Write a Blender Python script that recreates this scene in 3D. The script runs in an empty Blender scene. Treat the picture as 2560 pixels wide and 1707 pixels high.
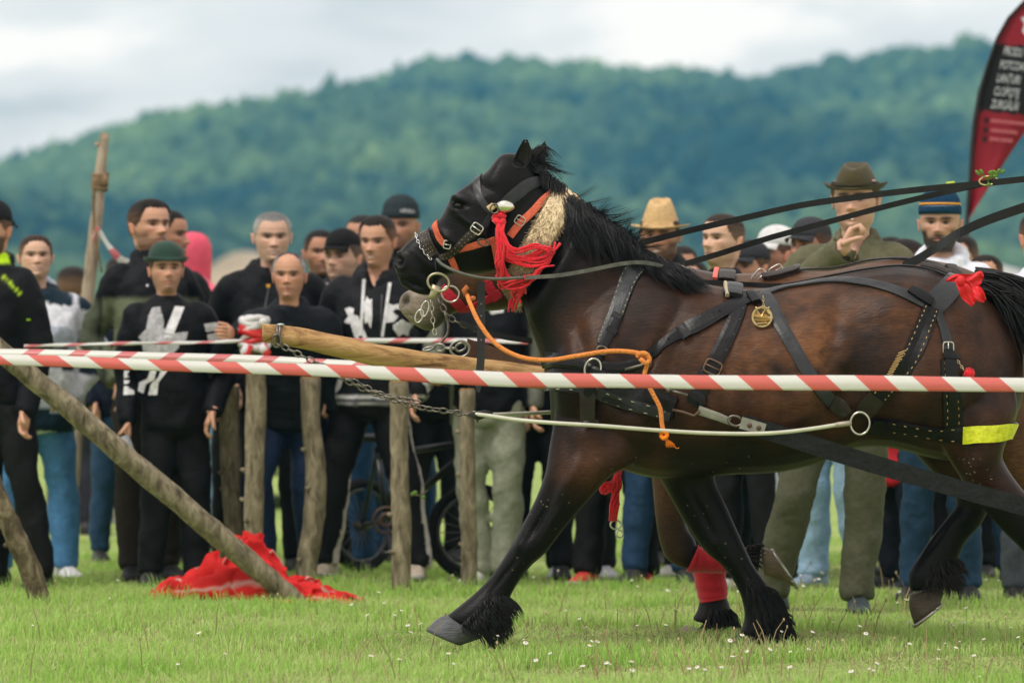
import bpy, bmesh, math, random
import numpy as np
from mathutils import Vector, Matrix, noise
from mathutils.bvhtree import BVHTree
random.seed(7); rng = np.random.default_rng(7)
scene = bpy.context.scene
col = scene.collection
R = math.radians

# ------------------------------------------------------------------ camera
FPX, HORIZON, CAMZ = 14222.2, 873.0, 1.1      # 200 mm lens measured in pixels of the 2560 px wide photograph
cam_data = bpy.data.cameras.new('camera')
cam_data.lens = 200.0; cam_data.sensor_width = 36.0
cam_data.shift_y = (HORIZON - 853.5) / 2560.0
cam_data.clip_start = 0.5; cam_data.clip_end = 12000
cam_data.dof.use_dof = True; cam_data.dof.focus_distance = 20.6; cam_data.dof.aperture_fstop = 4.3
cam = bpy.data.objects.new('camera', cam_data); col.objects.link(cam)
cam.location = (0, 0, CAMZ); cam.rotation_euler = (R(90), 0, 0)
scene.camera = cam
CAM = Vector((0, 0, CAMZ))

# ------------------------------------------------------------------ sky, sun, exposure
SUN_EL, SUN_AZ = R(58), R(228)                 # high veiled sun behind the photographer's left shoulder
world = bpy.data.worlds.new('World'); scene.world = world; world.use_nodes = True
nt = world.node_tree; N = nt.nodes; L = nt.links
for n in list(N): N.remove(n)
out = N.new('ShaderNodeOutputWorld'); bg = N.new('ShaderNodeBackground')
sky = N.new('ShaderNodeTexSky'); sky.sky_type = 'NISHITA'; sky.sun_disc = False
sky.sun_elevation = SUN_EL; sky.sun_rotation = SUN_AZ; sky.air_density = 1.0; sky.dust_density = 3.0
skym = N.new('ShaderNodeVectorMath'); skym.operation = 'SCALE'; skym.inputs['Scale'].default_value = 0.11
L.new(sky.outputs[0], skym.inputs[0])
tc = N.new('ShaderNodeTexCoord'); mp = N.new('ShaderNodeMapping'); mp.inputs['Scale'].default_value = (9, 9, 26)
mp.inputs['Location'].default_value = (3.3, 0.4, 0.0)
L.new(tc.outputs['Generated'], mp.inputs[0])
nz = N.new('ShaderNodeTexNoise'); nz.inputs['Scale'].default_value = 1.55; nz.inputs['Detail'].default_value = 4.0
nz.inputs['Roughness'].default_value = 0.48; nz.inputs['Distortion'].default_value = 0.25
L.new(mp.outputs[0], nz.inputs['Vector'])
cr = N.new('ShaderNodeValToRGB'); cr.color_ramp.interpolation = 'EASE'
e = cr.color_ramp.elements
e[0].position = 0.34; e[0].color = (0.605, 0.58, 0.57, 1)
e[1].position = 0.62; e[1].color = (1.18, 1.05, 0.94, 1)
m = e.new(0.48); m.color = (0.875, 0.81, 0.765, 1)
L.new(nz.outputs['Fac'], cr.inputs[0])
mx = N.new('ShaderNodeMix'); mx.data_type = 'RGBA'; mx.inputs[0].default_value = 0.90
L.new(skym.outputs[0], mx.inputs[6]); L.new(cr.outputs[0], mx.inputs[7])
L.new(mx.outputs[2], bg.inputs[0]); bg.inputs[1].default_value = 1.0
L.new(bg.outputs[0], out.inputs[0])

sun_d = bpy.data.lights.new('sun', 'SUN'); sun_d.energy = 1.5; sun_d.angle = R(14); sun_d.color = (1.0, 0.95, 0.88)
sun = bpy.data.objects.new('sun', sun_d); col.objects.link(sun)
sdir = Vector((math.cos(SUN_EL) * math.sin(SUN_AZ), math.cos(SUN_EL) * math.cos(SUN_AZ), math.sin(SUN_EL)))
sun.rotation_euler = sdir.to_track_quat('Z', 'Y').to_euler()
vs = scene.view_settings; vs.view_transform = 'Standard'; vs.look = 'None'; vs.gamma = 1.0
vs.exposure = 0.44; vs.use_curve_mapping = False
scene.render.engine = 'CYCLES'; scene.cycles.use_denoising = True
scene.cycles.max_bounces = 6; scene.cycles.diffuse_bounces = 3; scene.cycles.volume_bounces = 0
scene.cycles.transparent_max_bounces = 6

# ------------------------------------------------------------------ helpers
def S(px, py, Y):
    """point at depth Y that the photograph shows at pixel (px, py)"""
    k = Y / FPX
    return Vector(((px - 1280.0) * k, Y, CAMZ - (py - HORIZON) * k))
def scale_at(Y): return FPX / Y

MATS = {}
def mat(name, color=(.5, .5, .5), rough=.7, spec=.3, attr=False, var=.0, vscale=20., bump=0., bscale=60., metal=0., sheen=0., stretch=None, transl=0., coat=0.):
    if name in MATS: return MATS[name]
    m = bpy.data.materials.new(name); m.use_nodes = True
    t = m.node_tree; P = t.nodes['Principled BSDF']
    P.inputs['Roughness'].default_value = rough
    P.inputs['Specular IOR Level'].default_value = spec
    P.inputs['Metallic'].default_value = metal
    if sheen: P.inputs['Sheen Weight'].default_value = sheen
    if coat: P.inputs['Coat Weight'].default_value = coat; P.inputs['Coat Roughness'].default_value = .3
    src = None
    if attr:
        a = t.nodes.new('ShaderNodeAttribute'); a.attribute_name = 'Col'; src = a.outputs['Color']
    tco = None
    def coords():
        nonlocal tco
        if tco is None:
            g = t.nodes.new('ShaderNodeTexCoord'); mpn = t.nodes.new('ShaderNodeMapping')
            if stretch: mpn.inputs['Scale'].default_value = stretch
            t.links.new(g.outputs['Object'], mpn.inputs[0]); tco = mpn.outputs[0]
        return tco
    if var > 0:
        n = t.nodes.new('ShaderNodeTexNoise'); n.inputs['Scale'].default_value = vscale; n.inputs['Detail'].default_value = 6
        n.inputs['Roughness'].default_value = .62
        t.links.new(coords(), n.inputs['Vector'])
        mr = t.nodes.new('ShaderNodeMapRange'); mr.inputs[1].default_value = .28; mr.inputs[2].default_value = .72
        mr.inputs[3].default_value = 1 - var; mr.inputs[4].default_value = 1 + var
        t.links.new(n.outputs['Fac'], mr.inputs[0])
        sc = t.nodes.new('ShaderNodeVectorMath'); sc.operation = 'SCALE'
        if src is not None: t.links.new(src, sc.inputs[0])
        else: sc.inputs[0].default_value = color
        t.links.new(mr.outputs[0], sc.inputs['Scale']); src = sc.outputs[0]
    if src is not None: t.links.new(src, P.inputs['Base Color'])
    else: P.inputs['Base Color'].default_value = (*color, 1)
    if bump > 0:
        n = t.nodes.new('ShaderNodeTexNoise'); n.inputs['Scale'].default_value = bscale; n.inputs['Detail'].default_value = 5
        t.links.new(coords(), n.inputs['Vector'])
        b = t.nodes.new('ShaderNodeBump'); b.inputs['Strength'].default_value = bump; b.inputs['Distance'].default_value = .01
        t.links.new(n.outputs['Fac'], b.inputs['Height']); t.links.new(b.outputs[0], P.inputs['Normal'])
    if transl > 0:
        tr = t.nodes.new('ShaderNodeBsdfTranslucent'); ms = t.nodes.new('ShaderNodeMixShader'); ms.inputs[0].default_value = transl
        if src is not None: t.links.new(src, tr.inputs[0])
        else: tr.inputs[0].default_value = (*color, 1)
        o = t.nodes['Material Output']
        t.links.new(P.outputs[0], ms.inputs[1]); t.links.new(tr.outputs[0], ms.inputs[2]); t.links.new(ms.outputs[0], o.inputs[0])
    MATS[name] = m
    return m

def base_of(parent):
    b = Vector((0, 0, 0))
    while parent is not None:
        b += parent.location; parent = parent.parent
    return b

def link(name, me, m=None, parent=None, at=None, label=None, cat=None, group=None, kind=None):
    """link mesh data given in world coordinates; the object's origin goes to `at`, or it shares its parent's"""
    o = bpy.data.objects.new(name, me); col.objects.link(o)
    off = base_of(parent) if parent is not None else Vector(at or (0, 0, 0))
    if off.length > 0: me.transform(Matrix.Translation(-off))
    if parent is not None: o.parent = parent
    else: o.location = off
    if m is not None and not me.materials: me.materials.append(m)
    tag(o, label, cat, group, kind)
    return o
def tag(o, label=None, cat=None, group=None, kind=None):
    if label: o['label'] = label
    if cat: o['category'] = cat
    if group: o['group'] = group
    if kind: o['kind'] = kind
    return o
def thing(name, at, label, cat, group=None):
    o = bpy.data.objects.new(name, None); col.objects.link(o); o.location = at; o.empty_display_size = .1
    return tag(o, label, cat, group)

def shade(me):
    me.polygons.foreach_set('use_smooth', np.ones(len(me.polygons), bool))
def setcol(me, c):
    """c: (n,3) array, one colour for each vertex"""
    a = me.color_attributes.new('Col', 'FLOAT_COLOR', 'POINT')
    arr = np.ones((len(me.vertices), 4), np.float32); arr[:, :3] = c
    a.data.foreach_set('color', arr.ravel())
def getco(me):
    v = np.empty(len(me.vertices) * 3, np.float32); me.vertices.foreach_get('co', v); return v.reshape(-1, 3)
def getno(me):
    v = np.empty(len(me.vertices) * 3, np.float32); me.vertex_normals.foreach_get('vector', v); return v.reshape(-1, 3)
def putco(me, v):
    me.vertices.foreach_set('co', np.ascontiguousarray(v, np.float32).ravel()); me.update()

class MB:
    """collects shapes into one mesh"""
    def __init__(s): s.v = []; s.f = []; s.c = []
    def add(s, vs, fs, c=None):
        b = len(s.v); s.v += [tuple(x) for x in vs]; s.f += [tuple(i + b for i in f) for f in fs]
        s.c += [c if c is not None else (1, 1, 1)] * len(vs)
        return b
    def rings(s, rings, cap=True, c=None, closed=False):
        n = len(rings[0]); vs = [p for r in rings for p in r]; fs = []
        m = len(rings)
        for i in range(m if closed else m - 1):
            a = i * n; b = ((i + 1) % m) * n
            for j in range(n):
                k = (j + 1) % n
                fs.append((a + j, a + k, b + k, b + j))
        if cap and not closed:
            fs.append(tuple(range(n - 1, -1, -1))); fs.append(tuple(range((m - 1) * n, m * n)))
        s.add(vs, fs, c)
    def tube(s, pts, r, n=8, cap=True, c=None, closed=False, flat=1., upv=None):
        """tube along pts; r is a radius or one radius per point; flat squeezes it along upv"""
        P = [Vector(p) for p in pts]; m = len(P)
        rr = r if hasattr(r, '__len__') else [r] * m
        T = []
        for i in range(m):
            a = P[(i - 1) % m] if (closed or i > 0) else P[i]; b = P[(i + 1) % m] if (closed or i < m - 1) else P[i]
            d = b - a; T.append(d.normalized() if d.length > 1e-9 else Vector((0, 0, 1)))
        u = Vector(upv) if upv else (Vector((0, 1, 0)) if abs(T[0].y) < .8 else Vector((1, 0, 0)))
        out = []
        for i in range(m):
            u = (u - T[i] * u.dot(T[i]))
            u = u.normalized() if u.length > 1e-6 else T[i].orthogonal().normalized()
            w = T[i].cross(u)
            out.append([P[i] + (u * math.cos(2 * math.pi * j / n) * flat + w * math.sin(2 * math.pi * j / n)) * rr[i] for j in range(n)])
        s.rings(out, cap, c, closed)
    def ball(s, cen, rad, nu=12, nv=8, c=None, rot=None):
        cen = Vector(cen); rad = rad if hasattr(rad, '__len__') else (rad,) * 3
        vs = [Vector((0, 0, rad[2]))]
        for i in range(1, nv):
            a = math.pi * i / nv
            for j in range(nu):
                b = 2 * math.pi * j / nu
                vs.append(Vector((rad[0] * math.sin(a) * math.cos(b), rad[1] * math.sin(a) * math.sin(b), rad[2] * math.cos(a))))
        vs.append(Vector((0, 0, -rad[2])))
        if rot is not None: vs = [rot @ v for v in vs]
        fs = [(0, 1 + j, 1 + (j + 1) % nu) for j in range(nu)]
        for i in range(nv - 2):
            for j in range(nu):
                a = 1 + i * nu; fs.append((a + j, a + nu + j, a + nu + (j + 1) % nu, a + (j + 1) % nu))
        l = len(vs) - 1; a = 1 + (nv - 2) * nu
        fs += [(l, a + (j + 1) % nu, a + j) for j in range(nu)]
        s.add([v + cen for v in vs], fs, c)
    def box(s, cen, half, rot=None, c=None):
        cen = Vector(cen); vs = []
        for z in (-1, 1):
            for y in (-1, 1):
                for x in (-1, 1):
                    p = Vector((x * half[0], y * half[1], z * half[2])); vs.append(cen + (rot @ p if rot else p))
        s.add(vs, [(0, 2, 3, 1), (4, 5, 7, 6), (0, 1, 5, 4), (2, 6, 7, 3), (0, 4, 6, 2), (1, 3, 7, 5)], c)
    def mesh(s, name='m', smooth=True, colors=False):
        me = bpy.data.meshes.new(name); me.from_pydata(s.v, [], s.f); me.update()
        if smooth: shade(me)
        if colors: setcol(me, np.array(s.c, np.float32))
        return me
    def build(s, name, m, parent=None, smooth=True, colors=False, **kw):
        return link(name, s.mesh(name, smooth, colors), m, parent, **kw)

def remesh(mb, voxel, smooth_it=4, factor=.5):
    me = mb.mesh() if isinstance(mb, MB) else mb
    bm = bmesh.new(); bm.from_mesh(me); bmesh.ops.recalc_face_normals(bm, faces=bm.faces); bm.to_mesh(me); bm.free()
    o = bpy.data.objects.new('tmp', me); col.objects.link(o)
    r = o.modifiers.new('r', 'REMESH'); r.mode = 'VOXEL'; r.voxel_size = voxel; r.use_smooth_shade = True
    if smooth_it:
        q = o.modifiers.new('s', 'SMOOTH'); q.factor = factor; q.iterations = smooth_it
    dg = bpy.context.evaluated_depsgraph_get(); dg.update()
    res = bpy.data.meshes.new_from_object(o.evaluated_get(dg))
    bpy.data.objects.remove(o); bpy.data.meshes.remove(me)
    shade(res)
    return res
def bvh_of(me): return BVHTree.FromPolygons([v.co.copy() for v in me.vertices], [tuple(p.vertices) for p in me.polygons])

def spline(pts, n):
    """Catmull-Rom through pts (tuples of any length), n samples in each span"""
    P = [np.array(p, float) for p in pts]
    if len(P) == 2: return [tuple(P[0] + (P[1] - P[0]) * i / n) for i in range(n + 1)]
    P = [2 * P[0] - P[1]] + P + [2 * P[-1] - P[-2]]
    out = []
    for i in range(1, len(P) - 2):
        for k in range(n):
            t = k / n
            out.append(tuple(.5 * (2 * P[i] + (P[i + 1] - P[i - 1]) * t + (2 * P[i - 1] - 5 * P[i] + 4 * P[i + 1] - P[i + 2]) * t * t + (3 * P[i] - P[i - 1] - 3 * P[i + 1] + P[i + 2]) * t ** 3)))
    out.append(tuple(P[-2])); return out
def interp(x, xs, ys): return float(np.interp(x, xs, ys))
def fbm(p, o=3): return noise.fractal(p, 1.0, 2.0, o)
def sm(a, b, x):
    t = np.clip((x - a) / (b - a + 1e-12), 0, 1); return t * t * (3 - 2 * t)
# ------------------------------------------------------------------ ground, hill, woods, haze
def ground_mat():
    m = bpy.data.materials.new('meadow'); m.use_nodes = True; t = m.node_tree; P = t.nodes['Principled BSDF']
    g = t.nodes.new('ShaderNodeTexCoord')
    n1 = t.nodes.new('ShaderNodeTexNoise'); n1.inputs['Scale'].default_value = .9; n1.inputs['Detail'].default_value = 8
    n2 = t.nodes.new('ShaderNodeTexNoise'); n2.inputs['Scale'].default_value = 14; n2.inputs['Detail'].default_value = 6
    for n in (n1, n2): t.links.new(g.outputs['Object'], n.inputs['Vector'])
    r = t.nodes.new('ShaderNodeValToRGB'); e = r.color_ramp.elements
    e[0].position = .3; e[0].color = (.17, .25, .065, 1); e[1].position = .75; e[1].color = (.36, .38, .17, 1)
    q = e.new(.5); q.color = (.25, .34, .095, 1)
    a = t.nodes.new('ShaderNodeMix'); a.data_type = 'FLOAT'; a.inputs[0].default_value = .5
    t.links.new(n1.outputs['Fac'], a.inputs[2]); t.links.new(n2.outputs['Fac'], a.inputs[3])
    t.links.new(a.outputs[0], r.inputs[0]); t.links.new(r.outputs[0], P.inputs['Base Color'])
    P.inputs['Roughness'].default_value = .95; P.inputs['Specular IOR Level'].default_value = .1
    return m
def bumpz(x, y):
    """the meadow's slight unevenness"""
    return .022 * np.sin(x * 1.7 + y * .6) * np.cos(y * .9 - x * .4) + .012 * np.sin(x * 4.1 + 1.3) * np.sin(y * 2.3)
xs = np.concatenate([[-2600, -900, -300, -80, -25], np.arange(-8, 8.01, .4), [25, 80, 300, 900, 2600]])
ys = np.concatenate([[-30, -10, 5], np.arange(12, 40.01, .5), [60, 100, 200, 400, 800, 1500, 2095]])
X, Y = np.meshgrid(xs, ys); near = sm(12, 16, Y) * (1 - sm(36, 44, Y)) * (1 - sm(7, 9, np.abs(X)))
Z = bumpz(X, Y) * near
nx, ny = len(xs), len(ys)
vs_ = np.stack([X, Y, Z], -1).reshape(-1, 3)
fs_ = [(j * nx + i, j * nx + i + 1, (j + 1) * nx + i + 1, (j + 1) * nx + i) for j in range(ny - 1) for i in range(nx - 1)]
me = bpy.data.meshes.new('ground'); me.from_pydata(vs_.tolist(), [], fs_); shade(me)
link('ground', me, ground_mat(), kind='structure')
def gz(x, y):
    w = sm(12, 16, y) * (1 - sm(36, 44, y)) * (1 - sm(7, 9, abs(x)))
    return float(bumpz(x, y) * w)

RIDGE_Y = 1900.
ridge = [(-900, 560), (-400, 455), (0, 392), (110, 362), (260, 328), (400, 298), (520, 286), (640, 257), (780, 230), (900, 203), (960, 170), (1070, 150), (1180, 146), (1300, 150),
         (1400, 156), (1530, 160), (1650, 150), (1760, 165), (1830, 180), (1900, 163), (2000, 150), (2150, 144), (2300, 132), (2400, 124), (2560, 118), (2900, 100), (3600, 130)]
rp = np.array([p[0] for p in ridge], float); rq = np.array([p[1] for p in ridge], float) + np.interp(rp, [0, 400, 700, 1000, 1350, 1600, 2000, 2500], [64, 68, 58, 44, 60, 40, 34, 26])
def hill_z(x, y):
    k = RIDGE_Y / FPX
    top = CAMZ + (HORIZON - np.interp(x / k + 1280, rp, rq)) * k - 7.6
    t = sm(620, RIDGE_Y, y); back = 1 - .35 * sm(RIDGE_Y, RIDGE_Y + 500, y)
    fold = 5.5 * np.sin(x * .021 + y * .006) * np.sin(y * .009 - x * .004 + 1.) + 3.5 * np.sin(x * .05 + 2 + y * .011)
    return top * (t ** 1.15) * back + fold * np.clip(t * 4, 0, 1) * (1 - sm(RIDGE_Y - 250, RIDGE_Y - 60, y)) - .5
hx = np.arange(-700, 701, 20.); hy = np.arange(600, 2101, 20.)
X, Y = np.meshgrid(hx, hy); Z = hill_z(X, Y)
nx, ny = len(hx), len(hy)
me = bpy.data.meshes.new('hill'); me.from_pydata(np.stack([X, Y, Z], -1).reshape(-1, 3).tolist(), [], [(j * nx + i, j * nx + i + 1, (j + 1) * nx + i + 1, (j + 1) * nx + i) for j in range(ny - 1) for i in range(nx - 1)]); shade(me)
link('hill', me, mat('hill_soil', (.05, .085, .03), .95, .1, var=.4, vscale=.03), kind='structure')

def ico(sub):
    bm = bmesh.new(); bmesh.ops.create_icosphere(bm, subdivisions=sub, radius=1); v = np.array([x.co[:] for x in bm.verts]); f = np.array([[q.index for q in p.verts] for p in bm.faces]); bm.free(); return v, f
def scatter_crowns(name, pos, rad, cols, label, cat, sub=2, seed=1, lump=.35):
    """one wood: every crown a lumpy mass of its own"""
    r = np.random.default_rng(seed); v0, f0 = ico(sub); n = len(pos); k = len(v0)
    V = np.empty((n, k, 3)); C = np.empty((n, k, 3))
    ph = r.uniform(0, 6.28, (n, 6))
    d = 1 + lump * (np.sin(v0[None, :, 0] * 3.1 + ph[:, 0:1]) * np.sin(v0[None, :, 1] * 3.7 + ph[:, 1:2]) + .7 * np.sin(v0[None, :, 2] * 5 + ph[:, 2:3]) * np.sin(v0[None, :, 0] * 5.3 + ph[:, 3:4]) + r.normal(0, .22, (n, k)))
    V = v0[None] * d[..., None] * rad[:, None, :] + pos[:, None, :]
    C = cols[:, None, :] * (1 + r.normal(0, .18, (n, k, 1)))
    F = (f0[None] + (np.arange(n) * k)[:, None, None]).reshape(-1, 3)
    me = bpy.data.meshes.new(name); me.vertices.add(n * k); me.vertices.foreach_set('co', V.astype(np.float32).ravel())
    m3 = len(F); me.loops.add(m3 * 3); me.loops.foreach_set('vertex_index', F.ravel().astype(np.int32)); me.polygons.add(m3)
    me.polygons.foreach_set('loop_start', np.arange(0, m3 * 3, 3, dtype=np.int32)); me.update(calc_edges=True)
    setcol(me, np.clip(C.reshape(-1, 3), 0, 1))
    return link(name, me, mat('far_leaves', rough=.9, spec=.1, attr=True), label=label, cat=cat, kind='stuff')
def wood(name, x0, x1, y0, y1, step, r0, r1, palette, label, seed, keep=None, sub=2):
    r = np.random.default_rng(seed)
    gx, gy = np.meshgrid(np.arange(x0, x1, step), np.arange(y0, y1, step)); x = gx.ravel() + r.uniform(-.5, .5, gx.size) * step; y = gy.ravel() + r.uniform(-.5, .5, gx.size) * step
    ok = np.abs(x) < .108 * y + 28
    if keep is not None: ok &= keep(x, y)
    x, y = x[ok], y[ok]; n = len(x); s = r.uniform(r0, r1, n) * np.where(r.random(n) < .04, 1.15, 1) * np.where(y > 1720, .78, 1.)
    z = hill_z(x, y) if y0 >= 600 else np.zeros(n)
    pos = np.stack([x, y, z + s * .9], -1); rad = np.stack([s * r.uniform(.8, 1.1, n), s * r.uniform(.8, 1.1, n), s * r.uniform(.9, 1.3, n)], -1)
    big = .5 + .5 * np.sin(x * .018 + 1.2 + y * .004) * np.sin(y * .008 + x * .01); big = .55 * big + .45 * (.5 + .5 * np.sin(x * .045 + y * .013 + 2) * np.sin(y * .019 - x * .02)); t = np.clip(big * 1.15 - .22 + r.normal(.05, .13, n), 0, 1)[:, None]  # broad bands: lighter greens plus valley shade painted into crown colours
    p = np.array(palette); c = p[0] * (1 - t) + p[1] * t
    return scatter_crowns(name, pos, rad, c, label, 'forest', sub, seed)
wood('forest', -330, 330, 640, 1990, 7.5, 2.8, 4.5, [(.007, .034, .044), (.15, .235, .095)], 'dense green deciduous forest covering the whole hillside', 3)  # blue dark end of the palette paints distance haze into the leaf colour
wood('lower_wood', -70, 90, 430, 600, 6.0, 2.4, 4.0, [(.05, .12, .06), (.17, .26, .07)], 'lighter yellow green trees along the foot of the hill', 5,
     keep=lambda x, y: ((x > 14) & (x < 24)) | (x > 36) | ((x < 2) & (x > -10)))
def haze():
    mb = MB(); mb.box((0, 1030, 69), (2900, 1080, 71)); m = bpy.data.materials.new('haze_air'); m.use_nodes = True; t = m.node_tree
    t.nodes.remove(t.nodes['Principled BSDF']); pv = t.nodes.new('ShaderNodeVolumePrincipled')
    pv.inputs['Color'].default_value = (.20, .68, 1.0, 1); pv.inputs['Density'].default_value = .00022; pv.inputs['Anisotropy'].default_value = 0.0
    t.links.new(pv.outputs[0], t.nodes['Material Output'].inputs['Volume'])
    mb.build('haze', m, smooth=False, kind='stuff', label='pale blue haze over the far hill', cat='haze')
haze()

# ------------------------------------------------------------------ grass
def blades(name, n, x0, x1, y0, y1, hmin, hmax, w, palette, label, seed, lean=.55, dens=None, cat='grass'):
    r = np.random.default_rng(seed)
    # more blades near the camera than far off
    y = y0 + (y1 - y0) * r.random(n) ** 1.25; half = (x1 - x0) / 2; x = (x0 + x1) / 2 + (r.random(n) * 2 - 1) * half * (y / y1)
    pn = np.sin(x * 2.3 + 1.1 * np.sin(y * 1.7)) * np.sin(y * 2.9 + 1.3 * np.sin(x * 1.9)) * .5 + .5
    pn = .6 * pn + .4 * (np.sin(x * 7.1 + y * 3) * np.sin(y * 6.3 - x * 2) * .5 + .5)
    if dens is not None:
        ok = r.random(n) < dens(x, y, pn); x, y, pn = x[ok], y[ok], pn[ok]; n = len(x)
    h = (hmin + (hmax - hmin) * r.random(n) ** 1.8) * (.55 + .9 * pn)
    h = h * np.where(y > 24.9, .62, 1.)
    a = r.uniform(0, 6.283, n); la = r.uniform(0, 6.283, n); ln = np.abs(r.normal(0, lean, n)) * h
    z = bumpz(x, y) - .004
    dx, dy = np.cos(a) * w * .5, np.sin(a) * w * .5; lx, ly = np.cos(la) * ln, np.sin(la) * ln
    V = np.empty((n, 5, 3))
    V[:, 0] = np.stack([x - dx, y - dy, z], -1); V[:, 1] = np.stack([x + dx, y + dy, z], -1)
    V[:, 2] = np.stack([x + dx * .75 + lx * .35, y + dy * .75 + ly * .35, z + h * .6], -1); V[:, 3] = np.stack([x - dx * .75 + lx * .35, y - dy * .75 + ly * .35, z + h * .6], -1)
    V[:, 4] = np.stack([x + lx, y + ly, z + h * (1 - .25 * np.minimum(ln / h, 1))], -1)
    b = np.arange(n) * 5
    loops = np.stack([b, b + 1, b + 2, b + 3, b + 3, b + 2, b + 4], -1).ravel().astype(np.int32)
    starts = np.stack([np.arange(n) * 7, np.arange(n) * 7 + 4], -1).ravel().astype(np.int32)
    me = bpy.data.meshes.new(name); me.vertices.add(n * 5); me.vertices.foreach_set('co', V.astype(np.float32).ravel())
    me.loops.add(n * 7); me.loops.foreach_set('vertex_index', loops); me.polygons.add(n * 2); me.polygons.foreach_set('loop_start', starts); me.update(calc_edges=True)
    p = np.array(palette); t = np.clip(.15 + .75 * pn + r.normal(0, .22, n), 0, 1); i = t * (len(p) - 1); lo = np.minimum(i.astype(int), len(p) - 2); fr = (i - lo)[:, None]
    c = p[lo] * (1 - fr) + p[lo + 1] * fr
    bare = np.sin(x * 1.1 + 2.1 * np.sin(y * .8)) * np.sin(y * 1.6 + 1.7) > .42; h_ = np.where(bare, .38, 1.); V[:, 2:, 2] = z[:, None] + (V[:, 2:, 2] - z[:, None]) * h_[:, None]; me.vertices.foreach_set('co', V.astype(np.float32).ravel())
    dry = r.random(n) < .05 + .12 * (1 - pn) + .38 * bare; c[dry] = np.array([.44, .39, .22]) * r.uniform(.6, 1.1, (dry.sum(), 1))
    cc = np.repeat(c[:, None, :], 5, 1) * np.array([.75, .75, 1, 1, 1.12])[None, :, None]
    setcol(me, np.clip(cc.reshape(-1, 3), 0, 1))
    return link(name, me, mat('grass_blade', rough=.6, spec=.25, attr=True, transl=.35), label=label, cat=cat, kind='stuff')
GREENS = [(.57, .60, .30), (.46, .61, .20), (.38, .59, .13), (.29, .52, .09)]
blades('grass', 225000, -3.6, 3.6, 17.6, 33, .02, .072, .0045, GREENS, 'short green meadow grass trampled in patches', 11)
blades('tall_grass', 22000, -3.6, 3.6, 25.4, 31, .05, .13, .005, GREENS, 'taller grass tufts along the stake line', 12, lean=.4, dens=lambda x, y, p: (p > .62) * .6)
# ------------------------------------------------------------------ horses
YH, YF = 20.75, 21.65                       # depth of each horse's spine
def station_ring(a, b, w, Yc, n=20, egg=.0, p=2.2):
    A, B = S(a[0], a[1], Yc), S(b[0], b[1], Yc); c = (A + B) / 2; h = (A - B) / 2; out = []
    for j in range(n):
        t = 2 * math.pi * j / n; ct, st = math.cos(t), math.sin(t)
        cu = math.copysign(abs(ct) ** (2 / p), ct); su = math.copysign(abs(st) ** (2 / p), st)
        out.append(c + h * cu + Vector((0, 1, 0)) * (w * su * (1 - egg * cu)))
    return out
def loft(mb, sts, Yc, egg=0., sub=3, p=2.2, n=20):
    flat = [(s[0][0], s[0][1], s[1][0], s[1][1], s[2], (s[3] if len(s) > 3 else Yc)) for s in sts]
    rs = [station_ring((f[0], f[1]), (f[2], f[3]), max(f[4], .004), f[5], n, egg, p) for f in spline(flat, sub)]
    mb.rings(rs)
TRUNK = [((1372, 900), (1378, 1060), .10), ((1410, 810), (1410, 1105), .19), ((1480, 715), (1480, 1148), .235), ((1560, 672), (1560, 1176), .255), ((1650, 675), (1640, 1196), .275),
         ((1740, 703), (1740, 1192), .30), ((1840, 722), (1840, 1186), .325), ((1950, 716), (1950, 1180), .335), ((2050, 698), (2050, 1157), .335), ((2150, 676), (2140, 1120), .32), ((2240, 666), (2230, 1120), .305),
         ((2330, 676), (2330, 1145), .29), ((2410, 700), (2410, 1155), .255), ((2480, 747), (2470, 1135), .20), ((2530, 812), (2520, 1090), .14), ((2556, 880), (2553, 1010), .06)]
NECK = [((1650, 672), (1405, 1050), .17), ((1606, 648), (1376, 965), .165), ((1552, 598), (1342, 865), .135), ((1500, 552), (1318, 800), .118), ((1447, 512), (1298, 737), .105), ((1395, 476), (1262, 690), .098), ((1345, 438), (1236, 672), .09)]
HEAD = [((1352, 440), (1250, 664), .075), ((1312, 392), (1230, 680), .092), ((1256, 384), (1192, 687), .098), ((1217, 428), (1166, 686), .10), ((1172, 459), (1140, 685), .098), ((1131, 490), (1117, 690), .092), ((1101, 543), (1100, 700), .074),
        ((1067, 581), (1090, 714), .06), ((1033, 595), (1080, 736), .055), ((1005, 620), (1062, 739), .057), ((989, 644), (1030, 729), .050), ((986, 668), (1003, 714), .03)]
LF = [((1400, 960), (1640, 980), .05, YH - .10), ((1382, 1060), (1630, 1090), .085, YH - .135), ((1370, 1130), (1585, 1155), .094, YH - .155), ((1363, 1178), (1528, 1190), .09), ((1341, 1241), (1470, 1252), .076), ((1306, 1310), (1405, 1328), .062), ((1282, 1355), (1366, 1380), .060),
      ((1256, 1398), (1330, 1412), .053), ((1230, 1436), (1298, 1452), .046), ((1203, 1466), (1276, 1492), .045), ((1165, 1500), (1266, 1522), .058), ((1132, 1526), (1248, 1556), .064), ((1112, 1541), (1216, 1592), .058)]
RF = [((1580, 1080), (1800, 1090), .08, YH + .11), ((1645, 1190), (1788, 1195), .085), ((1690, 1270), (1816, 1263), .068), ((1727, 1330), (1846, 1330), .060), ((1765, 1381), (1865, 1372), .056), ((1803, 1412), (1886, 1415), .050),
      ((1838, 1460), (1915, 1455), .046), ((1856, 1505), (1944, 1500), .054), ((1860, 1550), (1966, 1550), .060), ((1846, 1585), (1935, 1598), .056)]
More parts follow.
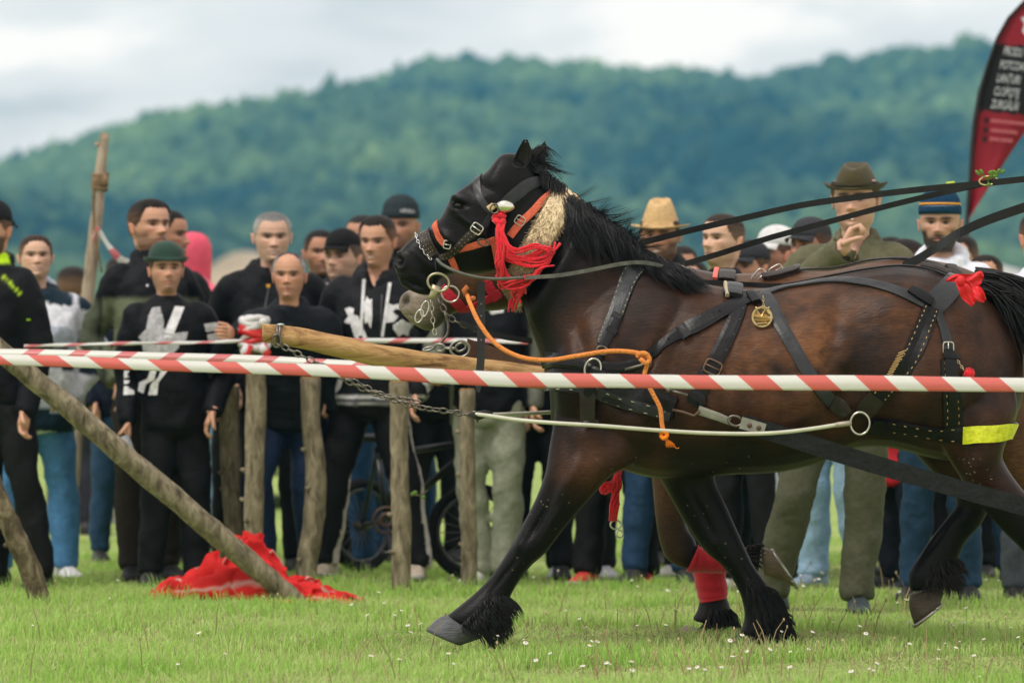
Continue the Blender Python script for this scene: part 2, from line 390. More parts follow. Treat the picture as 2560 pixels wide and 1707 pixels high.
LH = [((2290, 940), (2520, 930), .06, YH - .12), ((2320, 1040), (2545, 1010), .115, YH - .145), ((2355, 1120), (2528, 1070), .12, YH - .16), ((2394, 1185), (2512, 1116), .108), ((2440, 1250), (2508, 1150), .09), ((2495, 1315), (2556, 1222), .072), ((2560, 1380), (2625, 1290), .058), ((2602, 1430), (2664, 1375), .05),
      ((2612, 1500), (2664, 1500), .042), ((2602, 1560), (2668, 1572), .05), ((2580, 1592), (2652, 1612), .05)]
RH = [((2220, 1020), (2450, 1030), .08, YH + .12), ((2285, 1130), (2468, 1120), .105), ((2350, 1200), (2474, 1185), .088), ((2392, 1252), (2476, 1258), .066), ((2368, 1292), (2452, 1312), .054), ((2332, 1338), (2416, 1352), .048),
      ((2298, 1388), (2398, 1394), .050), ((2272, 1434), (2386, 1436), .055), ((2275, 1478), (2362, 1466), .048)]
FTRUNK = [((a[0] + 22, a[1] - 22), (b[0] + 22, b[1] - 20), w) for a, b, w in TRUNK]
FTRUNK[3:8] = [((1560, 640), (1570, 1130), .24), ((1650, 648), (1650, 1140), .26), ((1760, 676), (1760, 1140), .29), ((1844, 684), (1850, 1140), .31), ((1974, 674), (1970, 1130), .32)]
FNECK = [((1660, 655), (1480, 1000), .16), ((1560, 606), (1405, 890), .13), ((1480, 576), (1365, 820), .11), ((1400, 562), (1335, 765), .095)]
FHEAD = [((1410, 575), (1345, 750), .075), ((1330, 545), (1300, 765), .095), ((1260, 570), (1250, 776), .098), ((1200, 605), (1200, 778), .095), ((1140, 650), (1152, 778), .08), ((1090, 690), (1122, 792), .062), ((1045, 716), (1100, 815), .057), ((1013, 729), (1072, 828), .057), ((998, 746), (1042, 816), .046), ((996, 772), (1016, 796), .026)]
FPL = [((1610, 1050), (1790, 1050), .10), ((1650, 1150), (1770, 1150), .08), ((1692, 1250), (1790, 1250), .066), ((1720, 1330), (1810, 1330), .056), ((1726, 1372), (1816, 1372), .053), ((1738, 1412), (1802, 1412), .043), ((1746, 1475), (1812, 1475), .042), ((1746, 1515), (1828, 1525), .052), ((1728, 1550), (1815, 1568), .056)]
FFL = [((1600, 1050), (1760, 1060), .10), ((1624, 1150), (1735, 1150), .08), ((1630, 1210), (1722, 1210), .07), ((1637, 1285), (1714, 1285), .06), ((1646, 1345), (1722, 1325), .056), ((1664, 1394), (1738, 1345), .056), ((1700, 1418), (1742, 1362), .05), ((1748, 1424), (1752, 1374), .041),
       ((1805, 1424), (1805, 1376), .038), ((1860, 1424), (1862, 1368), .044), ((1896, 1434), (1900, 1368), .050)]
FHL = [((2330, 950), (2580, 950), .12), ((2400, 1050), (2598, 1050), .12), ((2480, 1150), (2604, 1130), .10), ((2535, 1250), (2625, 1215), .07), ((2600, 1335), (2675, 1295), .055), ((2640, 1400), (2700, 1390), .045), ((2645, 1500), (2695, 1500), .042), ((2625, 1560), (2690, 1575), .05)]
FHR = [((2300, 950), (2540, 950), .12), ((2380, 1050), (2560, 1050), .12), ((2440, 1150), (2560, 1130), .10), ((2530, 1230), (2610, 1200), .07), ((2610, 1300), (2670, 1270), .055), ((2690, 1370), (2740, 1330), .045), ((2740, 1440), (2780, 1400), .042), ((2790, 1480), (2830, 1420), .05)]

def topx(P):
    """pixel coordinates of world points (n,3)"""
    k = FPX / P[:, 1]
    return P[:, 0] * k + 1280, HORIZON - (P[:, 2] - CAMZ) * k
def sculpt(me, Yc, bumps):
    """raise (+) or sink (-) the hide round pixel spots on both flanks: (px, py, rx, ry, metres, angle)"""
    v = getco(me).astype(float); no = getno(me)
    for px, py, rx, ry, d, an in bumps:
        c = S(px, py, Yc); k = Yc / FPX
        dx = (v[:, 0] - c.x) / k; dz = -(v[:, 2] - c.z) / k
        ca, sa = math.cos(R(an)), math.sin(R(an)); u = (dx * ca + dz * sa) / rx; w = (-dx * sa + dz * ca) / ry
        g = np.exp(-(u * u + w * w)) * np.clip(np.abs(no[:, 1]) * 1.6, 0, 1)
        v += no * (g * d * (1.5 if max(rx, ry) > 55 else 1.15))[:, None]
    putco(me, v)
def vnoise(v, scale, o=3, off=0.): return np.array([fbm(Vector((p[0] * scale + off, p[1] * scale, p[2] * scale)), o) for p in v])

coat_mat = mat('horse_coat', rough=.40, spec=.17, attr=True, var=.40, vscale=170, bump=.22, bscale=210, stretch=(.16, 1, .8))
def horse_body(parts, Yc, voxel, legs, it=5):
    mb = MB()
    tr, nk, hd = parts
    loft(mb, tr, Yc, egg=.12, n=28); loft(mb, nk, Yc, egg=.22, n=24); loft(mb, hd, Yc, egg=.0, n=24, p=2.5)
    for st, y in legs: loft(mb, st, y, n=18)
    return remesh(mb, voxel, it)
def coat(me, dark):
    v = getco(me).astype(float); px, py = topx(v)
    n1 = vnoise(v, 5.5, 4); n2 = vnoise(v, 16, 3, 7.)
    if dark:
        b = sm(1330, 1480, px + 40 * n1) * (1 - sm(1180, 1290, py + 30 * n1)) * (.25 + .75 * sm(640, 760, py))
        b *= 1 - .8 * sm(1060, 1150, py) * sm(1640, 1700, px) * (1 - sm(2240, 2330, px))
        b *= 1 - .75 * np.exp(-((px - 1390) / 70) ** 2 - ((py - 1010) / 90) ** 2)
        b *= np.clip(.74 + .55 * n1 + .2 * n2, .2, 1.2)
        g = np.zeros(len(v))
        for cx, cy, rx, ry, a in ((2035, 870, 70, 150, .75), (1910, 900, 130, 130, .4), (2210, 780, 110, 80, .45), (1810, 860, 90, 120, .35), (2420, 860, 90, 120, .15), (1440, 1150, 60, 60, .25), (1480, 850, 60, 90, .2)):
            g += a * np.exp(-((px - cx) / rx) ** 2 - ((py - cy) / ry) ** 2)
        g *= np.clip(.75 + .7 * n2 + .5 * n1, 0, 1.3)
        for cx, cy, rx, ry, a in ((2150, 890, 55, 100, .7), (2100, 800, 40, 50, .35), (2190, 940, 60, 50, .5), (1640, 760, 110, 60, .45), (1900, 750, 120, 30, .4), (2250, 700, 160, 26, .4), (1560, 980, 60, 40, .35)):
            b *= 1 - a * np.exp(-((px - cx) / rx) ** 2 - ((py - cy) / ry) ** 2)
        black, brown, tan = np.array([.0030, .0028, .0031]), np.array([.046, .0195, .0105]), np.array([.150, .062, .024])
    else:
        b = sm(1090, 1160, px) * (1 - sm(1230, 1330, py)) * np.clip(.85 + .5 * n1, .3, 1.2); g = .45 * sm(1700, 2000, px) * (.7 + n2) + .35 * sm(1620, 1660, px) * (1 - sm(1690, 1730, px)) * sm(1190, 1210, py)
        black, brown, tan = np.array([.006, .0055, .006]), np.array([.075, .034, .017]), np.array([.13, .065, .03])
    g = np.clip(g, 0, 1)[:, None]; b = np.clip(b, 0, 1)[:, None]
    c = black * (1 - b) + brown * b; c = c * (1 - g) + tan * g
    if dark:
        mz = (np.exp(-((px - 1000) / 20) ** 2 - ((py - 668) / 42) ** 2) * np.clip(.8 + .9 * n2, .2, 1.5))[:, None]; c = c * (1 - mz) + np.array([.026, .023, .022]) * mz; nos = np.exp(-(((px - 999) * .94 - (py - 652) * .34) / 9) ** 2 - (((px - 999) * .34 + (py - 652) * .94) / 14) ** 2)[:, None]; c = c * (1 - .9 * nos)
    if not dark:
        mz = (sm(1130, 1050, px) * sm(700, 730, py))[:, None]; pale = np.array([.23, .19, .15])
        lip = sm(1000, 1085, px) * sm(760, 830, py); c = c * (1 - mz) + pale * np.array([1 - .55 * lip]).T * mz
        c *= (1 - .8 * np.exp(-((px - 1013) / 11) ** 2 - ((py - 750) / 19) ** 2))[:, None]
    setcol(me, c)
    return n1

hair_mat = mat('horse_hair', rough=.40, spec=.35, attr=True)
class Hair:
    """tapered strands gathered into one mesh"""
    def __init__(s): s.mb = MB()
    def strand(s, pts, r, c, n=3, tip=.15):
        m = len(pts); s.mb.tube(pts, [r * (1 - (1 - tip) * (i / (m - 1)) ** 1.5) for i in range(m)], n, False, c)
    def build(s, name, parent, m=None, **kw): return s.mb.build(name, m or hair_mat, parent, colors=True, **kw)

def ring_hoof(parent, top, bot, Yc, w0, w1, colr, shoe=None):
    mb = MB(); rs = []
    for i in range(7):
        t = i / 6; a = [top[0][k] * (1 - t) + bot[0][k] * t for k in (0, 1)]; b = [top[1][k] * (1 - t) + bot[1][k] * t for k in (0, 1)]
        mx_, my_ = bot[0][0] - top[0][0], bot[0][1] - top[0][1]; ln_ = math.hypot(mx_, my_); sg = 1 if (mx_ * (top[0][1] - top[1][1]) - my_ * (top[0][0] - top[1][0])) < 0 else -1; a = [a[0] + sg * my_ / ln_ * 7 * math.sin(math.pi * t ** .8), a[1] - sg * mx_ / ln_ * 7 * math.sin(math.pi * t ** .8)]
        rs.append(station_ring(a, b, (w0 * (1 - t) + w1 * t) * (1 + .02 * math.sin(t * 25)), Yc, 24, 0, 2.3))
    mb.rings(rs)
    h = mb.build('hoof', mat('hoof_horn', rough=.5, spec=.4, attr=True, var=.35, vscale=30, bump=.4, bscale=40, stretch=(1, 1, 4)), parent); setcol(h.data, np.array([colr] * len(h.data.vertices)))
    if shoe:
        r = station_ring(bot[0], bot[1], w1 * .92, Yc, 24, 0, 2.3); d = (sum(r, Vector()) - sum(rs[0], Vector())) / 24; d.normalize()
        mb = MB(); mb.tube([p + d * .006 for p in r[-8:] + r[:9 + 8][:17]], .0075, 6); mb.build('horseshoe', mat('shoe_steel', (.42, .40, .36), .4, .5, metal=.9, var=.4), h)
    return h
def feather(parent, rows, Yc, n, colr, drop=(0, .09, 0), seed=1):
    """long hair round a fetlock: rows = (front px, rear px, half width)"""
    r = random.Random(seed); H = Hair()
    n = int(n * 2.6); cl = [(r.uniform(-.02, .02), r.uniform(.5, 1.15)) for _ in range(40)]
    for i in range(n):
        t = r.random() * (len(rows) - 1.001); k = int(t); f = t - k; cdx, cln = cl[int(t * 13) % 40]
        a, b, w = [tuple(np.array(rows[k][q]) * (1 - f) + np.array(rows[k + 1][q]) * f) if q < 2 else rows[k][2] * (1 - f) + rows[k + 1][2] * f for q in (0, 1, 2)]
        ring = station_ring(a, b, w, Yc, 24); j = r.choice([5, 6, 7, 8, 9, 10, 11, 12, 12, 13, 13, 14, 15, 16, 17, 18, 18, 19]) ; p = ring[j % 24].copy(); c = (S(*a, Yc) + S(*b, Yc)) / 2
        o = (p - c).normalized(); ln = cln * r.uniform(.75, 1.15)
        q = [p - o * .006]
        for s_ in (.33, .66, 1.):
            q.append(p + o * (.018 * math.sin(s_ * 2.2)) + Vector((drop[0] + cdx + r.uniform(-.006, .006), r.uniform(-.006, .006), -drop[1] * ln)) * s_)
        H.strand(q, r.uniform(.0011, .0022), [x * r.uniform(.5, 1.5) for x in colr])
    return H.build('feather', parent)

horse = thing('horse', S(1800, 1627, YH), 'dark bay horse with black head and legs trotting in front, nearest the camera', 'horse', 'pair of harnessed horses')
NEAR_LEGS = [(LF, YH - .165), (RF, YH + .15), (LH, YH - .17), (RH, YH + .16)]
hme = horse_body((TRUNK, NECK, HEAD), YH, .0085, NEAR_LEGS, 9)
sculpt(hme, YH, [
    (1500, 900, 70, 150, .020, -25), (1590, 1040, 60, 110, .016, 20), (1420, 960, 40, 90, .018, 0), (1660, 960, 25, 170, -.014, 12), (2090, 1010, 40, 120, -.028, 20),
    (2330, 960, 110, 120, .030, 0), (2250, 760, 90, 50, .014, 0), (2120, 800, 60, 60, -.010, 0), (2480, 980, 40, 110, .012, 10), (2400, 1110, 30, 90, -.012, 20),
    (1620, 900, 14, 130, -.012, 28), (1545, 1010, 60, 14, -.010, 30), (1450, 860, 18, 90, -.012, -15), (1470, 1080, 40, 30, .014, 0), (2060, 900, 22, 130, -.010, 10), (2270, 880, 14, 110, -.010, 22), (2390, 900, 16, 120, -.010, -8), (2210, 1010, 30, 70, -.016, 30),
    (1900, 1000, 12, 110, -.004, 8), (1850, 1000, 12, 110, -.004, 8), (1950, 990, 12, 110, -.004, 8), (1800, 1000, 12, 110, -.004, 8),
    (1345, 1300, 7, 60, -.010, 30), (1385, 1290, 8, 60, .008, 30), (1300, 1360, 12, 14, .007, 0), (1262, 1430, 5, 50, -.008, 38), (1790, 1360, 16, 18, .008, 0), (1760, 1290, 7, 70, -.009, -28), (1872, 1440, 5, 50, -.008, -32), (2350, 1350, 6, 40, -.008, 35), (2420, 1300, 14, 14, .008, 0),
    (1205, 612, 46, 50, .020, 0), (1180, 562, 64, 9, .014, 36), (1122, 596, 46, 9, .013, 42), (1108, 642, 45, 20, -.014, 25), (1236, 668, 30, 14, .008, 0), (1160, 640, 16, 40, -.010, 50), (1250, 560, 14, 60, -.012, 20), (1215, 470, 26, 12, -.010, 30),   # cheek, facial crest, hollow
    (1141, 498, 28, 8, .018, 12), (1147, 513, 14, 6, -.018, 12), (1150, 528, 22, 5, .008, 10), (1178, 480, 26, 16, -.008, 20), (1003, 655, 20, 26, .007, 0), (1035, 705, 22, 8, -.006, 15), (1012, 702, 26, 3.5, -.014, 24), (1040, 714, 18, 3.5, -.012, 18), (1050, 728, 22, 8, .008, 10), (1000, 690, 14, 7, .006, 30), (1060, 650, 40, 7, .007, 42), (1075, 690, 26, 14, -.008, 20),
    (1385, 700, 22, 140, .012, 30), (1345, 690, 16, 130, -.014, 35), (1470, 650, 60, 90, .010, 30), (1318, 1345, 18, 30, .006, 20), (1370, 1240, 14, 70, -.008, 25), (1420, 1200, 16, 60, .010, 28)])
# nostril: a real hollow on both sides
v = getco(hme).astype(float); no = getno(hme); c = S(999, 652, YH); k = YH / FPX
u = (v[:, 0] - c.x) / k; w = -(v[:, 2] - c.z) / k; uu = (u * .94 - w * .34) / 9.5; ww = (u * .34 + w * .94) / 15.
g = np.exp(-(uu * uu + ww * ww) ** 2) * (np.abs(no[:, 1]) > .1); rim = np.exp(-((np.sqrt(uu * uu + ww * ww) - 1.35) / .35) ** 2)
v += no * (-.030 * g + .008 * rim)[:, None]; putco(hme, v)
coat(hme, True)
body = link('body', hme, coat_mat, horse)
HB = bvh_of_src = None
def world_bvh(o):
    off = base_of(o); me = o.data
    return BVHTree.FromPolygons([p.co + off for p in me.vertices], [tuple(p.vertices) for p in me.polygons])
HB = world_bvh(body)

# eye with lids
def eye(parent, px, py, Yc, bv, r=.019):
    d = (S(px, py, Yc) - CAM).normalized(); h = bv.ray_cast(CAM, d)
    p = h[0] + Vector((0, .010, 0)); mb = MB(); mb.ball(p, (r, r * .8, r * .85), 16, 12)
    e_ = mb.build('eye', mat('eye_dark', (.006, .004, .003), .08, .6), parent)
    mb = MB(); pts = [p + Vector((math.cos(t) * r * 1.25, -.008, math.sin(t) * r * .55 + (.3 * r if math.sin(t) > 0 else 0))) for t in np.linspace(0, 2 * math.pi, 17)[:-1]]
    mb.tube(pts, .0045, 6, closed=True); mb.build('eyelid', mat('eyelid_skin', (.010, .009, .009), .5, .4), parent)
eye(horse, 1147, 513, YH, HB)
def ear(parent, base, tip, wid, Yc, lean, c):
    """hollow leaf-shaped ear opening forwards and outwards"""
    mb = MB(); B, T = S(*base, Yc), S(*tip, Yc) + Vector((0, lean, 0)); rs = []; ax = T - B; sd = Vector((ax.z, 0, -ax.x)).normalized()
    for i in range(11):
        t = i / 10; w = wid * (math.sin(math.pi * min(1, .22 + .78 * t)) ** .8) * (1 if t < .99 else .05) + .0015
        cen = B + ax * t + sd * (.012 * math.sin(t * 3)); r = []
        for j in range(14):
            a = 2 * math.pi * j / 14; hollow = -.55 if math.sin(a) < -.2 and abs(math.cos(a)) < .85 else 1.
            r.append(cen + sd * (w * math.cos(a)) + Vector((0, 1, 0)) * (w * .65 * math.sin(a) * (hollow if t > .12 else 1)))
        rs.append(r)
    mb.rings(rs); me_ = remesh(mb, .0045, 2); o = link('ear', me_, coat_mat, parent); setcol(me_, np.array([c] * len(me_.vertices))); return o
ear(horse, (1290, 426), (1314, 343), .030, YH - .055, -.015, (.014, .012, .012))
ear(horse, (1330, 415), (1362, 350), .022, YH + .055, .02, (.012, .011, .011))
ring_hoof(horse, ((1118, 1536), (1204, 1594)), ((1065, 1576), (1150, 1613)), YH - .165, .054, .066, (.075, .078, .088))
ring_hoof(horse, ((1846, 1582), (1926, 1600)), ((1826, 1628), (1922, 1630)), YH + .15, .052, .062, (.06, .058, .058))
ring_hoof(horse, ((2578, 1594), (2648, 1610)), ((2545, 1630), (2636, 1634)), YH - .17, .05, .06, (.05, .045, .04))
ring_hoof(horse, ((2276, 1486), (2360, 1466)), ((2286, 1560), (2352, 1506)), YH + .16, .047, .058, (.06, .042, .028), shoe=True)
BLK = (.007, .0065, .0065)
feather(horse, [((1200, 1466), (1278, 1492), .046), ((1165, 1500), (1264, 1525), .06), ((1130, 1524), (1250, 1562), .066), ((1116, 1538), (1214, 1596), .06)], YH - .165, 420, BLK, (.014, .055, 0), 2)
feather(horse, [((1838, 1462), (1916, 1456), .048), ((1856, 1505), (1944, 1500), .056), ((1860, 1550), (1966, 1552), .062), ((1852, 1580), (1944, 1590), .058)], YH + .15, 520, BLK, (.016, .075, 0), 3)
feather(horse, [((2298, 1388), (2400, 1394), .05), ((2275, 1432), (2386, 1438), .055), ((2275, 1470), (2362, 1462), .05)], YH + .16, 260, (.02, .015, .012), (.01, .06, 0), 4)

# mane: falls over the near side of the neck and streams back
def surf(px, py, bv, off=.0, Yc=YH):
    d = (S(px, py, Yc) - CAM).normalized(); h = bv.ray_cast(CAM, d, 60)
    if h[0] is None: return S(px, py, Yc - .01)
    return h[0] + h[1] * off
H = Hair(); rr = random.Random(5)
CREST = [(1388, 466), (1424, 492), (1470, 522), (1520, 560), (1565, 600), (1605, 640), (1650, 672), (1700, 694), (1745, 712)]
crest = spline(CREST, 8)
for c_ in range(190):
    t = .08 + .80 * (c_ / 189) ** 1.1; cx, cy = crest[int(t * (len(crest) - 1))]
    ln = (200 * (1 - .85 * t) + 24) * rr.uniform(.55, 1.05); sweep = rr.uniform(-.12, .42) + .95 * t
    dx, dy = ln * sweep, ln * (1 - .35 * t) * rr.uniform(.75, 1.05); lift = rr.uniform(.006, .030); wv = rr.uniform(-12, 12); ph = rr.uniform(0, 6); sp = rr.uniform(5, 11)
    for k_ in range(21):
        ox, oy = rr.gauss(0, sp), rr.gauss(0, 4); l2 = rr.uniform(.72, 1.06); lf = lift + rr.uniform(0, .010); cv = rr.uniform(-4, 4); q = []
        for s_ in (0, .18, .38, .58, .78, 1.):
            z_ = 1 - .75 * s_
            q.append(surf(cx + ox * z_ + (dx * s_ ** 1.25 + wv * math.sin(s_ * 4 + ph) * s_) * l2 + cv * s_ * s_, cy + oy + dy * s_ * l2, HB, lf * (.35 + math.sin(s_ * 2.6))))
        b = rr.uniform(.5, 1.5); H.strand(q, rr.uniform(.0011, .0022), (.007 * b, .007 * b, .0085 * b))
for c_ in range(34):     # shorter hair on the poll, behind the crown strap
    t = c_ / 33; cx, cy = 1338 + 56 * t, 428 + 42 * t; dx, dy = rr.uniform(10, 26), rr.uniform(30, 62); lift = rr.uniform(.012, .028)
    for k_ in range(22):
        ox, oy, l2 = rr.gauss(0, 5), rr.gauss(0, 3), rr.uniform(.6, 1.05)
        H.strand([surf(cx + ox + dx * s_ * l2, cy + oy - 7 * math.sin(s_ * 3) + dy * s_ * s_ * l2, HB, lift * (.5 + math.sin(s_ * 2.7))) for s_ in (0, .25, .5, .75, 1.)], rr.uniform(.0012, .0022), (.007, .0068, .0075))
for i in range(26):
    t = rr.choice([rr.uniform(.15, .5), rr.uniform(.35, .7)]); cx, cy = crest[int(t * (len(crest) - 1))]; up = rr.uniform(-14, 60) * (1.5 if rr.random() < .3 else .5); ln = rr.uniform(40, 100)
    for k_ in range(9):
        e1, e2 = rr.gauss(0, 3.5), rr.gauss(0, 3.5); l2 = rr.uniform(.7, 1.05)
        q = [S(cx + e1 * (1 - .4 * s_) + ln * l2 * s_ ** (1.6 if up > 30 else 1) + 6 * math.sin(s_ * 5 + i), cy + 5 + e2 - up * s_ ** 1.7 + 20 * s_ * (1 - s_), YH - .02 - .05 * s_) for s_ in (0, .2, .4, .6, .8, 1.)]
        H.strand(q, rr.uniform(.0009, .0016), (.008, .008, .009))
H.build('mane', horse)
H = Hair()
for c_ in range(26):     # forelock blown back between the ears
    x0, y0 = rr.uniform(1300, 1350), rr.uniform(386, 424); ln = rr.uniform(25, 70) * (1.5 if rr.random() < .2 else 1); up = rr.uniform(-30, 40); yy = rr.uniform(-.05, .05); ph = rr.uniform(0, 6)
    for k_ in range(11):
        e1, e2, l2 = rr.gauss(0, 4), rr.gauss(0, 4), rr.uniform(.7, 1.05)
        q = [S(x0 + e1 * (1 - .6 * s_) + ln * l2 * s_, y0 + e2 * (1 - .6 * s_) - up * math.sin(s_ * 2.2) + 26 * s_ * s_ + 4 * math.sin(s_ * 6 + ph), YH + yy + rr.uniform(-.006, .006)) for s_ in (0, .25, .5, .75, 1.)]
        H.strand(q, rr.uniform(.0009, .0017), (.008, .0075, .008))
H.build('forelock', horse)
H = Hair()
for i in range(1500):     # tail carried high, streaming out of the picture
    x0, y0 = rr.uniform(2412, 2470), 0; y0 = 700 + (x0 - 2412) * .55 + rr.uniform(-6, 8); ln = rr.uniform(.5, 1.1)
    y_ = YH + rr.uniform(-.09, .09) ; dr = rr.uniform(.3, 1.15)
    q = [S(x0 + 210 * ln * s_ ** .9, y0 + (-14 + 30 * rr.random()) * s_ + 260 * dr * s_ ** 2.1 * ln, y_ + .05 * s_ * math.sin(i)) for s_ in (0, .2, .4, .6, .8, 1.)]
    b = rr.uniform(.6, 1.6); H.strand(q, rr.uniform(.002, .004), (.008 * b, .0075 * b, .008 * b), tip=.3)
H.build('tail', horse)
# dried mud specks
H = MB(); rr = random.Random(9)
for i in range(120):
    px, py = rr.choice([(rr.gauss(1285, 28), rr.gauss(1440, 45)), (rr.gauss(1370, 40), rr.gauss(1270, 45)), (rr.gauss(1750, 45), rr.gauss(1350, 60)), (rr.gauss(1840, 40), rr.gauss(1440, 50)), (rr.gauss(1740, 120), rr.gauss(1165, 14)), (rr.gauss(2440, 40), rr.gauss(1190, 30))])
    h = HB.ray_cast(CAM, (S(px, py, YH) - CAM).normalized(), 60)
    if h[0] is None: continue
    r_ = rr.uniform(.0010, .0030) * (2.6 if i == 7 else 1); H.ball(h[0], (r_ * rr.uniform(1, 2.2), r_, r_ * rr.uniform(.7, 1.6)), 6, 4)
H.build('mud_specks', mat('dry_mud', (.13, .11, .075), .9, .1), horse, kind='stuff')

far_horse = thing('horse', S(1800, 1595, YF), 'brown horse with pale muzzle and red leg wraps running behind the bay horse', 'horse', 'pair of harnessed horses')
fme = horse_body((FTRUNK, FNECK, FHEAD), YF, .012, [(FPL, YF + .15), (FFL, YF - .15), (FHL, YF - .16), (FHR, YF + .16)], 4)
sculpt(fme, YF, [(1013, 750, 10, 17, -.032, 15), (1016, 735, 26, 8, .008, 30), (1200, 690, 45, 45, .012, 0), (1105, 755, 40, 14, .008, 35), (1035, 792, 24, 5, -.008, 25)])
coat(fme, False)
fbody = link('body', fme, coat_mat, far_horse); FB = world_bvh(fbody)
ear(far_horse, (1350, 555), (1372, 480), .024, YF + .05, .0, (.03, .018, .012)); eye(far_horse, 1180, 640, YF, FB)
ring_hoof(far_horse, ((1716, 1562), (1790, 1585)), ((1690, 1596), (1778, 1602)), YF + .15, .05, .06, (.16, .13, .095))
ring_hoof(far_horse, ((1904, 1376), (1910, 1436)), ((1926, 1374), (1988, 1467)), YF - .15, .048, .058, (.15, .115, .075), shoe=True)
ring_hoof(far_horse, ((2626, 1562), (2690, 1576)), ((2605, 1596), (2690, 1602)), YF - .16, .05, .06, (.06, .05, .04))
ring_hoof(far_horse, ((2792, 1484), (2830, 1424)), ((2840, 1500), (2868, 1440)), YF + .16, .05, .06, (.06, .05, .04))
feather(far_horse, [((1746, 1512), (1830, 1520), .054), ((1735, 1545), (1824, 1560), .06), ((1722, 1564), (1800, 1580), .06)], YF + .15, 380, BLK, (.012, .08, 0), 6)
feather(far_horse, [((1862, 1424), (1864, 1368), .046), ((1896, 1436), (1900, 1366), .052)], YF - .15, 160, (.02, .015, .013), (.03, .012, 0), 8)
def leg_wrap(st, Yc, grow, pat):
    mb = MB(); rs = []; fl = spline([(s[0][0], s[0][1], s[1][0], s[1][1], s[2]) for s in st], 6)
    for i, f in enumerate(fl):
        g_ = grow + .003 * ((i % 4) / 3)
        ring = station_ring((f[0], f[1]), (f[2], f[3]), f[4] + g_, Yc, 22); c = sum(ring, Vector()) / 22
        rs.append([c + (p - c) * (1 + g_ / max((p - c).length, .02)) for p in ring])
    mb.rings(rs); return mb.build('leg_wrap', mat('red_fleece', (.50, .018, .03), .85, .2, var=.15, bump=.25, bscale=80, sheen=.3), far_horse)
leg_wrap([((1734, 1395), (1806, 1395), .044), ((1740, 1430), (1806, 1430), .043), ((1748, 1475), (1812, 1475), .042), ((1756, 1505), (1810, 1495), .043)], YF + .15, .010, 1)
leg_wrap([((1718, 1422), (1744, 1366), .044), ((1748, 1424), (1752, 1374), .042), ((1790, 1425), (1792, 1376), .039), ((1822, 1424), (1824, 1374), .040)], YF - .15, .010, 1)
H = Hair()
for i in range(260):
    x0 = rr.uniform(2436, 2480); y0 = 672 + (x0 - 2436) * .6 + rr.uniform(-5, 8); dr = rr.uniform(.2, 1)
    q = [S(x0 + 170 * s_, y0 + 170 * dr * s_ ** 2, YF + .08 * math.sin(i) * (.5 + s_)) for s_ in (0, .25, .5, .75, 1.)]
    H.strand(q, rr.uniform(.003, .006), (.012, .011, .012), tip=.3)
H.build('tail', far_horse)
H = Hair()
for i in range(300):
    t = rr.random(); x0, y0 = 1410 + 250 * t, 566 + 88 * t + 10 * math.sin(t * 3)
    q = [surf(x0 + 30 * s_, y0 + 90 * s_ * rr.uniform(.6, 1), FB, .012, YF) for s_ in (0, .3, .6, 1.)]
    H.strand(q, .004, (.012, .011, .012))
H.build('mane', far_horse)
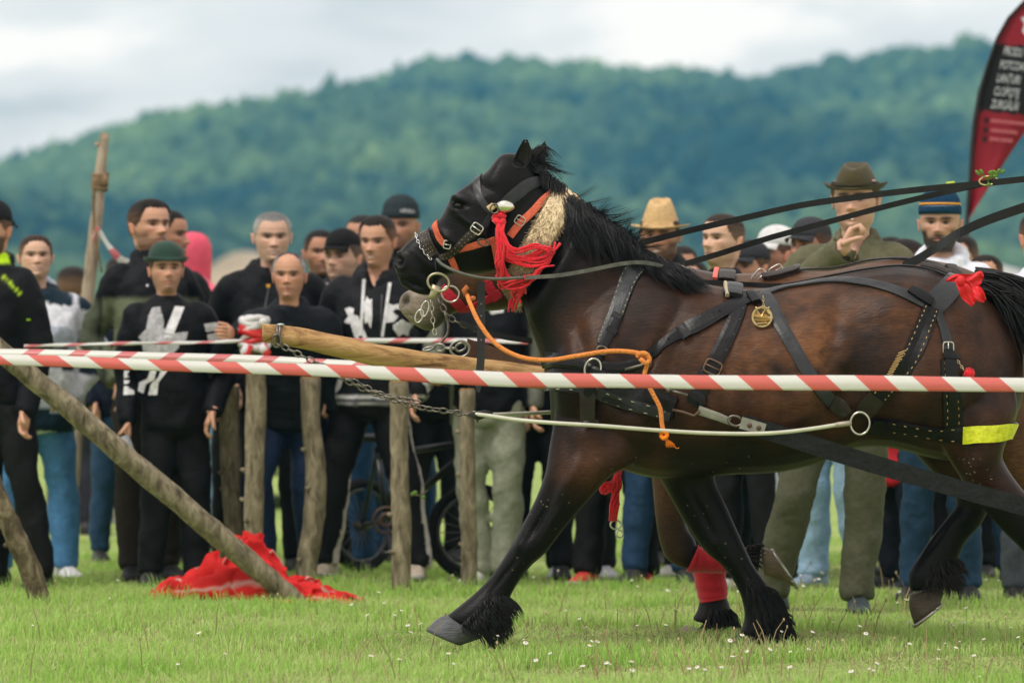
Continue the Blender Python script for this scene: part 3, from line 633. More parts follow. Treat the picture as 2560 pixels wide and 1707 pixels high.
# ------------------------------------------------------------------ people
def W_(c): return tuple(c)
SKIN = (.50, .27, .185)
HZ = [-.60, -.45, -.25, -.12, -.05, -.01, .04, .10, .18, .30, .42, .50, .58, .70, .80, .88, .94, .98, 1.0]
HW = [.34, .265, .235, .228, .228, .228, .235, .255, .290, .328, .352, .36, .364, .362, .340, .290, .225, .14, .02]
HF = [.24, .19, .165, .175, .24, .36, .415, .425, .425, .425, .42, .40, .42, .41, .375, .315, .24, .15, .02]
HBK = [.34, .29, .27, .275, .285, .29, .30, .33, .37, .41, .44, .455, .46, .46, .435, .385, .30, .185, .02]
HTAP = [0, 0, 0, .05, .25, .48, .46, .38, .28, .20, .14, .12, .10, .07, .05, .03, 0, 0, 0]
def head_grid(p, nth=68, nz=82, coarse=True, grow=0., zlo=-.6, zhi=1.):
    """rings of the head and neck in head-height units (chin at z=0, crown at z=1, face towards -y)"""
    if coarse and p.get('far'): nth, nz = 48, 58
    zs = np.concatenate([np.linspace(-.6, -.06, 8, endpoint=False), np.linspace(-.06, .93, nz - 14, endpoint=False), 1 - (np.linspace(.265, .0, 6)) ** 2])
    u = np.linspace(0, 2 * math.pi, nth, endpoint=False); th = u - .42 * np.sin(u)            # denser round the face
    Z, T = np.meshgrid(zs, th, indexing='ij')
    fw = p.get('fw', 1.); jaw = p.get('jaw', 1.)
    w = np.interp(Z, HZ, HW) * fw * np.where((Z > -.04) & (Z < .25), 1 + (jaw - 1) * np.clip(1 - np.abs(Z - .1) / .15, 0, 1), 1); f = np.interp(Z, HZ, HF); b = np.interp(Z, HZ, HBK); tp = np.interp(Z, HZ, HTAP)
    nk = p.get('neck', 1.); w = np.where(Z < -.02, w * nk, w)
    ct, st = np.cos(T), np.sin(T)
    x = w * np.sign(st) * np.abs(st) ** .92 * (1 - tp * np.clip(ct, 0, 1) ** 1.1); y = np.where(ct > 0, -f * np.abs(ct) ** .92, b * np.abs(ct) ** .95)
    fr = np.clip(ct, 0, 1) ** .5
    g = lambda cx, cz, sx, sz: np.exp(-((np.abs(x) - cx) / sx) ** 2 - ((Z - cz) / sz) ** 2)
    d = np.zeros_like(x)
    ns = p.get('nose', 1.); nl = np.clip((.55 - Z) / .22, 0, 1) * np.where(Z < .335, np.clip(1 - (.335 - Z) / .05, 0, 1) ** .7, 1)
    d += ns * (.03 + .115 * np.clip((.54 - Z) / .2, 0, 1)) * nl * np.exp(-(x / (.032 + .035 * np.clip((.48 - Z) / .15, 0, 1))) ** 2)
    d += ns * .022 * g(.055, .325, .03, .025)
    d -= .062 * g(.14, .495, .08, .045); d += .028 * g(.13, .565, .11, .026); d += .018 * g(.20, .40, .07, .06)
    d += .010 * g(.135, .485, .04, .018)
    smile = p.get('smile', 0.)
    d += .020 * g(0, .208, .14, .022) + .022 * g(0, .152, .12, .02) - .020 * g(0, .182, .15 + .04 * smile, .010)
    d += .034 * g(0, .05, .09, .05) - .022 * g(0, .11, .10, .02); d += smile * (.02 * g(.19, .30, .05, .05) - .012 * g(.165, .22, .02, .06))
    d -= .018 * g(.24, .22, .06, .09) * p.get('gaunt', 1.)
    y -= d * fr
    if grow:
        x *= 1 + grow / .36; y *= 1 + grow / .42; Z = np.where(Z > .5, .5 + (Z - .5) * (1 + grow / .5), Z)
    return x, y, Z, T
def head_colors(x, y, Z, T, p):
    sk = np.array(p.get('skin', SKIN)); c = np.ones(x.shape + (3,)) * sk; fr = np.cos(T) > -.1
    g = lambda cx, cz, sx, sz: (np.exp(-((np.abs(x) - cx) / sx) ** 2 - ((Z - cz) / sz) ** 2) * fr)[..., None]
    red = np.array([sk[0] * 1.02, sk[1] * .72, sk[2] * .70])
    for a in (g(.2, .36, .08, .07) * .5, g(0, .34, .06, .05) * .5): c = c * (1 - a) + red * a
    lip = np.clip(g(0, .18, .125, .030) * 1.25, 0, .85); c = c * (1 - lip) + np.array([sk[0] * .80, sk[1] * .55, sk[2] * .55]) * lip; ml = np.clip(g(0, .182, .135, .010) * 1.2, 0, .8); c = c * (1 - ml) + np.array([sk[0] * .28, sk[1] * .16, sk[2] * .16]) * ml
    hr = np.array(p.get('hair_c', (.02, .015, .012))); br = np.array(p.get('brow_c', tuple(hr)))
    st = p.get('stubble', .35); z = Z
    beard = np.clip((sm(.30, .16, z) * sm(-.10, -.03, z) + sm(.42, .30, z) * sm(.18, .26, np.abs(x)) * sm(.0, .1, z)), 0, 1) * fr * (1 - np.exp(-(x / .06) ** 2 - ((z - .17) / .03) ** 2)) * (np.cos(T) > .0)
    mus = np.exp(-(x / .10) ** 2 - ((z - .245) / .022) ** 2) * fr
    a = np.clip(beard * st + mus * p.get('mustache', st), 0, .95)[..., None]; c = c * (1 - a) + hr * a
    gt = (np.exp(-(x / .07) ** 2 - ((z - .07) / .05) ** 2) * fr * p.get('goatee', 0))[..., None]; c = c * (1 - gt) + hr * gt
    eb = np.clip(g(.145, .572, .095, .024) * 1.9, 0, .9); c = c * (1 - eb) + br * eb
    sh = g(.135, .49, .095, .045) * .45; c = c * (1 - sh) + sk * np.array([.5, .42, .4]) * sh  # eye socket shade painted into the skin colour
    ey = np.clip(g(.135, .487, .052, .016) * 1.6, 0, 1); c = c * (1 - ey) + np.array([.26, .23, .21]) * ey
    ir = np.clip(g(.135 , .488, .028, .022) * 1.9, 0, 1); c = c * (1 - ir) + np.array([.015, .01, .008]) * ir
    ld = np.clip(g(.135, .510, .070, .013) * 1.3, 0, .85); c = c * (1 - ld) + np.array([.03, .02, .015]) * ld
    if p.get('smile', 0) > .4:
        t = np.clip(g(0, .18, .07, .012) * 1.5, 0, 1); c = c * (1 - t) + np.array([.6, .56, .5]) * t
    return np.clip(c, 0, 1)
def hair_line(T, p):
    a = np.abs(np.degrees(np.arctan2(np.sin(T), np.cos(T))))
    s = p.get('hair', 'short')
    if s == 'short': ks = ([0, 22, 38, 50, 60, 72, 85, 98, 112, 130, 180], [.81, .82, .83, .77, .64, .54, .44, .56, .44, .24, .12])
    elif s == 'receding': ks = ([0, 20, 35, 50, 65, 78, 88, 100, 125, 180], [.97, .95, .93, .86, .66, .54, .48, .52, .25, .12])
    elif s == 'tied': ks = ([0, 25, 50, 65, 80, 100, 125, 180], [.83, .82, .70, .52, .46, .30, .12, .05])
    else: ks = ([0, 180], [2, 2])
    return np.interp(a, ks[0], ks[1])

def person(px, top, Y, label, rot=0., head=None, jacket=(.02, .02, .022), trousers=(.015, .015, .017), shoes=(.02, .02, .02), pose=None, girth=1., jfn=None, tfn=None, hat=None, hat_h=0., lean=0., collar='crew', hems=.475,
           head_rot=0., head_tilt=0., fingers=.5, gloves=None, jname='jacket', wide=1., baggy=1., vneck=0., feet_px=None, group='spectators behind the tape', jmat=None):
    p = dict(head or {}); q = dict(pose or {}); s = scale_at(Y); rq_ = random.Random(abs(int(px * 13)) + 5)
    p.setdefault('far', Y > 28.5); p.setdefault('fw', rq_.uniform(.93, 1.07)); p.setdefault('jaw', rq_.uniform(.9, 1.2)); p.setdefault('nose', rq_.uniform(.8, 1.3)); p.setdefault('smile', rq_.choice([0, 0, .3, .6])); p.setdefault('gaunt', rq_.uniform(.2, 1.6))
    if lean == 0: lean = rq_.uniform(-3, 5)
    head_tilt += rq_.uniform(-6, 4); head_rot += rq_.uniform(-10, 10)
    H = CAMZ + (HORIZON - top) / s - hat_h
    if 'h' in p: H = p['h']
    fx = px if feet_px is None else feet_px
    base = S(fx, HORIZON + CAMZ * s, Y); base.z = gz(base.x, base.y)
    sway = (px - fx) / s / H                                            # head offset from the feet, in heights
    E = thing('person', base, label, 'person', group)
    rz = Matrix.Rotation(R(rot), 3, 'Z')
    hip = .50; ln = R(lean)
    def up(v):                                                           # upper body: leans forward about the hips
        x, y, z = v; t = max(0, z - hip); 
        return (x, y * 1 - math.sin(ln) * t, (hip + t * math.cos(ln)) if z > hip else z)
    def P(v, upper=True):
        v = up((v[0] * .86, v[1], v[2])) if upper else v
        w = rz @ Vector(v); w.x += sway * max(0, v[2] - hip) / .5; return base + w * H
    kk = girth
    # ---- jacket: torso and sleeves grown into one garment
    sw = .117 * wide
    def tor(z, w, d, yo=0., n=24):
        r = []
        for j in range(n):
            a = 2 * math.pi * j / n; ca, sa = math.cos(a), math.sin(a)
            r.append(P((w * math.copysign(abs(ca) ** .85, ca), yo + d * math.copysign(abs(sa) ** .9, sa), z)))
        return r
    k2 = 1 + (kk - 1) * 1.3
    rows = [(hems, .104 * k2, .076 * k2, 0), (hems + .03, .106 * k2, .079 * k2, 0), (.575, .102 * k2, .078 * k2, -.004 * k2), (.65, .106 * kk, .080 * kk, -.003), (.72, .113 * kk, .082 * kk, 0), (.766, .114 * wide, .078, .004), (.800, .102 * wide, .066, .008), (.824, .074 * wide, .054, .010), (.842, .050, .045, .010)]
    if collar in ('high', 'crew'): rows += [(.855, .042, .044, .004)]
    if collar == 'high': rows += [(.868, .041, .044, .0)]
    mb = MB(); mb.rings([tor(*r) for r in rows])
    rp_ = random.Random(abs(int(px * 7)) + 3)
    if 'le' not in q and 're' not in q and 'lw' not in q and 'rw' not in q:
        o_ = rp_.choice(['pockets', 'hang', 'cross', 'clasp', 'pockets'])
        if o_ == 'pockets': q.update(le=(-.178 * wide, .045, .645), lw=(-.118, -.045, .515), re=(.178 * wide, .045, .645), rw=(.118, -.045, .515), ldir=(.3, -.2, -.9), rdir=(-.3, -.2, -.9))
        if o_ == 'cross': q.update(le=(-.160 * wide, -.035, .640), lw=(.040, -.112, .672), re=(.160 * wide, -.035, .640), rw=(-.050, -.118, .650), lh=.6, rh=.6)
        if o_ == 'clasp': q.update(le=(-.165 * wide, .0, .635), lw=(-.030, -.105, .535), re=(.165 * wide, .0, .635), rw=(.030, -.105, .530), lh=.7, rh=.7)
    q.setdefault('le', (-.152 * wide, .018, .635)); q.setdefault('lw', (-.150 * wide, -.022, .487)); q.setdefault('re', (.152 * wide, .018, .635)); q.setdefault('rw', (.150 * wide, -.022, .487))
    arms = {}
    for sd, e_, w_ in ((-1, q['le'], q['lw']), (1, q['re'], q['rw'])):
        sh = (sd * (sw - .014), .008, .788); mid = tuple((a + b) / 2 for a, b in zip(sh, e_)); mf = tuple((a + b) / 2 for a, b in zip(e_, w_))
        pts = [(sd * .065, .01, .795), sh, mid, e_, mf, w_]; rad = [.034, .039 * kk ** .5, .036 * kk ** .5, .032, .030, .025]
        f_ = spline([(*a, r_) for a, r_ in zip(pts, rad)], 4)
        mb.tube([P(a[:3]) for a in f_], [a[3] * H for a in f_], 14)
        arms[sd] = (P(e_), P(w_), w_)
    if collar == 'hood':
        ringp = [P((.060 * math.cos(t), .012 + .058 * math.sin(t), .846 + .026 * math.sin(t))) for t in np.linspace(0, 2 * math.pi, 17)[:-1]]
        mb.tube(ringp, .017 * H, 8, closed=True)
    elif collar in ('shirt', 'high'):
        ringp = [P((.046 * math.cos(t), .006 + .050 * math.sin(t), .846 + .020 * math.sin(t))) for t in np.linspace(0, 2 * math.pi, 17)[:-1]]
        mb.tube(ringp, .010 * H, 8, closed=True)
    vx_ = .0155 if Y < 27.1 else .0195; jm = remesh(mb, vx_, 3)
    fold(jm, base, .015, int(px) % 97)
    if vneck:
        l_ = to_local(jm, base, rz, H); sv_ = rz.transposed() @ Vector((sway * .68, 0, 0)); u_ = Vector(up((0, 0, .84))) + sv_; zz = l_[:, 2] + (.84 - u_[2]); xx = l_[:, 0] - u_[0]; yy_ = l_[:, 1] - u_[1]
        m_ = sm(.0, .008, (zz - (.855 - vneck)) * .42 - np.abs(xx)) * (yy_ < .0)
        putco(jm, getco(jm) + (m_ * .055 * H)[:, None] * np.array(rz @ Vector((0, 1, -.25))))
    local = to_local(jm, base, rz, H); px_, py_ = topx(getco(jm))
    c0 = np.ones((len(local), 3)) * np.array(jacket)
    if jfn: c0 = jfn(local[:, 0], local[:, 1], local[:, 2], c0, px_, py_)
    setcol(jm, c0)
    jo = link(jname, jm, jmat or cloth_mat, E)
    # ---- trousers
    mb = MB()
    q.setdefault('lk', (-.056, -.012, .285)); q.setdefault('la', (-.066, .010, .045)); q.setdefault('rk', (.056, -.012, .285)); q.setdefault('ra', (.066, .010, .045))
    PW = lambda z, w, d: [P((w * math.cos(2 * math.pi * j / 20), d * math.sin(2 * math.pi * j / 20), z), False) for j in range(20)]
    mb.rings([PW(.44, .076, .062), PW(.47, .090 * kk, .072 * kk), PW(.52, .088 * kk, .072 * kk), PW(.555, .082 * kk, .068 * kk)])
    for sd, kn, an in ((-1, q['lk'], q['la']), (1, q['rk'], q['ra'])):
        hp = (sd * .047, 0, .485); mt = tuple((a + b) / 2 for a, b in zip(hp, kn)); mc = (kn[0] * .6 + an[0] * .4, kn[1] * .6 + an[1] * .4 + .006, kn[2] * .6 + an[2] * .4)
        pts = [(sd * .044, 0, .51), hp, mt, kn, mc, (an[0], an[1], an[2] + .03), (an[0], an[1] - .004, an[2] - .012)]; b = baggy
        rad = [.049, .051 * kk, .048 * kk ** .7, .039 * b, .038 * b, .033 * b, .034 * b]
        f_ = spline([(*a, r_) for a, r_ in zip(pts, rad)], 4); mb.tube([P(a[:3], False) for a in f_], [a[3] * H for a in f_], 14)
    tm = remesh(mb, vx_ + .001, 3); fold(tm, base, .013, int(px) % 89 + 3, True)
    c1 = np.ones((len(tm.vertices), 3)) * np.array(trousers)
    if tfn:
        l2 = to_local(tm, base, rz, H); a_, b_ = topx(getco(tm)); c1 = tfn(l2[:, 0], l2[:, 1], l2[:, 2], c1, a_, b_)
    setcol(tm, c1); link('trousers', tm, cloth_mat, E)
    # ---- shoes
    for an in (q['la'], q['ra']):
        mb = MB(); rs = []; dz = an[2] - .045
        for yy, w, h0, h1 in ((.042, .018, 0, .034), (.030, .024, 0, .05), (.005, .025, 0, .056), (-.030, .026, 0, .040), (-.062, .029, 0, .028), (-.090, .027, 0, .022), (-.108, .015, .002, .014)):
            rs.append([P((an[0] * 1.0 + (w if sx > 0 else -w) * (cx) + (-yy * .18 * (1 if an[0] > 0 else -1)), an[1] + yy, max(0, dz) + h0 + (h1 - h0) * cz), False) for sx, cx, cz in ((1, .8, 0), (1, 1, .25), (1, .9, .7), (1, .45, 1), (-1, .45, 1), (-1, .9, .7), (-1, 1, .25), (-1, .8, 0))])
        mb.rings(rs); sm_ = mb.mesh(); setcol(sm_, np.array([shoes] * len(sm_.vertices))); so = link('shoe', sm_, mat('shoe', rough=.55, spec=.35, attr=True, var=.25, vscale=25, bump=.2), E)
        mb = MB(); mb.rings([[P((an[0] + sx * w * 1.08 + (-yy * .18 * (1 if an[0] > 0 else -1)), an[1] + yy * 1.03, max(0, dz) + z_), False) for sx, z_ in ((1, .0005), (1, .012), (-1, .012), (-1, .0005))] for yy, w in ((.043, .016), (.03, .023), (0, .024), (-.03, .025), (-.062, .028), (-.09, .026), (-.107, .014))])
        mb.build('sole', mat('sole_rubber', (.30, .30, .29), .8, .2) if sum(shoes) > .5 else mat('sole_dark', (.03, .03, .03), .8, .2), so)
    # ---- body: head, neck, hands, one mesh
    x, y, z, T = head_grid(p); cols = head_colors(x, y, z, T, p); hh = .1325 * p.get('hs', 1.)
    hr_ = Matrix.Rotation(R(head_rot), 3, 'Z') @ Matrix.Rotation(R(head_tilt), 3, 'X')
    cz = 1 - hh
    def HP(a, b, c_):
        k_ = min(1, max(0, (c_ + .45) / .45)); v_ = Vector((a, b, c_)); v2 = hr_ @ v_; v_ = v_.lerp(v2, k_)
        q_ = Vector(up((0, 0.0, cz))); w_ = Vector((v_.x * hh, v_.y * hh - .006, v_.z * hh)) + q_
        w3 = rz @ w_; w3.x += sway * (q_.z - hip) / .5; return base + w3 * H
    nz_, nt_ = x.shape; mb = MB(); rings = [[HP(x[i, j], y[i, j], z[i, j]) for j in range(nt_)] for i in range(nz_)]
    mb.rings(rings); mb.c = [W_(c) for row in cols for c in row]
    sk = p.get('skin', SKIN); ske = (sk[0] * .95, sk[1] * .78, sk[2] * .74)
    fw = p.get('fw', 1.)
    for sd in (-1, 1):                                                    # ears
        rs = []
        for i in range(7):
            t = i / 6; zz = .33 + .23 * t; w = .022 + .05 * math.sin(math.pi * (.1 + .85 * t)) ** .7
            rs.append([HP(sd * (.348 * fw + .02 + (.035 + .05 * t) * (.5 + .5 * math.cos(a)) * .8 + .014 * math.sin(a)), .04 + .03 * t + w * math.cos(a) * .9, zz + .01 * math.cos(a)) for a in np.linspace(0, 2 * math.pi, 9)[:-1]])
        mb.rings(rs, c=ske)
    for sd in (-1, 1):                                                    # arms inside the sleeves, hands
        el, wr, wl = arms[sd]; e_ = q['le' if sd < 0 else 're']
        a_ = spline([tuple(P((0, .008, .80))), tuple(P((sd * .09, .008, .79))), tuple(el), tuple(wr)], 4); mb.tube(a_, [.022 * H] * 6 + [.018 * H] * (len(a_) - 6), 10, c=sk)
        if sd < 0: mb.tube([P((0, .006, z_)) for z_ in (.60, .70, .78, .845)], [.05 * H, .05 * H, .045 * H, .03 * H], 12, c=sk)
        hand(mb, el, wr, sd, H, q.get('lh' if sd < 0 else 'rh', fingers), sk, q.get('ldir' if sd < 0 else 'rdir'), rz)
    mb.build('body', skin_mat, E, colors=True)
    # ---- hair
    if p.get('hair', 'short') != 'none':
        x2, y2, z2, T2 = head_grid(p, grow=p.get('hair_t', .022)); line = hair_line(T2, p); zo = head_grid(p)[2]
        keep = (zo > line + .012 * np.sin(T2 * 23)) & ((zo < .76) | (hat is None)); idx = {}; mb = MB(); vs = []
        rj = np.random.default_rng(abs(int(px)))
        jit = 1 + rj.normal(0, .010, x2.shape); x1_, y1_, z1_, _t = head_grid(p); kk_ = sm(0, .16, zo - line) ; x2 = x1_ * 1.012 + (x2 - x1_ * 1.012) * kk_; y2 = y1_ * 1.012 + (y2 - y1_ * 1.012) * kk_; z2 = z1_ + (z2 - z1_) * kk_
        for i in range(nz_ - 1):
            for j in range(nt_):
                k_ = (j + 1) % nt_
                if keep[i, j] or keep[i + 1, j]:
                    f_ = []
                    for a, b in ((i, j), (i, k_), (i + 1, k_), (i + 1, j)):
                        if (a, b) not in idx:
                            idx[(a, b)] = len(vs); inn = .90 if not keep[a, b] else jit[a, b]
                            vs.append(HP(x2[a, b] * inn, y2[a, b] * inn, z2[a, b] if keep[a, b] else z2[a, b]))
                        f_.append(idx[(a, b)])
                    mb.f.append(tuple(f_))
        mb.v = [tuple(v_) for v_ in vs]
        hc = np.array(p.get('hair_c', (.02, .015, .012))) * .6; me_ = mb.mesh()
        inv = np.zeros((len(vs), 3)); keys = list(idx.keys())
        for (a, b), n_ in idx.items():
            side = sm(.86, .50, zo[a, b]) * p.get('fade', .45); cc = hc * (1 - side) + (hc * .4 + np.array(sk) * .6) * side
            gs = p.get('grey_side', 0) * sm(.95, .7, zo[a, b]); cc = cc * (1 - gs) + np.array([.45, .44, .43]) * gs; inv[n_] = cc * (1 + rj.normal(0, .15))
        setcol(me_, np.clip(inv, 0, 1)); link('hair', me_, mat('human_hair', rough=.6, spec=.2, attr=True, var=.3, vscale=120, bump=.5, bscale=160), E)
    if hat: hat(E, HP, hh * H)
    return dict(E=E, P=P, HP=HP, jacket=jo, H=H, base=base, arms=arms, s=s)

cloth_mat = mat('cloth', rough=.62, spec=.13, attr=True, var=.18, vscale=35, bump=.5, bscale=40)
skin_mat = mat('skin', rough=.5, spec=.32, attr=True, var=.07, vscale=60, bump=.08, bscale=150)
def to_local(me, base, rz, H):
    v = getco(me).astype(float) - np.array(base); return (v @ np.array(rz)) / H
def fold(me, base, amp, seed, legs=False):
    """creases of cloth"""
    v = getco(me).astype(float); no = getno(me); o = seed * 3.7
    d = np.array([1.3 * (.5 - abs(noise.noise(Vector((p[0] * 5 + o, p[1] * 5 + 3, p[2] * 6 - p[0] * 5))))) + .7 * noise.noise(Vector((p[0] * 7 + o, p[1] * 7, p[2] * (9 if legs else 10) + p[0] * (11 if legs else 7)))) + .6 * abs(noise.noise(Vector((p[0] * 15, p[1] * 15 + o, p[2] * 22)))) for p in v])
    putco(me, v + no * (d * amp)[:, None])
def hand(mb, el, wr, sd, H, curl, sk, direction, rz):
    """palm, four unequal fingers and a thumb leaving the side of the palm"""
    d = (wr - el).normalized() if direction is None else (rz @ Vector(direction)).normalized()
    side = Vector((0, -1, 0)) if abs(d.y) < .8 else Vector((0, 0, 1))
    side = rz @ side; side = (side - d * side.dot(d)).normalized(); inw = d.cross(side).normalized() * (1 if sd < 0 else -1)
    u = H / 1.75; w0 = wr - d * .015
    L_ = .085 * u; rs = []
    for t, w, th in ((-.3, .026, .022), (0, .028, .021), (.35, .038, .019), (.75, .042, .017), (1.02, .038, .013)):
        c = w0 + d * (L_ * t); rs.append([c + side * (w * u * math.cos(a)) + inw * (th * u * math.sin(a)) for a in np.linspace(0, 2 * math.pi, 13)[:-1]])
    mb.rings(rs, c=sk)
    for i, ln in enumerate((.072, .080, .075, .058)):
        b = w0 + d * (L_ * .95) + side * ((.027 - .018 * i) * u); pts = [b - d * .012]; ang = 0; p_ = b; pts.append(p_)
        for k, fr_ in enumerate((.46, .31, .23)):
            ang += curl * (.55, .95, .75)[k] * 1.35; dv = d * math.cos(ang) + inw * math.sin(ang); p_ = p_ + dv * (ln * fr_ * u); pts.append(p_)
        mb.tube(pts, [.0095 * u, .0095 * u, .009 * u, .0082 * u, .006 * u], 7, c=sk)
    b = w0 + d * (L_ * .25) + side * (.030 * u); dv = (d * .75 + side * .6 + inw * (.2 + .5 * curl)).normalized(); p1 = b + dv * .034 * u; dv2 = (d * .9 + side * .15 + inw * (.3 + .7 * curl)).normalized(); p2 = p1 + dv2 * .028 * u; p3 = p2 + (dv2 + inw * .4 * curl).normalized() * .022 * u
    mb.tube([b - dv * .015, b, p1, p2, p3], [.013 * u, .013 * u, .0105 * u, .0095 * u, .0065 * u], 7, c=sk)

# ---- hats
def hat_rings(mb, HP, rows, tilt=0., n=32, cy=.03):
    mb.rings([[HP(w * math.sin(a), cy - d * math.cos(a), z + tilt * math.cos(a) + (ex(a) if ex else 0)) for a in np.linspace(0, 2 * math.pi, n + 1)[:-1]] for (z, w, d, ex) in rows], cap=True)
def felt_hat(c, brim=.16, roll=.08, crown=.42, pinch=0., band=None, round_top=False, straw=False, base_z=.66, flop=0.):
    def f(E, HP, k):
        mb = MB(); br = lambda s_: (lambda a: roll * s_ * abs(math.sin(a)) ** 2 - flop * s_ * max(0, math.cos(a)))
        z = base_z; rows = [(z - .01, .37, .455, None), (z - .012 , .40 + brim * .5, .48 + brim * .5, br(.35)), (z - .005, .40 + brim, .48 + brim, br(1.)), (z + .014, .40 + brim, .48 + brim, br(1.)), (z + .018, .415 + brim * .3, .49 + brim * .3, br(.2)), (z + .03, .395, .48, None)]
        if round_top:
            for t in (.25, .45, .65, .8, .92, .985): rows.append((z + crown * t, .395 * math.sqrt(max(0, 1 - (max(0, t - .2) / .8) ** 2.6)), .475 * math.sqrt(max(0, 1 - (max(0, t - .2) / .8) ** 2.6)), None))
        else:
            for t, w in ((.3, .385), (.6, .36), (.85, .32), (.97, .285), (1.0, .23)): rows.append((z + crown * t, w * (1 - pinch * .35 * t), w * 1.28, (lambda a, t=t: .05 * t * (abs(math.sin(a)) - .5) * (1 if pinch else 0) - pinch * .08 * t * math.cos(a))))
            rows.append((z + crown * .86, .10, .17, None))
        hat_rings(mb, HP, rows)
        o = mb.build('hat', mat('straw', (.62, .42, .20), .75, .25, var=.3, vscale=60, bump=.8, bscale=90, stretch=(1, 1, 3)) if straw else mat('felt_%d' % int(sum(c) * 9999), c, .95, .1, var=.12, vscale=30, bump=.2, bscale=120, sheen=.15), E)
        if band:
            mb = MB(); hat_rings(mb, HP, [(z + .025, .402, .488, None), (z + .11, .398, .486, None), (z + .11, .36, .46, None), (z + .025, .36, .46, None)])
            mb.build('hat_band', mat('band_%d' % int(sum(band) * 9999), band, .8, .2), o)
    return f
def beanie(c, stripes=None, z0=.66):
    def f(E, HP, k):
        mb = MB(); rows = [(z0, .37, .45, None), (z0 - .01, .395, .485, None), (z0 + .05, .405, .50, None), (z0 + .13, .402, .50, None), (z0 + .15, .385, .485, None)]
        for t in (.3, .5, .68, .82, .92, .98): rows.append((z0 + .15 + .36 * t, .385 * math.sqrt(1 - t ** 2.3), .485 * math.sqrt(1 - t ** 2.3), None))
        hat_rings(mb, HP, rows); me_ = mb.mesh(); n = 32; cc = np.ones((len(me_.vertices), 3)) * np.array(c)
        o = link('beanie', me_, mat('knit', rough=.95, spec=.1, attr=True, var=.2, vscale=60, bump=.6, bscale=80), E)
        if stripes:
            setcol(me_, cc)
            for z_, hgt, sc in stripes:
                t0 = max(0, (z_ - z0 - .15) / .36); t1 = max(0, (z_ + hgt - z0 - .15) / .36); m0, m1 = math.sqrt(max(0, 1 - t0 ** 2.3)) * 1.015, math.sqrt(max(0, 1 - t1 ** 2.3)) * 1.015
                mb = MB(); hat_rings(mb, HP, [(z_, .385 * m0, .49 * m0, None), (z_ + hgt, .385 * m1, .49 * m1, None), (z_ + hgt, .35 * m1, .46 * m1, None), (z_, .35 * m0, .46 * m0, None)])
                m2 = mb.mesh(); setcol(m2, np.array([sc] * len(m2.vertices))); link('stripe', m2, MATS['knit'], o)
        else: setcol(me_, cc)
    return f
def cap(c, brim_dir=0., brim=.30, z0=.68, brim_c=None):
    def f(E, HP, k):
        mb = MB(); rows = [(z0, .34, .45, None), (z0, .385, .475, None)]
        for t in (.15, .35, .55, .72, .86, .95, .99): rows.append((z0 + .45 * t, .39 * math.sqrt(1 - t ** 2.6), .478 * math.sqrt(1 - t ** 2.6), None))
        hat_rings(mb, HP, rows); o = mb.build('cap', mat('cap_%d' % int(sum(c) * 9999), c, .85, .2, var=.15, bump=.2), E)
        mb = MB(); cd, sd_ = math.cos(R(brim_dir)), math.sin(R(brim_dir)); up_, dn = [], []
        for i in range(7):
            t = i / 6; r_ = []; 
            for j in range(13):
                a = (j / 12 - .5) * 2.0; w = .335 * math.sin(a) / math.sin(1.0); ext = brim * math.sqrt(max(0, 1 - (a / 1.05) ** 2))
                yy = -.33 * math.cos(a) - .10 - ext * t; xx = w
                r_.append((xx * cd - yy * sd_, xx * sd_ + yy * cd + .03, z0 + .02 - .07 * t - .12 * (a ** 2) * t * .6))
            up_.append(r_)
        n_ = 13; vs = [HP(*v_) for r_ in up_ for v_ in r_] + [HP(v_[0], v_[1], v_[2] - .022) for r_ in up_ for v_ in r_]; fs = []; o2 = 7 * n_
        for i in range(6):
            for j in range(12): fs += [(i * n_ + j, i * n_ + j + 1, (i + 1) * n_ + j + 1, (i + 1) * n_ + j), (o2 + i * n_ + j, o2 + (i + 1) * n_ + j, o2 + (i + 1) * n_ + j + 1, o2 + i * n_ + j + 1)]
        for j in range(12): fs.append((6 * n_ + j, 6 * n_ + j + 1, o2 + 6 * n_ + j + 1, o2 + 6 * n_ + j))
        mb.add(vs, fs); mb.build('cap_brim', mat('cap_%d' % int(sum(brim_c or c) * 9999), brim_c or c, .85, .2, var=.15, bump=.2), o)
    return f
def hood_up(c):
    def f(E, HP, k):
        mb = MB(); rows = []
        for z_, w, d in ((-.35, .42, .36), (-.1, .41, .42), (.2, .42, .48), (.5, .43, .52), (.75, .42, .52), (.95, .34, .44), (1.06, .20, .28), (1.10, .03, .05)): rows.append((z_, w, d, None))
        hat_rings(mb, HP, rows, cy=.06); mb.build('hood', mat('hood_%d' % int(sum(c) * 9999), c, .9, .15, var=.15, bump=.3), E)
    return f
# ------------------------------------------------------------------ the crowd
def band(a, lo, hi, w=.006): return (sm(lo - w, lo + w, a) * (1 - sm(hi - w, hi + w, a)))[:, None]
def mixc(c, m, k): return c * (1 - m) + np.array(k) * m
BLACKC = (.0045, .0050, .0068); NAVY = (.008, .010, .017)
WHITE_P = (.66, .67, .69)

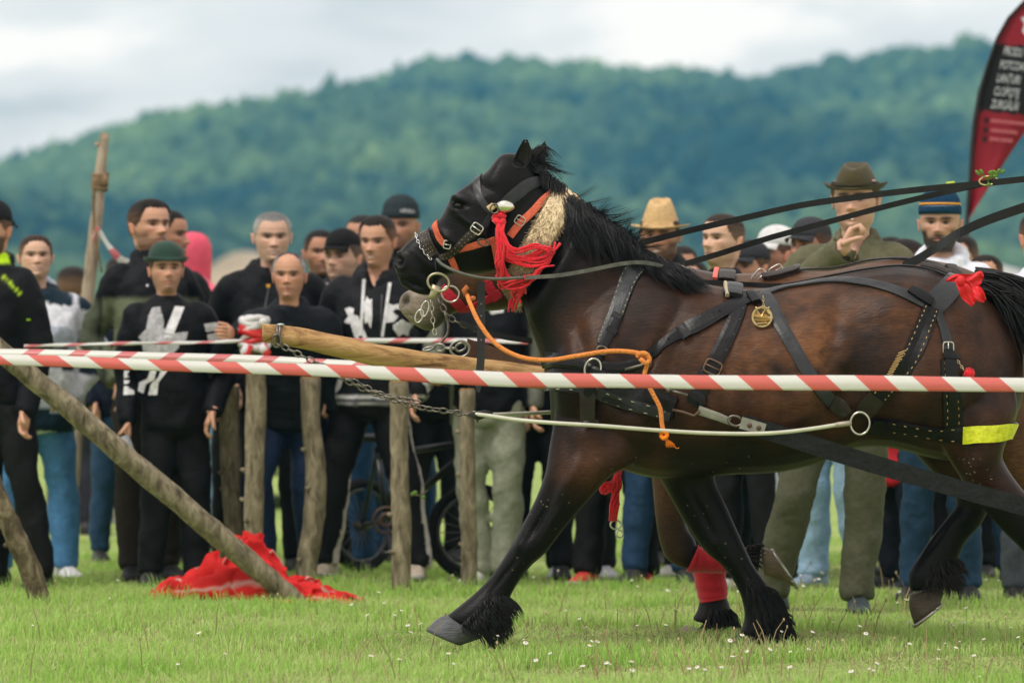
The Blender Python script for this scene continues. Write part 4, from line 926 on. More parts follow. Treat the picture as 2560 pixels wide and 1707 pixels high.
def j_lime(x, y, z, c, px, py):
    m = np.exp(-((z - (.822 - 2.2 * np.clip(np.abs(x) - .03, 0, .2) ** 1.35)) / .0035) ** 2) * (y < .03) * (np.abs(x) > .045) * (np.abs(x) < .10); c = mixc(c, m[:, None], (.42, .62, .03))
    return mixc(c, band(z, .846, .90) * (y < 0)[:, None], (.50, .80, .02))
def j_stripes(x, y, z, c, px, py):
    k = np.floor((z + .15 * np.abs(x)) / .062).astype(int) % 3; pal = np.array([(.74, .76, .82), (.010, .026, .042), (.50, .56, .66)]); c = pal[k]
    return mixc(c, (sm(.10, .108, np.abs(x)) * (1 - sm(.118, .126, np.abs(x))))[:, None], (.60, .62, .68))
def j_olive_panel(x, y, z, c, px, py):
    m = band(z, .50, .742) * (1 - sm(.125, .135, np.abs(x)))[:, None]; c = mixc(c, m, (.13, .15, .09))
    m = (sm(.13, .145, np.abs(x)) * band(z, .40, .74)[:, 0])[:, None] * (x < 0)[:, None]; c = mixc(c, m * .8, (.08, .095, .06))
    return mixc(c, (np.abs(x - .01) < .012)[:, None] * band(z, .50, .76), (0.0066, 0.0072, 0.0099))
def t_sidestripe(w0, k):
    def f(x, y, z, c, px, py):
        m = ((np.abs(y + .004) < w0) & (np.abs(x) > .05) & (z < .50)).astype(float)[:, None]; return mixc(c, m, k)
    return f
def j_flecks(x, y, z, c, px, py):
    n = np.array([noise.noise(Vector((a * 38, 3, b * 38))) for a, b in zip(x, z)]); return mixc(c, sm(.18, .26, n)[:, None] * (z > .6)[:, None], (.50, .50, .56))
def j_cuffs(x, y, z, c, px, py):
    m = band(z, .482, .489, .003) + band(z, .498, .505, .003); return mixc(c, np.clip(m, 0, 1), (.62, .62, .64))

TAN1, TAN2, TAN3 = (.56, .305, .205), (.46, .235, .15), (.64, .40, .29)
P = {}
P['lime'] = person(-24, 500, 26.4, 'man in black jacket with lime collar and backward cap at left edge', rot=-28, head=dict(skin=TAN1, stubble=.85, hair_c=(.012, .010, .009)), jacket=BLACKC, jfn=j_lime, collar='high', hat=cap((.010, .011, .014), 180, .34), hat_h=.015,
    trousers=(0.0055, 0.0055, 0.0060), girth=1.02, wide=1.0, baggy=.95, pose=dict(rw=(.145, -.06, .455), re=(.152, .01, .62), la=(-.02, .02, .045), lk=(-.02, -.02, .285), ra=(.14, -.01, .045), rk=(.10, -.03, .285)), feet_px=-5)
P['woman'] = person(90, 588, 27.3, 'smiling woman with tied brown hair in striped grey and navy pullover and blue jeans', rot=12, head=dict(skin=TAN3, stubble=0, mustache=0, hair='tied', hair_c=(.055, .032, .022), hs=.93, smile=.8, nose=.8, gaunt=.3, fw=1.04), jacket=(.4, .42, .5), jfn=j_stripes, collar='hood',
    trousers=(.075, .21, .42), shoes=(.62, .62, .64), girth=1.22, wide=1.25, hems=.43, baggy=1.15, jname='pullover', pose=dict(la=(-.10, .0, .045), lk=(-.085, -.01, .285), ra=(.085, 0, .045), rk=(.075, -.01, .285)))
P['olivepanel'] = person(380, 507, 27.0, 'tall dark haired man in black jacket with olive chest panels behind green hat man', rot=16, head=dict(skin=TAN1, stubble=.55, hair_c=(.014, .011, .009), hair_t=.05, fw=1.02), jacket=(0.0066, 0.0072, 0.0099), jfn=j_olive_panel, collar='high', trousers=(.026, .020, .016), girth=1.02, wide=.97, head_rot=14, feet_px=375,
    pose=dict(la=(-.05, 0, .045), ra=(.05, .02, .045)))
P['behind'] = person(410, 530, 28.6, 'man with cropped dark hair showing half hidden behind the olive panel jacket', rot=30, head=dict(skin=TAN2, hair_c=(.012, .010, .010), fade=.6, stubble=.5), jacket=(0.0077, 0.0077, 0.0088), trousers=NAVY, head_rot=30)
P['pink'] = person(476, 590, 31.0, 'person in pink hood and lilac jacket standing far behind the green hat man', rot=150, head=dict(skin=TAN3), jacket=(.42, .30, .40), jfn=lambda x, y, z, c, px, py: mixc(c, band(z, .76, .95), (.72, .14, .20)), hat=hood_up((.72, .10, .16)), collar='hood', trousers=(.22, .36, .52), girth=1.15)
P['greenhat'] = person(408, 600, 26.6, 'man in green felt hat and black sweatshirt with white print holding a plastic cup', rot=8, head=dict(skin=TAN1, stubble=.25, mustache=.6, goatee=.6, hair_c=(.013, .011, .010), hair_t=.04), jacket=BLACKC, jname='sweatshirt', hat=felt_hat((.026, .056, .042), .11, .11, .50, round_top=True, base_z=.655), hat_h=.034,
    trousers=(0.0060, 0.0060, 0.0077), girth=1.06, wide=1.10, baggy=1.12, hems=.46, head_tilt=-6, feet_px=440, pose=dict(le=(-.165, .01, .625), lw=(-.172, -.05, .475), re=(.185, .04, .645), rw=(.118, -.070, .505), la=(-.075, 0, .045), ra=(.06, .01, .045), lh=.75, ldir=(.05, -.2, -1), rdir=(-.4, 0, -.8)))
P['grey'] = person(680, 543, 27.7, 'tall smiling man with short grey hair in zipped black jacket', rot=6, head=dict(skin=TAN3, stubble=.10, hair_c=(.20, .20, .20), grey_side=.8, brow_c=(.08, .06, .05), smile=.7, fw=1.04), jacket=BLACKC, vneck=.03, collar='hood', trousers=(0.0066, 0.0066, 0.0083), girth=1.16, wide=1.16)
P['leaner'] = person(752, 648, 26.95, 'balding man in dark navy jacket leaning on the tape wrapped stake', rot=-6, head=dict(skin=(.54, .285, .185), stubble=.15, mustache=.1, hair='receding', hair_c=(.06, .055, .055), grey_side=.85, brow_c=(.05, .04, .035), h=1.59, nose=1.1), jacket=(0.0072, 0.0094, 0.0132), collar='shirt', trousers=(.012, .024, .062),
    girth=1.14, wide=1.10, lean=26, hems=.44, feet_px=725, baggy=1.18, pose=dict(le=(-.22, -.14, .66), lw=(-.150, -.30, .745), ldir=(-.1, -.7, .1), lh=.7, lk=(-.085, -.10, .300), la=(-.075, -.06, .045)))
P['back1'] = person(800, 578, 29.2, 'dark haired man in the back row just left of the black cap man', rot=8, head=dict(skin=TAN2, hair_c=(.012, .010, .010), stubble=.5, smile=.4), jacket=(0.0066, 0.0066, 0.0077), collar='high', trousers=BLACKC)
P['blackcap'] = person(855, 580, 28.4, 'round faced man in black cap and dark jacket with white flecks', rot=-14, head=dict(skin=TAN3, stubble=.35, fw=1.10, jaw=1.15, gaunt=0), jacket=(0.0121, 0.0121, 0.0187), jfn=j_flecks, collar='hood', hat=cap((.008, .008, .009), 0, .22, .72), hat_h=.012, trousers=(.02, .06, .14), girth=1.15, head_rot=-8)
P['back2'] = person(920, 545, 29.4, 'man mostly hidden behind the moustached man, only hair and ear showing', rot=-20, head=dict(skin=TAN2, hair_c=(.02, .02, .022), stubble=.5), jacket=(0.0066, 0.0077, 0.0099), collar='high', trousers=(.02, .07, .17))
P['moustache'] = person(948, 553, 26.9, 'moustached young man in black jacket with large white letters and side striped track pants', rot=-14, head=dict(skin=TAN1, stubble=.12, mustache=.75, goatee=.25, hair_c=(.018, .013, .011), fade=.75, hair_t=.045, head=1), jacket=(0.0077, 0.0083, 0.0105), jfn=j_cuffs, vneck=.06, collar='hood', trousers=(0.0060, 0.0060, 0.0072), tfn=t_sidestripe(.016, (.50, .46, .46)),
    girth=1.06, wide=1.16, baggy=1.15, hems=.475, feet_px=925, head_rot=-6, shoes=(.42, .36, .28), pose=dict(le=(-.20, .03, .66), lw=(-.145, -.02, .505), re=(.20, .03, .66), rw=(.165, -.03, .50), lk=(-.10, -.02, .285), la=(-.125, 0, .045), rk=(.10, -.01, .285), ra=(.135, 0, .045)))
P['beanie'] = person(1003, 502, 29.8, 'smiling man in dark grey beanie standing tallest behind the horse nose', rot=-4, head=dict(skin=TAN2, stubble=.5, smile=.9, hair='none'), jacket=(0.0110, 0.0110, 0.0132), hat=beanie((.026, .036, .042)), hat_h=.02, collar='high', trousers=(.015, .05, .12))
P['khaki'] = person(1222, 548, 26.9, 'man in grey green trousers gripping a stake, head hidden behind the horse', rot=-8, head=dict(skin=TAN1), jacket=(0.0066, 0.0072, 0.0099), jfn=lambda x, y, z, c, px, py: mixc(c, (sm(.11, .125, np.abs(x)) * (z < .80))[:, None], (.13, .135, .11)), trousers=(.245, .26, .195), girth=1.02, shoes=(.55, .55, .52), baggy=1.02,
    collar='high', pose=dict(le=(-.17, -.05, .63), lw=(-.105, -.11, .575), ldir=(-.55, -.2, -.35), lh=.9, lk=(-.048, -.012, .285), la=(-.03, 0, .045), rk=(.055, -.02, .285), ra=(.05, .0, .045)))
P['dark1'] = person(1345, 575, 27.6, 'person in plain black clothes behind the horse chest, one hand showing', rot=-10, head=dict(skin=TAN1), jacket=BLACKC, trousers=(.008, .008, .010), pose=dict(lw=(-.04, -.05, .49), le=(-.13, .02, .63)))
P['dark2'] = person(1452, 596, 27.7, 'person in black trousers and grey shoes behind the lifted foreleg', rot=5, head=dict(skin=TAN1), jacket=(0.0066, 0.0066, 0.0077), trousers=(.009, .009, .011), shoes=(.40, .41, .46), baggy=1.15)
P['dark3'] = person(1540, 618, 26.8, 'person in black trousers and red shoes beneath the horse chest', rot=-12, head=dict(skin=TAN1), jacket=BLACKC, trousers=(.009, .009, .010), shoes=(.55, .04, .04), baggy=1.25, pose=dict(la=(-.085, 0, .045), ra=(.09, 0, .045), lk=(-.07, -.012, .285), rk=(.075, -.012, .285)))
P['straw'] = person(1650, 505, 26.6, 'smiling bearded man in straw hat behind the mane', rot=-8, head=dict(skin=TAN2, stubble=.75, smile=.8, hair_c=(.012, .01, .01)), jacket=(0.0099, 0.0099, 0.0121), collar='hood', hat=felt_hat((.6, .4, .2), .20, .06, .55, pinch=.8, straw=True, base_z=.64), hat_h=.045, trousers=(.02, .05, .11), shoes=(.03, .03, .03), head_rot=-6)
P['short'] = person(1778, 543, 25.6, 'bare headed man with short receding brown hair looking left over the horse back', rot=-32, head=dict(skin=TAN3, stubble=.3, hair_c=(.045, .028, .020), fade=.4, hair='receding' if False else 'short'), jacket=(0.0110, 0.0110, 0.0132), trousers=(.009, .009, .011), tfn=t_sidestripe(.014, (.55, .60, .72)), head_tilt=-8, head_rot=-10, feet_px=1868, shoes=(.65, .66, .64))
P['tealhood'] = person(1882, 604, 27.2, 'person in dark cap and teal hooded top low behind the horse', rot=-40, head=dict(skin=TAN1), jacket=(.010, .085, .085), collar='hood', hat=cap((.03, .032, .038), 0, .25), hat_h=.012, trousers=(.02, .025, .03))
P['whitecap'] = person(1930, 568, 27.4, 'man in white cap half hidden by the dark capped man', rot=-40, head=dict(skin=(.5, .25, .17), stubble=.3), jacket=(.4, .4, .42), hat=cap((.62, .63, .63), 10, .25, .68), hat_h=.012, trousers=(0.0055, 0.0055, 0.0066), head_rot=-10)
P['darkcap'] = person(1998, 548, 26.3, 'man in charcoal cap beside the olive shirted man', rot=-30, head=dict(skin=(.48, .24, .165), stubble=.35), jacket=(.5, .5, .53), hat=cap((.035, .036, .042), 0, .25, .68), hat_h=.012, trousers=(.30, .46, .62), shoes=(.3, .4, .5), head_rot=-14, feet_px=2085, baggy=1.12)
P['olive'] = person(2150, 408, 23.8, 'man in olive felt hat, shirt and trousers holding a cigarette to his mouth', rot=-12, head=dict(skin=(.60, .36, .26), stubble=.12, mustache=.12, hair_c=(.016, .012, .010), hair_t=.05, fw=1.03), jacket=(.105, .103, .058), jname='shirt', collar='shirt', vneck=.075, hat=felt_hat((.058, .050, .024), .15, .12, .42, pinch=.8, band=(.035, .032, .018), base_z=.655), hat_h=.026,
    trousers=(.070, .072, .045), shoes=(.030, .042, .048), girth=1.05, wide=1.10, baggy=1.12, feet_px=2110, head_rot=6, pose=dict(le=(-.215, -.03, .665), lw=(-.002, -.125, .828), ldir=(.4, -.05, .9), lh=1.0, re=(.20, .02, .65), rw=(.13, -.03, .52), lk=(-.10, -.06, .285), la=(-.155, -.03, .045), rk=(.05, -.01, .285), ra=(.035, -.02, .045)))
P['bluebeanie'] = person(2352, 482, 24.6, 'bearded man in striped blue beanie and white hooded jacket', rot=-10, head=dict(skin=(.50, .29, .20), stubble=.95, mustache=.95, hair='none', hair_c=(.010, .008, .008), gaunt=1.6, nose=1.1), jacket=(.66, .69, .77), collar='hood', hat=beanie((.012, .045, .095), [(.825, .035, (.80, .36, .06)), (.775, .028, (.30, .34, .42))]), hat_h=.028,
    trousers=(.016, .042, .082), girth=1.1, wide=1.12)
P['edge'] = person(2598, 520, 25.3, 'person in pale jacket and grey jeans cut off by the right edge', rot=20, head=dict(skin=TAN1), jacket=(.62, .65, .72), trousers=(.06, .07, .085), wide=1.15, pose=dict(le=(-.21, -.04, .70), lw=(-.13, -.10, .72)))
P['redback'] = person(2255, 600, 26.0, 'person in red top and dark trousers behind the olive trousers', rot=-60, head=dict(skin=TAN1), jacket=(.45, .02, .03), hems=.30, trousers=(.010, .012, .02), jname='long_top')
P['fardark'] = person(182, 668, 34.0, 'dark haired person in black far behind the tall pole', rot=170, head=dict(skin=TAN1, hair_c=(.02, .015, .012), hair_t=.06), jacket=(.03, .03, .034), trousers=(.02, .02, .03), collar='high')
P['fill1'] = person(300, 640, 29.6, 'person in dark blue jacket glimpsed between the striped pullover and olive panels', rot=20, head=dict(skin=TAN1), jacket=(.006, .010, .022), trousers=(.02, .05, .10), collar='high')
P['fill2'] = person(600, 690, 29.0, 'short person in black hidden behind the tape wrapped stake', rot=-15, head=dict(skin=TAN2), jacket=(.006, .006, .007), trousers=(.007, .007, .008), collar='high')
P['fill3'] = person(1085, 600, 29.5, 'person in dark clothes hidden behind the brown horse muzzle', rot=10, head=dict(skin=TAN2), jacket=(.006, .006, .008), trousers=(.006, .006, .007), collar='high')
P['fill4'] = person(1735, 640, 28.0, 'person in black trousers and white shoes behind the red wrapped leg', rot=-20, head=dict(skin=TAN1), jacket=(.006, .006, .007), trousers=(.008, .009, .012), shoes=(.6, .6, .58))
P['fill5'] = person(2465, 640, 27.0, 'person in dark blue jeans behind the raised hind hoof', rot=-10, head=dict(skin=TAN1), jacket=(.5, .52, .56), trousers=(.012, .030, .060))
P['fill6'] = person(1700, 620, 29.0, 'person in dark blue clothes between the straw hat and the bare headed man', rot=12, head=dict(skin=TAN2), jacket=(.008, .012, .022), trousers=(.010, .012, .016))
P['fill7'] = person(1965, 606, 29.3, 'person in black behind the white cap and charcoal cap', rot=-8, head=dict(skin=TAN1), jacket=(.006, .006, .007), trousers=(.006, .006, .007))
P['fill8'] = person(2225, 600, 27.6, 'person in dark jeans hidden behind the olive shirt shoulder', rot=14, head=dict(skin=TAN2), jacket=(.010, .010, .012), trousers=(.012, .030, .055))
P['fill9'] = person(2410, 590, 27.4, 'person in black trousers hidden behind the white hooded jacket', rot=-20, head=dict(skin=TAN1), jacket=(.02, .02, .024), trousers=(.006, .006, .007))
# ------------------------------------------------------------------ harness, bridle and ornaments
leather = mat('leather_black', (.006, .006, .007), .36, .24, var=.3, vscale=25, bump=.10, bscale=60)
leather_grey = mat('leather_worn', (.026, .028, .031), .38, .30, var=.3, vscale=25, bump=.10, bscale=50)
leather_brown = mat('leather_brown', (.022, .016, .013), .45, .35, var=.4, vscale=40, bump=.3, bscale=60)
webbing = mat('webbing_orange', (.62, .13, .07), .8, .2, var=.2, vscale=80, bump=.5, bscale=120)
webbing_red = mat('webbing_red', (.42, .02, .035), .8, .2, var=.2, vscale=80, bump=.5, bscale=120)
steel = mat('steel', (.55, .53, .48), .28, .5, metal=1., var=.3)
steel_dark = mat('chain_iron', (.17, .15, .13), .45, .5, metal=.9, var=.5, vscale=60, bump=.3)
brass = mat('brass', (.62, .47, .24), .32, .5, metal=1., var=.25)
red_yarn = mat('red_yarn', (.80, .014, .030), .8, .25, var=.2, vscale=90, bump=.6, bscale=200, sheen=.3)
stitch = mat('thread', (.50, .33, .14), .7, .3)
BOTH = None
def cast(px, py, bvs, Yc=YH):
    d = (S(px, py, Yc) - CAM).normalized(); best = None
    for b in bvs:
        h = b.ray_cast(CAM, d, 80)
        if h[0] is not None and (best is None or h[3] < best[2]): best = (h[0], h[1], h[3])
    if best is None:
        for b in bvs[:1]:
            h = b.find_nearest(S(px, py, Yc))
            return h[0], h[1]
    return best[0], best[1]
def strap(name, pts, width, parent, m=None, bvs=None, off=.003, thick=.005, Yc=YH, n=7, end_lift=None, smooth_n=5):
    """a leather strap laid on the hide along pixels pts; width in pixels (one or one per point)"""
    bvs = bvs or [HB]; k = Yc / FPX
    ww = width if hasattr(width, '__len__') else [width] * len(pts)
    f = spline([(*p, w) for p, w in zip(pts, ww)], n); C, Nn = [], []
    for x, y, w in f:
        h, nn = cast(x, y, bvs, Yc); C.append(h); Nn.append(nn)
    m_ = len(f)
    for _ in range(smooth_n):
        Nn = [(Nn[max(i - 1, 0)] + Nn[i] * 2 + Nn[min(i + 1, m_ - 1)]).normalized() for i in range(m_)]
        C = [C[i] if i in (0, m_ - 1) else C[i] * .5 + (C[i - 1] + C[i + 1]) * .25 for i in range(m_)]
    rings = []
    for i in range(m_):
        t = (C[min(i + 1, m_ - 1)] - C[max(i - 1, 0)]).normalized(); nn = (Nn[i] - t * Nn[i].dot(t)).normalized(); sd = t.cross(nn).normalized(); w = f[i][2] * k / 2
        lo, hi = [], []
        for q in (-1, -.5, 0, .5, 1):
            p = C[i] + sd * (w * q); h = bvs[0].find_nearest(p, .3); o = off
            if h[0] is not None:
                dd = (p - h[0]).dot(h[1]); o = max(off, off - dd) if dd < off * 2 else off * 0 + off
            lo.append(p + nn * (o - .002)); hi.append(p + nn * (o + thick * (1 if abs(q) < 1 else .75)))
        rings.append(lo + hi[::-1])
    mb = MB(); mb.rings(rings); ob = mb.build(name, m or leather, parent)
    for p in ob.data.polygons: p.use_smooth = False
    ob['_'] = 0; del ob['_']
    return ob, rings
def studs(rings, parent, every, lanes, r, m, name='stud'):
    mb = MB()
    for i in range(2, len(rings) - 2, every):
        hi = rings[i][5:][::-1]
        for l in lanes:
            a = (l + 1) / 2 * 4; j = min(int(a), 3); p = hi[j].lerp(hi[j + 1], a - j); mb.ball(p, r, 6, 4)
    o = mb.build(name, m, parent, kind='stuff'); return o
def stitches(rings, parent, lanes=(-.8, .8), m=None, step=2, r=.0016):
    mb = MB()
    for i in range(1, len(rings) - 2, step):
        for l in lanes:
            a = (l + 1) / 2 * 4; j = min(int(a), 3)
            g = lambda q: rings[q][5:][::-1][j].lerp(rings[q][5:][::-1][j + 1], a - j)
            d = (CAM - g(i)).normalized() * .001; mb.tube([g(i) + d, g(i).lerp(g(i + 1), .7) + d], r, 5)
    return mb.build('stitching', m or stitch, parent, kind='stuff')
def ring_at(name, px, py, rx, ry, Yc, r, m, parent, ang=0., tilt=.0, n=24, part=(0, 1)):
    mb = MB(); k = Yc / FPX; pts = []
    a0, a1 = part[0] * 2 * math.pi, part[1] * 2 * math.pi; cl = part == (0, 1)
    for t in np.linspace(a0, a1, n + 1)[:(-1 if cl else None)]:
        x, y = rx * math.cos(t), ry * math.sin(t); ca, sa = math.cos(R(ang)), math.sin(R(ang)); u, w = x * ca - y * sa, x * sa + y * ca
        p = S(px + u, py + w, Yc); p.y += tilt * w * k; pts.append(p)
    mb.tube(pts, r, 8, closed=cl); return mb.build(name, m, parent)
def chain(name, pts, link_len, r, m, parent=None, **kw):
    """links one by one along 3D pts, each turned a quarter from the last"""
    P3 = [Vector(p) for p in pts]; L_ = [0]
    for a, b in zip(P3, P3[1:]): L_.append(L_[-1] + (b - a).length)
    def at(s_):
        i = min(max(0, int(np.searchsorted(L_, s_)) - 1), len(P3) - 2); f = (s_ - L_[i]) / max(1e-9, L_[i + 1] - L_[i]); return P3[i].lerp(P3[i + 1], f)
    par = parent or thing(name, P3[0], kw['label'], kw['cat']); step = link_len * .72; nl = max(2, int(L_[-1] / step))
    for i in range(nl):
        s_ = i * L_[-1] / nl; a, b = at(s_), at(min(L_[-1], s_ + step)); d = (b - a).normalized(); c = (a + b) / 2
        u = Vector((0, -1, 0)); u = (u - d * u.dot(d)).normalized(); w = d.cross(u)
        u2 = (u * math.cos(i * 1.45 + .4) + w * math.sin(i * 1.45 + .4)); hl = link_len / 2 - r; wd = link_len * .31 - r * .3; ps = []
        for t in np.linspace(0, 2 * math.pi, 13)[:-1]: ps.append(c + d * (math.copysign(abs(math.cos(t)) ** .7, math.cos(t)) * hl) + u2 * (math.sin(t) * wd))
        mb = MB(); mb.tube(ps, r, 6, closed=True); mb.build('link', m, par)
    return par
def buckle(px, py, w, h, ang, Yc, parent, m=None, bvs=None, lift=.012, r=.0028):
    h0, nn = cast(px, py, bvs or [HB], Yc); Yb = (h0 + nn * lift).y; mb = MB(); pts = []
    for t in np.linspace(0, 2 * math.pi, 25)[:-1]:
        x, y = math.copysign(abs(math.cos(t)) ** .45, math.cos(t)) * w / 2, math.copysign(abs(math.sin(t)) ** .45, math.sin(t)) * h / 2; ca, sa = math.cos(R(ang)), math.sin(R(ang))
        pts.append(S(px + x * ca - y * sa, py + x * sa + y * ca, Yb))
    mb.tube(pts, r, 7, closed=True); o = mb.build('buckle', m or steel, parent)
    mb = MB(); ca, sa = math.cos(R(ang)), math.sin(R(ang)); mb.tube([S(px - w / 2 * ca, py - w / 2 * sa, Yb - .002), S(px + w / 2 * ca, py + w / 2 * sa, Yb - .004)], r * .8, 6); mb.build('prong', m or steel, o)

harness = thing('breast_harness', S(1800, 1000, YH), 'black leather breast collar harness with straps and brass fittings on the bay horse', 'harness')
A = harness
# breast collar: wide padded band round the chest, running back along the side
strap('breast_band', [(1374, 925), (1392, 930), (1440, 940), (1500, 956), (1560, 978), (1620, 1000), (1690, 1022)], [92, 92, 86, 80, 74, 66, 60], A, leather, off=.004, thick=.016, n=8)
_, rg = strap('breast_band_cover', [(1376, 968), (1430, 962), (1500, 978), (1570, 1004), (1640, 1028), (1680, 1042)], [20, 26, 30, 30, 26, 22], A, leather_grey, off=.022, thick=.004)
stitches(rg, _, (-.7, .7), mat('thread_pale', (.42, .40, .30), .7, .3), 3)
strap('padded_roll', [(1374, 905), (1400, 908), (1440, 912), (1490, 926), (1520, 940)], [28, 30, 30, 26, 16], A, leather, off=.016, thick=.020)
# shoulder strap from the withers
_, rg = strap('neck_strap', [(1592, 664), (1575, 692), (1556, 740), (1538, 790), (1520, 830), (1506, 862)], [46, 44, 40, 38, 36, 28], A, leather_grey, thick=.007)
stitches(rg, _, (-.85, .85), mat('thread_pale', (.42, .40, .30), .7, .3), 2, .0013)
strap('strap_keeper', [(1532, 788), (1553, 799)], 16, A, leather, off=.009, thick=.006, n=4); strap('strap_keeper', [(1518, 822), (1541, 836)], 16, A, leather, off=.009, thick=.006, n=4)
strap('strap_end', [(1541, 800), (1524, 832), (1508, 866), (1502, 876)], [24, 26, 24, 12], A, leather, off=.008, thick=.005)
ring_at('strap_ring', 1506, 876, 14, 10, YH - .29, .004, steel_dark, A, 20)
strap('hanger_strap', [(1500, 880), (1494, 910), (1490, 930)], 24, A, leather, off=.004)
ring_at('d_ring', 1482, 922, 20, 26, YH - .30, .0042, steel, A, 15, part=(.35, 1.1))
# ring strap from the collar to the back pad
strap('tug_strap', [(1506, 916), (1545, 920), (1590, 912), (1612, 902)], [24, 26, 28, 24], A, leather, off=.010, thick=.010)
_, rg = strap('shoulder_tug', [(1618, 888), (1650, 868), (1690, 838), (1725, 822), (1790, 788), (1850, 758), (1892, 744)], [22, 24, 28, 42, 40, 38, 34], A, leather, off=.006, thick=.007)
studs(rg, _, 9, (0,), .0035, mat('hole_dark', (.004, .004, .004), .8, .1), 'buckle_holes')
strap('tug_keeper', [(1702, 818), (1722, 846)], 26, A, leather, off=.014, thick=.008, n=4); strap('back_keeper', [(1875, 738), (1892, 762)], 22, A, leather, off=.014, thick=.008, n=4)
mb = MB(); mb.tube([surf(1618, 884, HB, .02), surf(1606, 898, HB, .026), surf(1598, 914, HB, .026), surf(1562, 926, HB, .022)], .006, 8); mb.build('tug_hook', steel_dark, A)
# back pad and girth
strap('back_pad', [(1832, 712), (1834, 730), (1830, 746)], [40, 46, 46], A, leather_grey, off=.01, thick=.016)
strap('pad_edge', [(1812, 716), (1814, 735), (1818, 748)], 9, A, mat('felt_pale', (.42, .36, .25), .9, .1), off=.012, thick=.014)
_, rg = strap('girth_strap', [(1850, 764), (1838, 800), (1815, 850), (1790, 900), (1765, 940), (1748, 980), (1730, 1010)], [34, 36, 38, 40, 42, 40, 36], A, leather, off=.004, thick=.007)
studs(rg, _, 5, (-.7, .7), .003, mat('stud_dark', (.12, .115, .10), .4, .5, metal=.7), 'rivets')
buckle(1782, 918, 42, 34, 25, YH, A, mat('buckle_rust', (.20, .12, .085), .5, .5, metal=.7), r=.0035, lift=.02)
strap('girth_end', [(1728, 985), (1752, 1000), (1748, 1004)], [30, 34, 30], A, leather, off=.012, thick=.008, n=4)
mb = MB(); mb.tube([surf(1682, 978, HB, .03), surf(1700, 982, HB, .03), surf(1722, 988, HB, .026)], .006, 8); mb.ball(surf(1682, 978, HB, .034), .011, 8, 6); mb.build('collar_bolt', steel_dark, A)
mb = MB(); mb.tube([surf(1686, 1022, HB, .028), surf(1710, 1026, HB, .03), surf(1738, 1036, HB, .03), surf(1752, 1024, HB, .03)], .0055, 8); mb.build('trace_hook', mat('iron_rust', (.12, .075, .055), .6, .4, metal=.6), A)
# crupper straps over loin and croup
_, rg = strap('back_strap', [(1905, 738), (1950, 722), (2010, 712), (2060, 704), (2110, 702), (2160, 707), (2210, 718), (2262, 736), (2310, 760)], [24, 26, 28, 28, 28, 28, 28, 30, 26], A, leather_grey, off=.004, thick=.006)
strap('spine_strap', [(1955, 716), (2020, 704), (2090, 690), (2170, 676), (2240, 668), (2300, 672), (2350, 686), (2385, 702)], 9, A, leather, off=.004, thick=.006)
strap('pad_strap', [(1908, 736), (1925, 760), (1950, 810), (1985, 870), (2020, 930), (2060, 985), (2104, 1024)], [34, 36, 34, 32, 32, 32, 34], A, leather_grey, off=.004, thick=.006)
strap('strap_tip', [(2078, 1002), (2104, 1018), (2120, 1034)], [36, 40, 30], A, leather_brown, off=.012, thick=.006)
strap('croup_strap', [(2402, 690), (2372, 724), (2345, 752), (2330, 776)], [56, 58, 60, 50], A, leather_grey, off=.004, thick=.006)
strap('strap_joint', [(2275, 728), (2300, 742), (2328, 760)], [30, 34, 24], A, leather, off=.012, thick=.010)
o, rg = strap('hip_strap', [(2328, 770), (2312, 808), (2290, 862), (2264, 906), (2230, 950), (2200, 985), (2172, 1020)], [40, 42, 44, 46, 48, 48, 46], A, leather, off=.004, thick=.008)
stitches(rg, o, (-.72, .72), None, 2, .0019)
mb = MB()
for i in range(10):
    t = i / 9; a = surf(2254 - 32 * t - 9, 884 + 56 * t + 2, HB, .018); b = surf(2254 - 32 * t + 9, 884 + 56 * t - 6, HB, .018); mb.tube([a, b], .0022, 5)
mb.build('braid_stitching', stitch, o, kind='stuff')
strap('hip_strap_end', [(2190, 990), (2168, 1016), (2158, 1034)], [46, 50, 40], A, leather_brown, off=.014, thick=.006)
strap('rump_strap', [(2342, 780), (2358, 820), (2368, 860), (2372, 880)], [18, 24, 26, 26], A, leather_grey, off=.004, thick=.006)
buckle(2371, 870, 30, 26, 90, YH, A, steel, r=.003, lift=.016)
strap('rump_strap_end', [(2370, 876), (2373, 920), (2378, 970), (2380, 1004), (2380, 1012)], [26, 30, 28, 22, 8], A, leather, off=.012, thick=.006)
strap('strap_keeper', [(2354, 893), (2392, 896)], 14, A, leather, off=.018, thick=.005, n=4)
o, rg = strap('rump_hanger', [(2370, 900), (2374, 950), (2380, 1010), (2382, 1070)], [40, 44, 48, 50], A, leather, off=.003, thick=.007); stitches(rg, o, (-.6, .6), None, 2, .0015)
# breeching band round the rump with yellow tape
o, rg = strap('breeching_band', [(2172, 1058), (2210, 1062), (2270, 1070), (2340, 1082), (2410, 1086), (2480, 1084), (2520, 1075), (2536, 1070)], [34, 36, 38, 40, 40, 40, 40, 36], A, leather, off=.004, thick=.010); stitches(rg, o, (-.75, .75), None, 3, .0015)
strap('breeching_tip', [(2174, 1058), (2200, 1062), (2222, 1064)], [42, 44, 34], A, leather, off=.016, thick=.006)
strap('yellow_tape', [(2406, 1086), (2440, 1086), (2480, 1084), (2510, 1078), (2530, 1072)], [44, 42, 42, 40, 36], A, mat('tape_yellow', (.62, .66, .02), .35, .5, var=.3, vscale=60, bump=.6, bscale=40), off=.016, thick=.003)
ring_at('steel_ring', 2150, 1058, 24, 28, YH - .335, .0042, steel, A)
